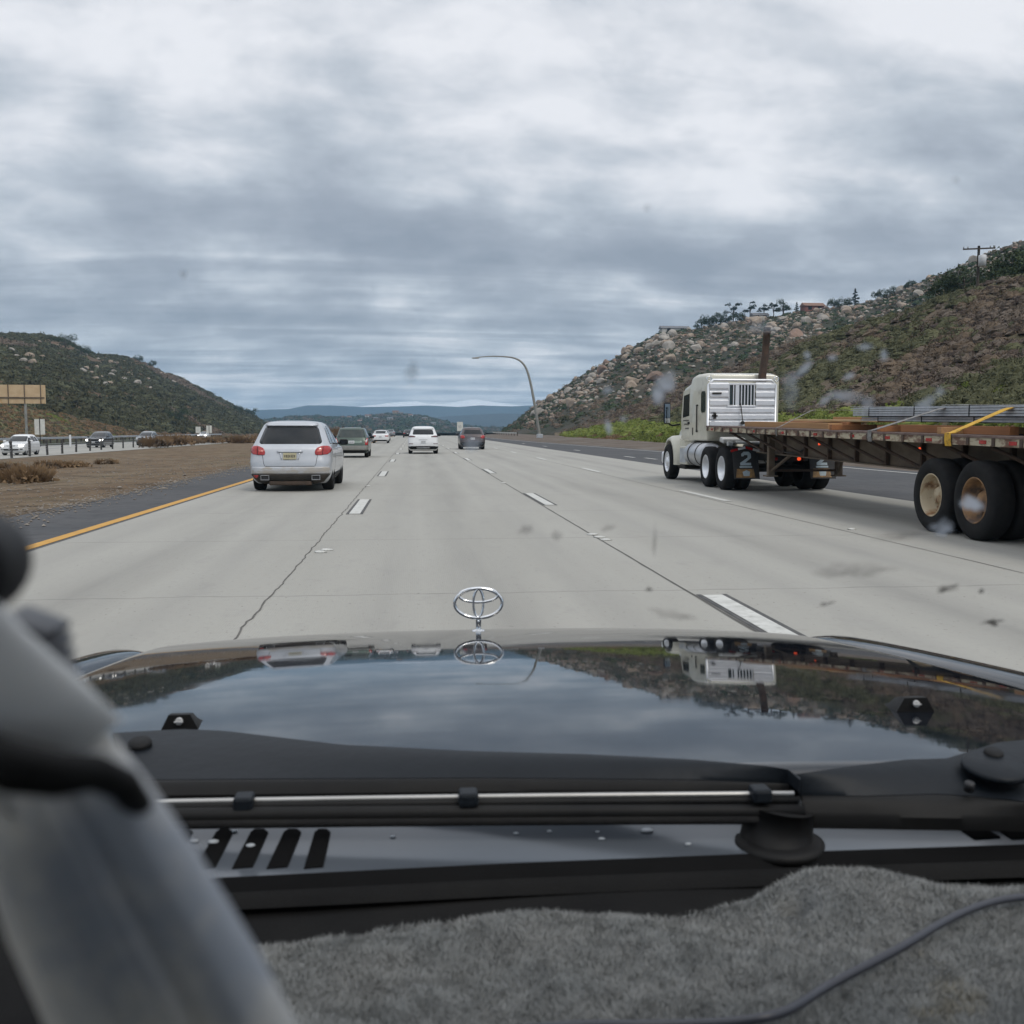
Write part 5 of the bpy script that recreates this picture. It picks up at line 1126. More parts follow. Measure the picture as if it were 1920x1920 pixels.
def trailer():
    root = empty('flatbed_trailer', (TX - .08, DY, 0), 0, 'rusty flatbed trailer with chipped cream side rail hauling steel and timber', 'trailer')
    HW = 1.30; YA, YB = 9.4, 26.0
    zt = lambda y: 1.565 - (26.0 - y) * .0142       # it sits nose up
    def sl(name, x0, x1, y0, y1, za, zb, mat, par=root, seg=24):
        m = MB(); rows = []
        for i in range(seg + 1):
            y = y0 + (y1 - y0) * i / seg; t = zt(y); rows.append([Vector((x0, y, t + za)), Vector((x1, y, t + za)), Vector((x1, y, t + zb)), Vector((x0, y, t + zb))])
        m.grid(rows, close=True, smooth=False); m.bm.verts.ensure_lookup_table(); m.bm.faces.new(m.bm.verts[:4]); m.bm.faces.new(m.bm.verts[-4:][::-1]); bmesh.ops.recalc_face_normals(m.bm, faces=m.bm.faces[:]); return m.build(name, mat, par)
    sl('deck', -HW + .03, HW - .03, YA, YB, -.07, -.012, m_deck)
    for sg in (-1, 1):
        a, b = sorted((sg * (HW - .032), sg * HW)); r = sl('side_rail', a, b, YA, YB, -.135, -.03, m_rail)
        sl('rub_rail_cap', min(a, sg * (HW + .012)), max(b, sg * (HW + .012)), YA, YB, -.029, .0, M('worn_rail_cap', (0.10, 0.062, 0.055), (0.17, 0.12, 0.10), 6, .8), r)
        for i, y in enumerate((10.2, 10.75, 11.7, 12.62, 13.3, 14.7, 16.0, 17.3, 18.9, 20.6, 22.3, 24.0, 25.5)):
            m = MB(); m.box((sg * (HW + .004), y, zt(y) - .085), (.012, .16 if i > 1 else .24, .048), .002); m.build('reflector', MAT['red'], r)
        for y in np.arange(10.0, 25.9, .61):      # stake pockets
            m = MB(); m.box((sg * (HW + .006), y, zt(y) - .082), (.016, .07, .10), .004); m.build('stake_pocket', m_rust, r)
        xb = sg * .62
        w = sl('main_beam', xb - .012, xb + .012, YA, 23.9, -.58, -.075, m_beam)
        sl('beam_flange', xb - .09, xb + .09, YA, 23.9, -.605, -.581, m_beam, w)
        for y in np.arange(11.2, 23.8, 1.22):
            m = MB(); m.box((xb + sg * .05, y, zt(y) - .33), (.08, .05, .49), .004); m.build('beam_stiffener', m_rust, w)
            m = MB(); m.tube([(sg * (HW - .08), y + .8, zt(y) - .14), (xb + sg * .05, y + .05, zt(y) - .56)], .028, 6); m.build('side_brace', m_rust, w)
        # landing leg
        m = MB(); m.box((sg * .78, 22.7, .92), (.14, .14, .96), .01); m.box((sg * .78, 22.7, .44), (.26, .26, .03), .006); lg = m.build('landing_leg', m_beam, root)
        m = MB(); m.tube([(sg * .78, 22.62, .56), (sg * .55, 21.9, .98)], .035, 6); m.build('leg_brace', m_beam, lg)
        m = MB(); m.box((sg * .42, 14.0, .78), (.08, 3.2, .20), .01); m.build('suspension_beam', MAT['dark_metal'], root)
    m = MB(); m.tube([(-.78, 22.7, .56), (.78, 22.7, .56)], .03, 6); m.build('leg_crossbar', m_rust, root)
    for y in np.arange(9.8, 25.9, .8):
        m = MB(); m.box((0, y, zt(y) - .105), (2 * HW - .08, .06, .06)); m.build('cross_member', m_rust, root)
    sl('front_skirt', -HW + .02, HW - .02, 25.97, 26.02, -.14, -.01, m_rail)
    m = MB(); m.box((0, 24.9, zt(25) - .17), (1.6, 1.6, .06), .01); m.build('kingpin_plate', MAT['dark_metal'], root)
    duals(root, 14.62, 1.30, TYT, RIMC, .53, .29); duals(root, 13.48, 1.30, TYT, RIMR, .53, .29)
    for x, y, z in ((-.68, 20.2, zt(20) - .30), (-.70, 16.1, zt(16) - .26)):
        m = MB(); m.lathe([(-.03, .022), (0, .022), (0, .001)], 12, 'x', (x, y, z)); m.build('marker_light', MAT['marker_light'], root)
    m = MB(); m.tube([(-.66, 22.3, 1.15), (-.69, 22.1, .98), (-.69, 21.4, .96), (-.66, 20.9, 1.12)], .02, 6); m.build('brake_hose', MAT['dark_metal'], root)
    for sg in (-1, 1):
        m = MB(); m.box((sg * 1.0, 12.3, .95), (.6, .012, .5), .003); m.build('mudflap', m_flap, root)
    return root, zt
trailer_root, zt = trailer()
# load: bundles of galvanised steel, timbers under and beside them, straps over
def beam_thing(name, x, y0, y1, z, w, h, mat, label, cat, group, rz=0.0):
    yc = (y0 + y1) / 2; L_ = y1 - y0
    m = MB(); m.box((0, 0, h / 2), (w, L_, h), .006); o = m.build(name, mat); o.location = (x, yc + DY, z + zt(yc) - .012); o.rotation_euler = (math.atan(.0142), 0, rz); return tag(o, label, cat, group)
def cross_beam(x0, x1, y, z, w, h, mat, label, rz=0):
    m = MB(); m.box((0, 0, h / 2), (x1 - x0, w, h), .006); o = m.build('timber', mat); o.location = ((x0 + x1) / 2, y + DY, z + zt(y) - .012); o.rotation_euler.z = rz; return tag(o, label, 'timber', 'timbers on the trailer')
def bundle(x, y0, y1, z, rows_, cols, label):
    root = empty('steel_bundle', (x, y0 + DY, z + zt((y0 + y1) / 2)), 0, label, 'steel bundle', 'steel bundles on the trailer'); root.rotation_euler.x = math.atan(.0142)
    for r_ in range(rows_):
        m = MB(); h = .04
        for c in range(cols):
            xx = (c - (cols - 1) / 2) * .20
            m.box((xx, (y1 - y0) / 2 + random.uniform(-.16, .16), r_ * h + h / 2), (.19, y1 - y0, .012)); m.box((xx - .09, (y1 - y0) / 2, r_ * h + h / 2), (.012, y1 - y0 - .05, h - .008)); m.box((xx + .09, (y1 - y0) / 2, r_ * h + h / 2), (.012, y1 - y0 - .05, h - .004))
        m.build('steel_channel', MAT['galv'], root)
    for k, yy in enumerate(np.linspace(.7, y1 - y0 - .7, 5)):
        m = MB(); m.box((0, yy, rows_ * .04 / 2), (cols * .20 + .008, .022, rows_ * .04 + .02), .004); m.build('band', MAT['black_plastic'], root)
        if k % 2 == 0:
            m = MB(); m.box((-.05, yy + .55, rows_ * .04 + .012), (cols * .18, .5, .006), .002); m.build('wrapper', MAT['plate_white'], root)
    return root
bundle(8.62, 11.0, 19.1, .19, 4, 5, 'upper galvanised steel bundle with white wrappers on the trailer'); bundle(9.28, 10.6, 18.6, .19, 4, 3, 'galvanised steel bundle on the far side of the trailer')
bundle(8.70, 11.2, 18.9, .105, 2, 5, 'lower galvanised steel layer lying under the upper bundle')
for i, y in enumerate((19.2, 17.2, 15.2, 12.9)):
    cross_beam(7.75, 9.6, y, 0.0, .12, .10, (m_wood2, m_wood2, m_wood, m_wood2)[i], ('orange cross timber under the front end of the steel', 'orange cross timber second from the front of the steel', 'cross timber between the grey and yellow straps', 'orange cross timber near the trailer wheels')[i])
beam_thing('timber', 7.72, 10.2, 12.9, 0.0, .14, .14, m_wood, 'long tan timber lying along the near rail at the right edge', 'timber', 'timbers on the trailer')
beam_thing('timber', 8.15, 14.0, 17.0, 0.0, .14, .12, m_wood2, 'orange timber lying along the deck between the two straps', 'timber', 'timbers on the trailer', .03)
beam_thing('timber', 8.3, 20.4, 25.3, 0.0, .30, .12, m_wood, 'wide tan plank stack near the headache rack', 'timber', 'timbers on the trailer', .02)
beam_thing('timber', 8.75, 20.2, 24.2, 0.0, .28, .14, m_wood2, 'orange plank stack behind the wide tan one near the rack', 'timber', 'timbers on the trailer', -.05)
beam_thing('timber', 8.55, 19.6, 22.6, .15, .24, .04, m_wood3, 'pale board lying on top of the plank stack', 'timber', 'timbers on the trailer', .16)
beam_thing('timber', 9.05, 19.4, 21.6, .14, .3, .10, m_wood, 'tan timber end poking out beside the steel tips', 'timber', 'timbers on the trailer', .1)
def strap(pts, w, mat, label):
    m = MB(); rows = []
    for i, p in enumerate(pts):
        p = Vector(p) + Vector((0, DY, 0)); rows.append([p + Vector((0, -w / 2, 0)), p + Vector((0, w / 2, 0)), p + Vector((0, w / 2, .008)), p + Vector((0, -w / 2, .008))])
    m.grid(rows, close=True, smooth=False); return tag(m.build('cargo_strap', mat), label, 'strap', 'straps over the load')
m_ys = M('yellow_webbing', (.62, .37, .03), (.48, .27, .03), 9, .8, c3=(.12, .08, .02), scale3=14, lo3=.58, hi3=.64); m_gs = M('grey_webbing', (.26, .25, .24), (.14, .135, .13), 14, .85)
def strap_line(y, mat, label, w=.15, y2=None):
    y2 = y if y2 is None else y2; t = zt(y) - .0; x0 = TX - .08 - 1.31
    strap([(x0, y, t - .16), (x0 - .014, y, t - .09), (x0 - .012, y, t + .012), (x0 + .05, y, t + .02), (8.05, y2, t + .34), (8.14, y2, t + .366), (9.6, y2, t + .366), (9.7, y2, t + .30), (9.93, y, t + .0)], w, mat, label)
strap_line(14.15, m_ys, 'bright yellow cargo strap over the steel and rail', .17, 14.0); strap_line(16.6, m_gs, 'frayed grey cargo strap over the steel left of the yellow one', .15, 15.8)
strap_line(20.9, m_gs, 'thin grey strap over the planks near the rack', .06, 21.0)

# ------------------------------------------------------------------ roadside furniture
m_pole = M('weathered_pole_steel', (.30, .30, .28), (.22, .22, .205), 3, .6, .3)
def lamp():
    p = G(1012, 818, .62); d = 131.0; base = P(1012, 819, d)
    root = empty('light_pole', base, 0, 'tall curved light pole with a long arm reaching left over the road', 'street light')
    Q = [(1012, 819), (1006, 780), (1000, 745), (994, 715), (987, 692), (978, 679), (966, 672), (950, 669), (925, 668), (905, 669), (888, 671)]
    pts = [P(a, b, d) - base for a, b in Q]; pts = [Vector((q.x, 0, q.z)) for q in pts]
    fine = []
    for i in range(len(pts) - 1):
        for k in range(4):
            t = k / 4; p0, p1, p2, p3 = pts[max(i - 1, 0)], pts[i], pts[i + 1], pts[min(i + 2, len(pts) - 1)]
            fine.append(0.5 * ((2 * p1) + (p2 - p0) * t + (2 * p0 - 5 * p1 + 4 * p2 - p3) * t * t + (3 * p1 - p0 - 3 * p2 + p3) * t ** 3))
    fine.append(pts[-1]); n = len(fine)
    m = MB(); m.tube(fine, [.20 - .145 * (i / (n - 1)) for i in range(n)], 10); m.build('pole', m_pole, root)
    m = MB(); m.box(pts[-1] + Vector((.25, 0, -.02)), (.9, .3, .16), .06, seg=3); m.build('lamp_head', m_pole, root, True)
    m = MB(); m.box((0, 0, .1), (.75, .75, .5), .04); m.build('base_plate', MAT['galv'], root)
lamp()
def utility_pole():
    d = 96.0; base = P(1832, 560, d); top = P(1832, 461, d); H = top.z - base.z
    root = empty('utility_pole', base, -.35, 'wooden utility pole with crossarm and pale transformer on the bank', 'utility pole')
    m = MB(); m.tube([(0, 0, -2), (0, 0, H)], [.17, .12], 10); m.build('pole', m_bark, root)
    m = MB(); m.box((0, -.12, H - .28), (2.9, .12, .13), .01)
    ca = m.build('crossarm', m_bark, root)
    for x in (-1.38, -1.0, 1.0, 1.38):
        m = MB(); m.lathe([(0, .05), (.08, .06), (.16, .05), (.2, .02)], 8, 'z', (x, -.12, H - .22)); m.build('insulator', MAT['grey_paint'], ca)
    m = MB(); m.lathe([(H - 2.0, .001), (H - 2.0, .36), (H - 1.0, .36), (H - .94, .30), (H - .92, .001)], 20, 'z', (.28, -.40, 0)); m.build('transformer', M('pale_transformer', (.62, .63, .64), (.5, .51, .52), 3, .4), root)
utility_pole()
m_signback = M('sign_back_tan', (.56, .42, .26), (.48, .34, .20), 1.2, .7, c3=(.40, .22, .07), scale3=.9, lo3=.62, hi3=.72); m_signw = M('sign_back_white', (.62, .62, .58), (.5, .5, .46), 2, .6)
def big_sign():
    d = 122.0; a = P(86, 757, d); b = P(86, 722, d); W = 12.0; h = b.z - a.z
    root = empty('road_sign', (a.x, d, -.3), .10, 'large tan back of a guide sign at the left edge', 'road sign')
    zc = (a.z + b.z) / 2 + .3
    m = MB(); m.box((-W / 2, 0, zc), (W, .08, h), .02); m.build('panel', m_signback, root)
    m = MB(); m.box((-W / 2, -.10, zc - h * .18), (W - .2, .10, .14), .01); m.build('walkway_beam', m_beam, root)
    for x in np.arange(.5, W, 1.72):
        m = MB(); m.box((-x, -.09, zc), (.10, .09, h), .01); m.build('stiffener', m_beam, root)
    for x in (2.2, 9.8):
        m = MB(); m.box((-x, .1, zc / 2 - .2), (.24, .24, zc - h / 2 + .6), .02); m.build('post', m_pole, root)
big_sign()
def small_sign(px0, px1, py0, py1, d, label, mat=m_signw, zb=0.0, two=False):
    a, b = P(px0, py1, d), P(px1, py0, d); xc = (a.x + b.x) / 2; w, h = b.x - a.x, b.z - a.z
    root = empty('road_sign', (xc, d, zb), 0, label, 'road sign')
    if two:
        for sg in (-1, 1):
            m = MB(); m.box((sg * w * .27, 0, (a.z + b.z) / 2 - zb), (w * .44, .03, h), .01); m.build('panel', mat, root)
    else:
        m = MB(); m.box((0, 0, (a.z + b.z) / 2 - zb), (w, .03, h), .01); m.build('panel', mat, root)
    m = MB(); m.box((0, .05, (b.z - zb) / 2), (.09, .07, b.z - zb + .3), .01); m.build('post', MAT['dark_metal'], root); return root
small_sign(65, 84, 786, 815, 118, 'pair of tall white sign backs behind the white hatchback', zb=-.35, two=True)
small_sign(367, 376, 800, 812, 205, 'small white sign back left of the far oncoming sedan', zb=-.3); small_sign(387, 397, 798, 812, 200, 'pair of white sign backs above the far oncoming sedan', zb=-.3, two=True)
sg_ = small_sign(857, 868, 791, 808, 190, 'white upright sign with faint digits left of the brown crossover', zb=0)
tm = text_mesh('65', .62, .004); tm.materials.append(MAT['grey_paint']); t_ = link('sign_digits', tm, sg_); t_.location = (0, -.022, 2.05); t_.rotation_euler = (R(90), 0, 0)
# barrier posts along the median, each one a thing
pm = MB(); pm.box((0, 0, .52), (.10, .13, 1.16), .01); pm.box((0, -.02, 1.03), (.12, .17, .10), .012); POST = pm.mesh('barrier_post'); POST.materials.append(M('dark_post_steel', (.05, .05, .05), (.08, .075, .07), 5, .7, .3))
PX = [(22, 858), (56, 855), (89, 852.5), (117, 850), (143, 847), (169, 845), (190, 843), (211, 841.5), (231, 840), (250, 838.5), (267, 837)]
PX += [(267 + 16 * (1 - .93 ** i) / .07, 837 - 1.25 * (1 - .93 ** i) / .07) for i in range(1, 9)]
PL = []
for i, (px, py) in enumerate(PX):
    q = G(px, py, -.36); PL.append(q)
    o = link('barrier_post', POST); o.location = (q.x, q.y, -.38); o.scale = (1.25, 1.25, 1); o.rotation_euler = (random.uniform(-.03, .03), random.uniform(-.04, .04), 0)
    tag(o, 'dark steel barrier post standing in the median before the opposite road', 'post', 'barrier posts in the median')
d_ = (PL[0] - PL[1]); PRE = [PL[0] + d_ * k for k in (2, 1)]
for k, zz in enumerate((.45, .62, .8)):
    m = MB(); m.tube([Vector((q.x, q.y, -.38 + zz)) for q in PRE + PL], .012, 5); tag(m.build('barrier_cable', MAT['galv']), ('lowest', 'middle', 'topmost')[k] + ' steel cable strung along the median barrier posts', 'cable', 'cables of the median barrier')
def guardrail(name, x, y0, y1, z, label, step=3.8, face=1, mat=MAT['galv']):
    root = empty(name, (x, y0, z), 0, label, 'guardrail'); ys = np.arange(0, y1 - y0, step)
    prof = [(0, .52), (.05, .56), (.0, .64), (0, .68), (.05, .76), (0, .80)]
    m = MB(); m.grid([[Vector((face * u, y, v + float(zf(y0 + y)) )) for u, v in prof] for y in ys]); m.build('rail', mat, root)
    for i, y in enumerate(ys[:95]):
        m = MB(); m.box((-face * .12, y, .42 + float(zf(y0 + y))), (.16, .18, .95), .01); m.build('post', m_bark, root)
guardrail('guardrail', -45.6, 60, 250, -.25, 'long grey guardrail on the far side of the opposite road', 2.4)
guardrail('guardrail', 19.5, 196, 262, .15, 'short pale guardrail right of the brown crossover', 6.0, -1, M('pale_rail', (.55, .55, .52), (.45, .45, .42), 3, .6))
for i, (px, py) in enumerate(((505 / 3.84, 825), (190 / 6, 823), (795 / 6, 825))):
    q = P(px, 834, 118 if i else 112); m = MB(); m.box((0, 0, .6), (.16, .04, 1.2), .02); o = m.build('delineator', MAT['white']); o.location = (q.x, q.y, -.3); tag(o, ('white marker post on the verge beside the black suv', 'white marker post left of the white hatchback', 'white marker post between the white hatchback and the black suv')[i], 'marker post')
# houses across the valley and on the boulder ridge
HM = [M('house_wall_white', (.55, .53, .50), None, 1, .8), M('house_wall_tan', (.40, .30, .20), None, 1, .8), M('house_wall_red', (.25, .10, .075), None, 1, .8)]; HR = [M('roof_tile', (.22, .12, .08), None, 1, .8), M('roof_grey', (.16, .16, .17), None, 1, .8)]
def house(p, w, d, h, wm, rm, label, rz=0, group=None):
    root = empty('house', p, rz, label, 'house', group)
    m = MB(); m.box((0, 0, h / 2 - 1), (w, d, h + 2)); m.build('wall', wm, root)
    m = MB(); m.prism([(-d * .6, h), (d * .6, h), (0, h + d * .28)], -w * .55, w * .55, 'x'); m.build('roof', rm, root)
    m = MB()
    for i in range(max(2, int(w // 4))): m.box((-w / 2 + (i + .5) * w / max(2, int(w // 4)), -d / 2 - .02, h * .55), (1.4, .06, 1.2))
    m.build('windows', MAT['glass'], root)
hs = [(742, .985, 18, 'tan house on the very top of the valley hill'), (752, .95, 14, 'tan house just below the top of the valley hill'), (690, .9, 16, 'white house left of the hilltop across the valley'), (705, .8, 12, 'tan house low on the valley hill above the white sedan'), (675, .72, 12, 'white house low on the valley hill beside the green wagon'), (732, .7, 13, 'pale house on the valley hill above the lane line'), (770, .88, 12, 'pale house on the valley hill over the white suv'), (796, .85, 14, 'tan house on the right shoulder of the valley hill'), (655, .92, 12, 'tan house on the left part of the valley hill'), (812, .7, 12, 'white house lowest on the right of the valley hill')]
for i, (px, t, w, lab) in enumerate(hs): house(mid.h(AZ(px), t) + Vector((0, 0, 1)), w * .5, w * .35, 2.2, HM[1 if 'tan' in lab else 0], HR[i % 2], lab, random.uniform(-.5, .5), 'houses across the valley')
house(on_crest(rock, 1518, .995) + Vector((0, 0, -.6)), 7.5, 5, 1.9, HM[2], HR[0], 'red roofed house on the boulder ridge above the truck'); house(on_crest(rock, 1262, .99) + Vector((0, 0, 0)), 11, 4, .9, HM[0], HR[1], 'long low white house at the left end of the boulder ridge')
house(on_crest(rock, 1420, .985), 6, 4, 1.2, HM[0], HR[1], 'small white house between the flat topped ridge trees')
# ------------------------------------------------------------------ the car we sit in: hood, wipers, cowl, windscreen, dashboard
XC = .16
m_hood = M('black_glossy_paint', (.006, .008, .012), (.010, .012, .016), 9, .035, 0, rvar=.02, c3=(.032, .032, .032), scale3=260, lo3=.72, hi3=.78, coat=0.0, spec=.75, bump=.008, bscale=3, stretch=(1, 2.0, 1))
m_cowl = M('cowl_paint_sky_tint', (.085, .098, .115), (.095, .108, .126), 3, .14, .2, spec=.7, bump=.02, bscale=6)  # black body colour lightened to blue-grey to carry the sky's reflection
m_matte = M('matte_black_arm', (.006, .0085, .012), (.009, .012, .016), 5, .5, spec=.22, bump=.05, bscale=60)
m_black = M('seal_black', (.0035, .0035, .0038), (.006, .006, .0062), 9, .8, spec=.08)
own = empty('car', (XC, 1.0, 0), 0, 'black car we ride in, seen from inside over its glossy hood, wipers and dashboard', 'car')
OFF = Vector((XC, 1.0, 0))
def ob(mb, name, mat, parent=own, smooth=False):
    """built in world coordinates, kept in the car's frame"""
    for v in mb.bm.verts: v.co -= OFF
    return mb.build(name, mat, parent, smooth)
SL = np.array([(.8, 3.0), (1.06, 3.9), (1.17, 4.3), (1.5, 5.15), (1.75, 5.9), (2.1, 6.7), (2.3, 7.9), (2.4, 10), (2.5, 16), (2.62, 34), (2.72, 55), (2.8, 68)])
_y = np.linspace(.8, 2.8, 401); _s = np.tan(np.radians(np.interp(_y, SL[:, 0], SL[:, 1]))); _z = np.concatenate([[0], np.cumsum((_s[1:] + _s[:-1]) / 2 * np.diff(_y))])
_z0 = 1.127 + float(np.interp(1.06, _y, _z))
def hood_z(x, y):
    u = (x - XC) / .76; ye = y + .07 * u ** 4 + .03 * u * u
    z = _z0 - float(np.interp(min(ye, 2.8), _y, _z)) - .010 * u * u
    if y < .95: z -= ((.95 - y) / .03) ** 2 * .03
    a = abs(u)
    if a > .93: z -= .05 * ((a - .93) / .07) ** 2.2 * .5
    return z
def build_hood():
    us = np.concatenate([np.linspace(-1, -.9, 8), np.linspace(-.88, .88, 60), np.linspace(.9, 1, 8)]); ys = np.concatenate([np.linspace(.918, .95, 6), np.linspace(.96, 2.1, 56), np.linspace(2.115, 2.72, 46)])
    mb = MB(); mb.grid([[Vector((XC + .76 * u, y, hood_z(XC + .76 * u, y))) for y in ys] for u in us]); o = ob(mb, 'hood', m_hood); 
    for p in o.data.polygons: p.use_smooth = True
    for sg in (-1, 1):          # fenders beside it, a shut line below between the two
        rows = []
        for y in np.linspace(.95, 2.8, 56):
            zb = hood_z(XC + sg * .70, min(y, 2.66)) - .006; fall = max(0, y - 2.45) ** 2 * 1.2
            rows.append([Vector((XC + sg * (.768 + dx), y, zb + dz - fall)) for dx, dz in ((0, -.06), (0, -.020), (.006, -.012), (.03, -.004), (.06, .0), (.09, -.006), (.12, -.024), (.14, -.055), (.155, -.11), (.162, -.25), (.165, -.5))])
        mb = MB(); mb.grid(rows); ob(mb, 'fender', m_hood, own, True)
    return o
hood = build_hood()
# emblem standing on the hood: three ovals on a short stem
def emblem():
    y = 2.31; base = Vector((P(897, 1178, y).x, y, 0)); base.z = hood_z(base.x, y); c = P(897, 1131, y); rx = (P(944, 1131, y) - P(850, 1131, y)).length / 2; rz = (P(897, 1101, y) - P(897, 1161, y)).length / 2
    mb = MB()
    def oval(cx, cz, a, b, r, n=44): mb.tube([c + Vector((cx + a * math.cos(t), .001 * math.sin(t * 2), cz + b * math.sin(t))) for t in np.linspace(0, 2 * math.pi, n + 1)[:-1]], r, 8, True)
    oval(0, 0, rx - .003, rz - .003, .0040); 
    oval(0, .50 * rz, rx * .77, rz * .44, .0033)
    oval(0, .0, rx * .20, rz * .87, .0033)
    ob(mb, 'hood_emblem', MAT['chrome'], own, True)
    mb = MB(); mb.tube([base + Vector((0, 0, -.002)), base + Vector((0, 0, .004)), Vector((c.x, y, c.z - rz - .001))], [.010, .006, .0065], 10); mb.lathe([(-.004, .016), (.002, .014), (.004, .004)], 20, 'z', base); ob(mb, 'emblem_stem', MAT['chrome'], own, True)
emblem()
# washer nozzles
for px, py, d, w in ((342, 1364, 1.10, 1.0), (1706, 1331, 1.25, 1.15)):
    p = next((q for q in (P(px, py, e) for e in np.linspace(.96, 2.2, 500)) if q.z <= hood_z(q.x, q.y)), P(px, py, d))
    mb = MB(); rows = []
    for i in range(9):
        t = i / 8; yy = p.y - .014 + .05 * t; hh = .020 * (1 - t * t) + .001; ww = .020 * w * (1 - .3 * t); rows.append([Vector((p.x + sx * ww * (1.15 if k in (0, 3) else .62), yy, p.z - .002 + (0 if k in (0, 3) else hh))) for k, sx in enumerate((-1, -1, 1, 1))])
    mb.grid(rows); mb.bm.verts.ensure_lookup_table(); mb.bm.faces.new(mb.bm.verts[:4]); nz_ = ob(mb, 'washer_nozzle', MAT['black_plastic'])
    mb = MB(); mb.lathe([(0, .0001), (-.003, .0042), (0, .0045)], 14, 'y', (p.x, p.y - .0145, p.z + .012)); mb.box((p.x, p.y - .0185, p.z + .012), (.010, .002, .0012)); ob(mb, 'nozzle_jet', MAT['clear_lens'], nz_)
# the flat matte wiper arms lying behind the hood edge
def ribbon(name, top, bot, d_top, d_bot, mat, th=.012, par=own, bulge=.004):
    """a band between two outlines lying at two levels above the road, with thickness"""
    n = 60; t = np.linspace(0, 1, n); T = np.array(top, float); B = np.array(bot, float)
    def at(A, k): 
        s = np.linspace(0, 1, len(A)); xx = A[0, 0] + (A[-1, 0] - A[0, 0]) * k; return xx, np.interp(xx, A[:, 0], A[:, 1])
    rows = []
    for k in t:
        a = G(*at(T, k), d_top); b = G(*at(B, k), d_bot); r = []
        for j in range(9):
            f = j / 8; p = a.lerp(b, f); p.z += bulge * math.sin(f * math.pi); r.append(p)
        dn = Vector((0, .002, -th)); r += [b + dn, a + dn]; rows.append(r)
    mb = MB(); mb.grid(rows, close=True); mb.bm.verts.ensure_lookup_table(); m_ = len(rows[0]); mb.bm.faces.new(mb.bm.verts[:m_]); mb.bm.faces.new(mb.bm.verts[-m_:]); bmesh.ops.recalc_face_normals(mb.bm, faces=mb.bm.faces[:])
    o = ob(mb, name, mat, par); smooth_by_angle(o, 40); return o
wa = ribbon('wiper_arm', [(212, 1374), (300, 1369), (345, 1367), (420, 1370), (520, 1382), (640, 1396), (880, 1408), (1100, 1414), (1300, 1424), (1440, 1436), (1482, 1444), (1500, 1462)], [(240, 1462), (500, 1460), (900, 1458), (1300, 1461), (1440, 1464), (1502, 1470)], 1.150, 1.137, m_matte)
ribbon('arm_lower_rail', [(225, 1463), (900, 1459), (1300, 1462), (1504, 1471)], [(262, 1492), (900, 1484), (1300, 1486), (1500, 1490)], 1.1365, 1.128, MAT['black_plastic'], .01, wa)  # black strip along the lower edge of the left arm
ra = ribbon('wiper_arm', [(1490, 1452), (1600, 1436), (1700, 1424), (1775, 1422), (1830, 1405), (1870, 1392), (1990, 1380)], [(1500, 1490), (1620, 1492), (1760, 1488), (1840, 1494), (1900, 1500), (1990, 1512)], 1.150, 1.131, m_matte, .012)
ribbon('arm_lower_rail', [(1504, 1490), (1620, 1493), (1760, 1489), (1840, 1495), (1990, 1513)], [(1504, 1530), (1700, 1533), (1850, 1535), (1990, 1538)], 1.1305, 1.116, MAT['black_plastic'], .012, ra)  # the same black strip below the right arm
def disc(px, py, lev, r, mat, name, par, tilt=-12, th=.006):
    p = G(px, py, lev); mb = MB(); mb.lathe([(-th, .0001), (-th, r), (0, r), (.002, r * .92), (.002, .0001)], 28, 'z')
    Rm = Matrix.Rotation(R(-tilt), 3, 'X')
    for v in mb.bm.verts: v.co = Rm @ v.co + p
    return ob(mb, name, mat, par)
disc(262, 1393, 1.152, .0115, MAT['black_plastic'], 'pivot_cap', wa); disc(1866, 1436, 1.1515, .029, m_matte, 'pivot_cover', ra, -9, .004); disc(1863, 1412, 1.157, .009, MAT['black_plastic'], 'pivot_cap', ra, th=.004); disc(1818, 1471, 1.143, .0045, MAT['ink'], 'arm_hole', ra)
# wiper blade: chrome strip, ribs, clips
def bar(name, px0, py0, px1, py1, d0, r, mat, par, d1=None):
    mb = MB(); pts = [P(px0 + (px1 - px0) * i / 12, py0 + (py1 - py0) * i / 12 - 2.0 * math.sin(math.pi * i / 12), d0 + ((d1 or d0) - d0) * i / 12) for i in range(13)]; mb.tube(pts, r, 10); return ob(mb, name, mat, par)
blade = bar('wiper_blade', 225, 1531, 1506, 1521, .89, .0068, MAT['black_plastic'], own, .862)
bar('blade_spine', 225, 1505, 1488, 1488, .902, .0024, MAT['dull_chrome'], blade, .868); bar('blade_rib', 225, 1515, 1500, 1500, .898, .0036, MAT['black_plastic'], blade, .866); bar('blade_rib', 225, 1547, 1505, 1536, .885, .0042, MAT['rubber'], blade, .858)
for px, py in ((458, 1503), (878, 1495), (1425, 1488)):
    p = P(px, py, .897 - .033 * (px - 225) / 1263); mb = MB(); mb.box(p, (.017, .02, .013), .003); ob(mb, 'blade_clip', m_matte, blade)
mb = MB(); p = P(1505, 1538, .88); mb.tube([P(1498, 1500, .863), P(1503, 1520, .860), P(1508, 1540, .854)], .0022, 8); ob(mb, 'blade_end', MAT['chrome'], blade)
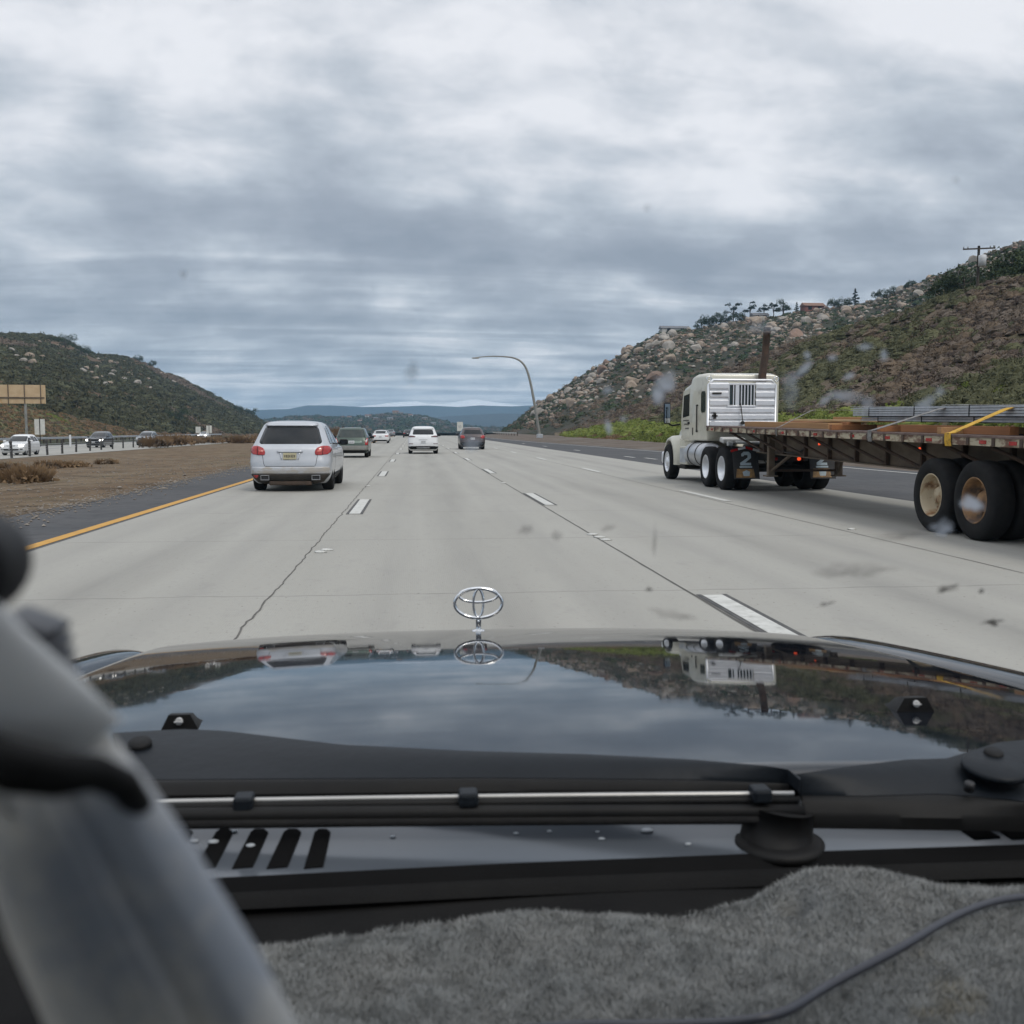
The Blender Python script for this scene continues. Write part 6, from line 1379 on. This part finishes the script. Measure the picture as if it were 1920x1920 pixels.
# painted cowl with louvre slots, the wiper spindle on it
def cowl():
    rows = []
    xs = np.linspace(-60, 2600, 110)
    far = lambda px: 1518 + (px - 960) * -.006; nearY = lambda px: np.interp(px, [60, 380, 960, 1500, 1920, 2080], [1672, 1647, 1618, 1597, 1583, 1578])
    for px in xs: rows.append([P(px, far(px) + (nearY(px) - far(px)) * f,   .925 - .08 * f) for f in np.linspace(0, 1, 10)])
    mb = MB(); mb.grid(rows); o = ob(mb, 'cowl_panel', m_cowl, own, True)
    def slot(q, mat=m_black):
        m = MB(); vs = [P(px, py,   .925 - .08 * (py - far(px)) / (nearY(px) - far(px))) + Vector((0, 0, .0012)) for px, py in q]
        A = [m.bm.verts.new(v) for v in vs]; B = [m.bm.verts.new(v - Vector((0, 0, .004))) for v in vs]; m.bm.faces.new(A)
        for i in range(len(A)): m.bm.faces.new((A[i], A[(i + 1) % len(A)], B[(i + 1) % len(A)], B[i]))
        bmesh.ops.recalc_face_normals(m.bm, faces=m.bm.faces[:]); return ob(m, 'louvre_slot', mat, o)
    for a, b, w in ((336, 290, 30), (405, 366, 36), (470, 435, 37), (532, 500, 37), (590, 570, 34), (270, 215, 30)):
        slot([(b, 1630), (b + w + 2, 1627), (a + w - 4, 1562), (a + w - 12, 1556), (a + 8, 1556), (a, 1562)])
    for a in (1780, 1850, 1920, 1990): slot([(a + 48, 1574), (a + 96, 1571), (a + 36, 1539), (a, 1541)])
    sp = P(1462, 1584, .862); m = MB(); m.lathe([(-.006, .042), (.0, .041), (.002, .036), (.003, .001)], 32, 'z', sp + Vector((0, .006, .002))); s_ = ob(m, 'spindle_base', MAT['black_plastic'], o, True)
    m = MB(); m.tube([sp + Vector((0, .01, 0)), sp + Vector((.004, .012, .03))], [.032, .030], 20); ob(m, 'spindle', MAT['black_plastic'], s_)
    m_drop = bpy.data.materials.new('water_drop'); nt, N, L, b = nodes_of(m_drop); b.inputs['Base Color'].default_value = (.75, .8, .85, 1); b.inputs['Roughness'].default_value = .04; b.inputs['Transmission Weight'].default_value = .4; b.inputs['IOR'].default_value = 1.33
    for px, py, r in ((1213, 1559, .0042), (1030, 1560, .0016), (967, 1564, .0018), (737, 1570, .0018), (1128, 1574, .0022), (1120, 1561, .0014), (400, 1580, .0035), (365, 1578, .0025), (470, 1587, .003), (440, 1560, .002), (1290, 1584, .002)):
        q = P(px, py,   .925 - .08 * (py - far(px)) / (nearY(px) - far(px))); m = MB(); m.lathe([(0, r), (r * .35, r * .85), (r * .6, r * .4), (r * .65, .0001)], 12, 'z', q + Vector((0, 0, .0006)));
        for v in m.bm.verts: v.co.x = q.x + (v.co.x - q.x) * 1.5
        ob(m, 'water_drop', m_drop, o, True)
    # black windscreen seal along its near edge, then the dark dash lip
    def seal(name, dy0, dy1, d0, d1, mat, drop):
        rr_ = []
        for px in xs:
            y = nearY(px); a, b = P(px, y + dy0, d0), P(px, y + dy1, d1); rr_.append([a, a.lerp(b, .3) + Vector((0, 0, drop)), a.lerp(b, .7) + Vector((0, 0, drop)), b])
        m = MB(); m.grid(rr_); return ob(m, name, mat, own, True)
    seal('windscreen_seal', 0, 30, .843, .827, m_black, .001)
    m_lip = M('dash_vinyl', (.009, .009, .0095), (.014, .0138, .0135), 6, .9, spec=.08, bump=.2, bscale=400)
    seal('dash_lip', 29, 62, .829, .807, m_lip, .004)
    return m_lip
m_lip = cowl()
mb = MB(); mb.grid([[Vector((x, y, z)) for x in np.linspace(-.60, .92, 12)] for y, z in ((1.25, 1.04), (.93, 1.075), (.84, 1.066))]); ob(mb, 'cowl_trough', MAT['black_plastic'], own, True)
mb = MB(); mb.grid([[Vector((x, y, 1.074 + (.82 - y) * .05 + .004 * math.sin(x * 9))) for x in np.linspace(-.75, 1.1, 40)] for y in np.linspace(.825, .15, 20)]); ob(mb, 'dashboard', m_lip, own, True)
# a clear windscreen, with the dried smears and insect marks on it
m_clear = bpy.data.materials.new('clear_glass'); m_clear.use_nodes = True; nt = m_clear.node_tree; nt.nodes.clear(); t_ = nt.nodes.new('ShaderNodeBsdfTransparent'); o_ = nt.nodes.new('ShaderNodeOutputMaterial'); nt.links.new(t_.outputs[0], o_.inputs[0])
WB = Vector((0, .855, 1.085))
WN = Vector((0, -math.sin(R(40)), -math.cos(R(40))))
mb = MB(); mb.grid([[Vector((x, .855 - s * math.cos(R(40)), 1.085 + s * math.sin(R(40)))) for x in np.linspace(-.75, 1.1, 12)] for s in np.linspace(0, 1.0, 12)]); ws = ob(mb, 'windscreen', m_clear, own, True)
def on_glass(px, py):
    v = ray(px, py); pl = WB; k = (pl - EYE).dot(WN) / v.dot(WN); return EYE + v * k
def smear_mat(name, c, a, sc):
    m = bpy.data.materials.new(name); nt, N, L, b = nodes_of(m); out = N['Material Output']
    b.inputs['Base Color'].default_value = (*c, 1); b.inputs['Roughness'].default_value = .9
    tc = N.new('ShaderNodeTexCoord'); n = N.new('ShaderNodeTexNoise'); n.inputs['Scale'].default_value = sc; n.inputs['Detail'].default_value = 5; L.new(tc.outputs['Object'], n.inputs['Vector'])
    r = N.new('ShaderNodeMapRange'); r.inputs[1].default_value = .28; r.inputs[2].default_value = .62; r.inputs[3].default_value = a * .25; r.inputs[4].default_value = a; L.new(n.outputs[0], r.inputs[0])
    # thins out towards its rim: the dried film is thickest in the middle
    at = N.new('ShaderNodeAttribute'); at.attribute_name = 'film'; mu = N.new('ShaderNodeMath'); mu.operation = 'MULTIPLY'; L.new(r.outputs[0], mu.inputs[0]); L.new(at.outputs['Fac'], mu.inputs[1])
    t = N.new('ShaderNodeBsdfTransparent'); tl = N.new('ShaderNodeBsdfTranslucent'); tl.inputs[0].default_value = (*c, 1); ad = N.new('ShaderNodeMixShader'); ad.inputs[0].default_value = .5; L.new(b.outputs[0], ad.inputs[1]); L.new(tl.outputs[0], ad.inputs[2])
    mx = N.new('ShaderNodeMixShader'); L.new(mu.outputs[0], mx.inputs[0]); L.new(t.outputs[0], mx.inputs[1]); L.new(ad.outputs[0], mx.inputs[2]); L.new(mx.outputs[0], out.inputs[0]); return m
m_pale = smear_mat('pale_dried_film', (.55, .60, .67), .85, 60); m_bug = smear_mat('dark_insect_mark', (.05, .045, .04), .95, 160); m_faint = smear_mat('faint_grime', (.12, .11, .10), .38, 90)
def smear(px, py, w, h, rot, mat, name='windscreen_smear', seed=0, jag=.4):
    ux = on_glass(px + 1, py) - on_glass(px, py); uy = on_glass(px, py - 1) - on_glass(px, py); c = on_glass(px, py); n = 30; rings = 5
    def outl(a): return 1 + jag * mnoise.noise(Vector((math.cos(a) * 1.3, math.sin(a) * 1.3, px * .37 + seed))) + jag * .5 * mnoise.noise(Vector((math.cos(a) * 3, math.sin(a) * 3, py * .21)))
    me_v, film = [], []
    ca, sa = math.cos(rot), math.sin(rot)
    for j in range(rings + 1):
        for i in range(n):
            a = 2 * math.pi * i / n; q = outl(a) * j / rings; x, y = q * w / 2 * math.cos(a), q * h / 2 * math.sin(a); x, y = x * ca - y * sa, x * sa + y * ca
            me_v.append(c + ux * x + uy * y + WN * .0015 - OFF); film.append(1.0 if j < rings - 2 else (.8 if j == rings - 2 else (.45 if j == rings - 1 else 0.0)))
    F = [(j * n + i, j * n + (i + 1) % n, (j + 1) * n + (i + 1) % n, (j + 1) * n + i) for j in range(rings) for i in range(n)]
    me = mesh_np(name, [tuple(v) for v in me_v], F)
    at = me.attributes.new('film', 'FLOAT', 'POINT'); at.data.foreach_set('value', np.array(film[:len(at.data)], np.float32)); link(name, me, ws, mat)
for i, q in enumerate([(1482, 727, 42, 72, .1), (1505, 688, 60, 16, .8), (1585, 738, 74, 26, -.15), (1625, 750, 30, 30, -.9), (1545, 745, 34, 14, .7), (1735, 750, 48, 28, .5), (1512, 660, 16, 16, 0), (1560, 665, 22, 14, .2), (1620, 645, 34, 14, 0), (1655, 660, 16, 26, 0), (1250, 712, 46, 38, .3), (1232, 738, 26, 46, 0), (1138, 726, 22, 16, 0), (1140, 795, 14, 34, .1), (1168, 780, 16, 14, 0), (884, 828, 38, 34, 0), (1425, 608, 60, 22, 0), (1760, 728, 22, 24, .3), (1590, 700, 26, 14, .5), (1765, 985, 46, 40, .2), (1820, 940, 56, 34, -.3)]): smear(*q, m_pale , seed=i)
for i, q in enumerate([(1772, 1101, 44, 17, .25), (1838, 1104, 14, 11, 0), (1858, 1161, 46, 10, .12), (1862, 1166, 22, 10, -.2), (1548, 1128, 28, 9, .1), (1217, 1100, 14, 9, 0)]): smear(*q, m_bug, 'insect_mark', i, .7)
for i, q in enumerate([(1600, 1065, 150, 36, .05), (1260, 1148, 90, 24, -.2), (1042, 999, 26, 22, -.5), (985, 988, 34, 20, .4), (1138, 986, 36, 12, .2), (1226, 1010, 8, 72, -.03), (772, 690, 26, 50, 0), (345, 508, 14, 18, 0), (1790, 332, 12, 12, 0), (1212, 385, 14, 12, 0), (1690, 1000, 110, 20, .05)]): smear(*q, m_faint, 'grime_spot', i, .5)
# roof, pillars and rear of the cabin: they keep the cabin dim
mb = MB(); mb.grid([[Vector((x, y, 1.715 + .03 * (1 - ((x - XC) / .7) ** 2) + (.0 if y < -.1 else -(y + .1) * .25))) for x in np.linspace(XC - .72, XC + .72, 14)] for y in np.linspace(.10, -2.0, 14)]); m_lin = M('headliner', (.28, .27, .25), None, 30, .95); ob(mb, 'roof', m_lin, own, True)
mb = MB(); mb.box((XC, -2.02, 1.15), (1.5, .05, 1.15), .01); ob(mb, 'rear_bulkhead', m_lip)
for sg in (-1, 1):
    mb = MB(); mb.box((XC + sg * .76, -.55, .75), (.06, 2.9, .62), .02); ob(mb, 'door', m_lip)
mb = MB(); mb.box((XC, -.6, .48), (1.5, 2.9, .04)); ob(mb, 'floor_pan', m_lip)

# the shaggy mat on the dashboard
def mat_front(px): return np.interp(px, [300, 450, 600, 800, 1000, 1200, 1330, 1400, 1470, 1520, 1600, 1680, 1760, 1920, 2100], [1792, 1768, 1755, 1735, 1722, 1712, 1702, 1690, 1655, 1640, 1634, 1640, 1656, 1668, 1675])
MATP = []
def dmat():
    HP, HQ = G(1495, 1690, 1.098), G(600, 1765, 1.085)
    pxs = np.linspace(240, 2140, 200); rows = []
    for px in pxs:
        pf = mat_front(px); df = float(np.interp(pf, [1630, 1700, 1770, 1800], [.795, .765, .735, .73])); a = P(px, pf + 10, df); r = [a + Vector((0, .012, -.02)), a + Vector((0, .006, -.006))]
        for f in np.linspace(0, 1, 60):
            y = df + (.36 - df) * f; x = a.x * (1 - f * .35) + .17 * f * .35; z = a.z + (1.128 - a.z) * (f ** .8)
            z += .010 * mnoise.noise(Vector((x * 7, y * 9, 1))) + .006 * mnoise.noise(Vector((x * 18, y * 20, 4)))
            bmp = math.exp(-((x - HP.x - .05) / .08) ** 2 - ((y - .75) / .04) ** 2) * .012; dip = -math.exp(-((x - HP.x) / .012) ** 2 - ((y - HP.y) / .014) ** 2) * .05; dip2 = -math.exp(-((x - HQ.x) / .05) ** 2 - ((y - HQ.y) / .010) ** 2) * .03
            r.append(Vector((x, y, z + bmp + dip + dip2)))
            if len(MATP) < 20000: MATP.append(r[-1])
        rows.append(r)
    V = np.array([[tuple(p) for p in r] for r in rows]); nu, nv = V.shape[:2]
    root = empty('dash_mat', (XC, .6, 1.09), 0, 'shaggy grey fur mat lying on the dashboard', 'dash mat'); o3 = np.array((XC, .6, 1.09))
    m_fur = M('grey_fur', (.25, .255, .25), (.20, .21, .21), 14, .95, spec=.1, c3=(.22, .20, .15), scale3=9, lo3=.64, hi3=.74); m_furd = M('grey_fur_backing', (.20, .205, .20), (.16, .165, .165), 20, 1, spec=.05)
    link('backing', mesh_np('backing', V.reshape(-1, 3) - o3, grid_faces(nu, nv)), root, m_furd)
    n = 210000; ui = rng.uniform(0, nu - 1.001, n); vi = rng.uniform(0, 1, n) ** 1.25 * (nv - 1.001); i0, j0 = ui.astype(int), vi.astype(int); fu, fv = (ui - i0)[:, None], (vi - j0)[:, None]
    p = (V[i0, j0] * (1 - fu) * (1 - fv) + V[i0 + 1, j0] * fu * (1 - fv) + V[i0, j0 + 1] * (1 - fu) * fv + V[i0 + 1, j0 + 1] * fu * fv) - o3
    pw = p + o3; keep = (((pw[:, 0] - HP.x) / .012) ** 2 + ((pw[:, 1] - HP.y) / .013) ** 2 > 1) & (((pw[:, 0] - HQ.x) / .045) ** 2 + ((pw[:, 1] - HQ.y) / .008) ** 2 > 1); p = p[keep]; n = len(p)
    cl = np.array([mnoise.noise(Vector((q[0] * 55, q[1] * 55, 0))) for q in p[:, :2]]); cl2 = np.array([mnoise.noise(Vector((q[0] * 55 + 31, q[1] * 55, 7))) for q in p[:, :2]])
    d = np.stack([cl * .8 + rng.normal(0, .6, n), cl2 * .7 + .15 + rng.normal(0, .6, n), np.full(n, 1.0)], 1); d /= np.linalg.norm(d, axis=1)[:, None]
    ln = rng.uniform(.003, .0085, n)[:, None]; s = rng.normal(size=(n, 3)); s[:, 2] = 0; s /= np.linalg.norm(s, axis=1)[:, None]; s *= .0003
    mid_ = p + d * ln * .55; tip = p + d * ln + np.stack([cl, cl2, np.full(n, -.3)], 1) * ln * .35
    VV = np.stack([p - s, p + s, mid_ + s * .9, mid_ - s * .9, tip], 1).reshape(-1, 3); b0 = np.arange(n)[:, None] * 5
    F = np.concatenate([np.concatenate([b0, b0 + 1, b0 + 2], 1), np.concatenate([b0, b0 + 2, b0 + 3], 1), np.concatenate([b0 + 3, b0 + 2, b0 + 4], 1)])
    link('fur', mesh_np('fur', VV, F, False), root, m_fur)
dmat()
# charging cable lying on the mat
Q = [(2060, 1676), (1990, 1677), (1920, 1681), (1870, 1688), (1830, 1700), (1780, 1722), (1730, 1752), (1690, 1777), (1640, 1803), (1590, 1828), (1540, 1855), (1500, 1884), (1460, 1903), (1400, 1915), (1300, 1921), (1180, 1922), (1080, 1921), (960, 1932)]
MA = np.array([tuple(p) for p in MATP])
def on_mat(px, py):                     # rest the cable on the fur
    v = ray(px, py); best = None
    for d in np.linspace(.80, .40, 90):
        p = EYE + v * (d / v.y); k = np.argmin((MA[:, 0] - p.x) ** 2 + (MA[:, 1] - p.y) ** 2); h = p.z - (MA[k, 2] + .010)
        if h > 0: return p
    return p
mb = MB(); mb.tube([on_mat(a, b) for a, b in Q], .0029, 12); o = mb.build('cable', M('dark_cable', (.03, .032, .042), (.04, .042, .052), 9, .35, spec=.5), None, True)
md = o.modifiers.new('smooth', 'SUBSURF'); md.levels = md.render_levels = 2; tag(o, 'dark glossy cable lying in a curve across the fur mat', 'cable')
# a grey mount arm right in front of the lens
def mount():
    root = empty('mount_arm', P(200, 1700, .17), 0, 'out of focus grey mount arm with black clamp band at the lower left', 'mount'); o3 = root.location.copy()
    def put(mb, name, mat, par=root, smooth=True):
        for v in mb.bm.verts: v.co -= o3
        return mb.build(name, mat, par, smooth)
    m_g = M('grey_satin_plastic', (.80, .80, .785), (.74, .74, .74), 30, .5, spec=.5); m_b = M('grey_blotched_plastic', (.74, .71, .65), (.40, .43, .48), 46, .5, spec=.5, lo=.4, hi=.6)
    d = .150; fwd = ROT @ Vector((0, 0, -1)); sx = ROT @ Vector((1, 0, 0))
    def arm(pts, rad, name, mat, grooves, fl, n=40):
        c = [P(a, b, dd) for a, b, dd in pts]; rows = []
        for i, p in enumerate(c):
            t = (c[min(i + 1, len(c) - 1)] - c[max(i - 1, 0)]).normalized(); u = t.cross(fwd).normalized(); w = u.cross(t).normalized(); r = rad[i]
            rows.append([p + u * r * math.cos(k * 2 * math.pi / n) + w * r * fl * math.sin(k * 2 * math.pi / n) if not any(abs((k * 360 / n + 180) % 360 - 180 - g) < 9 for g in grooves) else p + (u * r * math.cos(k * 2 * math.pi / n) + w * r * fl * math.sin(k * 2 * math.pi / n)) * .70 for k in range(n)])
        mb = MB(); mb.grid(rows, close=True); mb.bm.verts.ensure_lookup_table(); mb.bm.faces.new(mb.bm.verts[:n]); mb.bm.faces.new(mb.bm.verts[-n:]); bmesh.ops.recalc_face_normals(mb.bm, faces=mb.bm.faces[:]); return put(mb, name, mat)
    k = d / FPX
    up = arm([(-275, 1100, d), (-180, 1200, d), (-95, 1300, d), (10, 1405, d), (85, 1478, d)], [165 * k, 172 * k, 180 * k, 190 * k, 190 * k], 'upper_arm', m_g, (), .30)
    lo = arm([(70, 1450, d), (128, 1550, d), (195, 1680, d), (285, 1850, d), (370, 2020, d), (430, 2150, d)], [150 * k, 170 * k, 190 * k, 205 * k, 215 * k, 220 * k], 'lower_arm', m_b, (-60, -115, 60, 115, -85, 85), .55)
    mb = MB(); c0, c1, c2 = P(-60, 1408, d - .012), P(110, 1452, d - .014), P(262, 1515, d - .002)
    mb.tube([P(-120, 1400, d - .006), c0, P(30, 1440, d - .015), c1, P(180, 1448, d - .012), P(232, 1470, d - .006), c2, P(250, 1560, d + .006)], [30 * k, 40 * k, 44 * k, 40 * k, 32 * k, 30 * k, 27 * k, 20 * k], 14); put(mb, 'clamp_band', MAT['black_plastic'])
    mb = MB(); ax = (P(60, 1290, d) - P(-40, 1150, d)).normalized()
    for i in range(4):
        q = P(66 + i * 5, 1168 + i * 26, d + .026); mb.box(q, (70 * k * 1.5, .012, 20 * k), 5 * k, rot=(0, R(22), 0))
    mb.box(P(54, 1208, d + .034), (100 * k, .012, 112 * k), 14 * k, rot=(0, R(22), 0)); put(mb, 'ribbed_knob', M('dark_ribbed_plastic', (.035, .037, .045), (.05, .052, .06), 40, .4))
    mb = MB(); q = P(-68, 1058, d + .004); mb.lathe([(-.006, .001), (-.006, 96 * k), (-.004, 102 * k), (.004, 102 * k), (.006, 96 * k), (.006, .001)], 36, 'y', q); put(mb, 'round_knob', MAT['ink'])
mount()

# ------------------------------------------------------------------ the air between here and the far ranges
def haze():
    mb = MB(); mb.box((0, 0, 62), (11600, 11600, 276)); m = bpy.data.materials.new('haze'); m.use_nodes = True; nt = m.node_tree; nt.nodes.clear()
    v = nt.nodes.new('ShaderNodeVolumePrincipled'); v.inputs['Color'].default_value = (.42, .71, 1.0, 1); v.inputs['Density'].default_value = HAZE
    o = nt.nodes.new('ShaderNodeOutputMaterial'); nt.links.new(v.outputs[0], o.inputs['Volume']); tag(mb.build('haze', m), kind='stuff')
HAZE = 1.8e-4
haze()
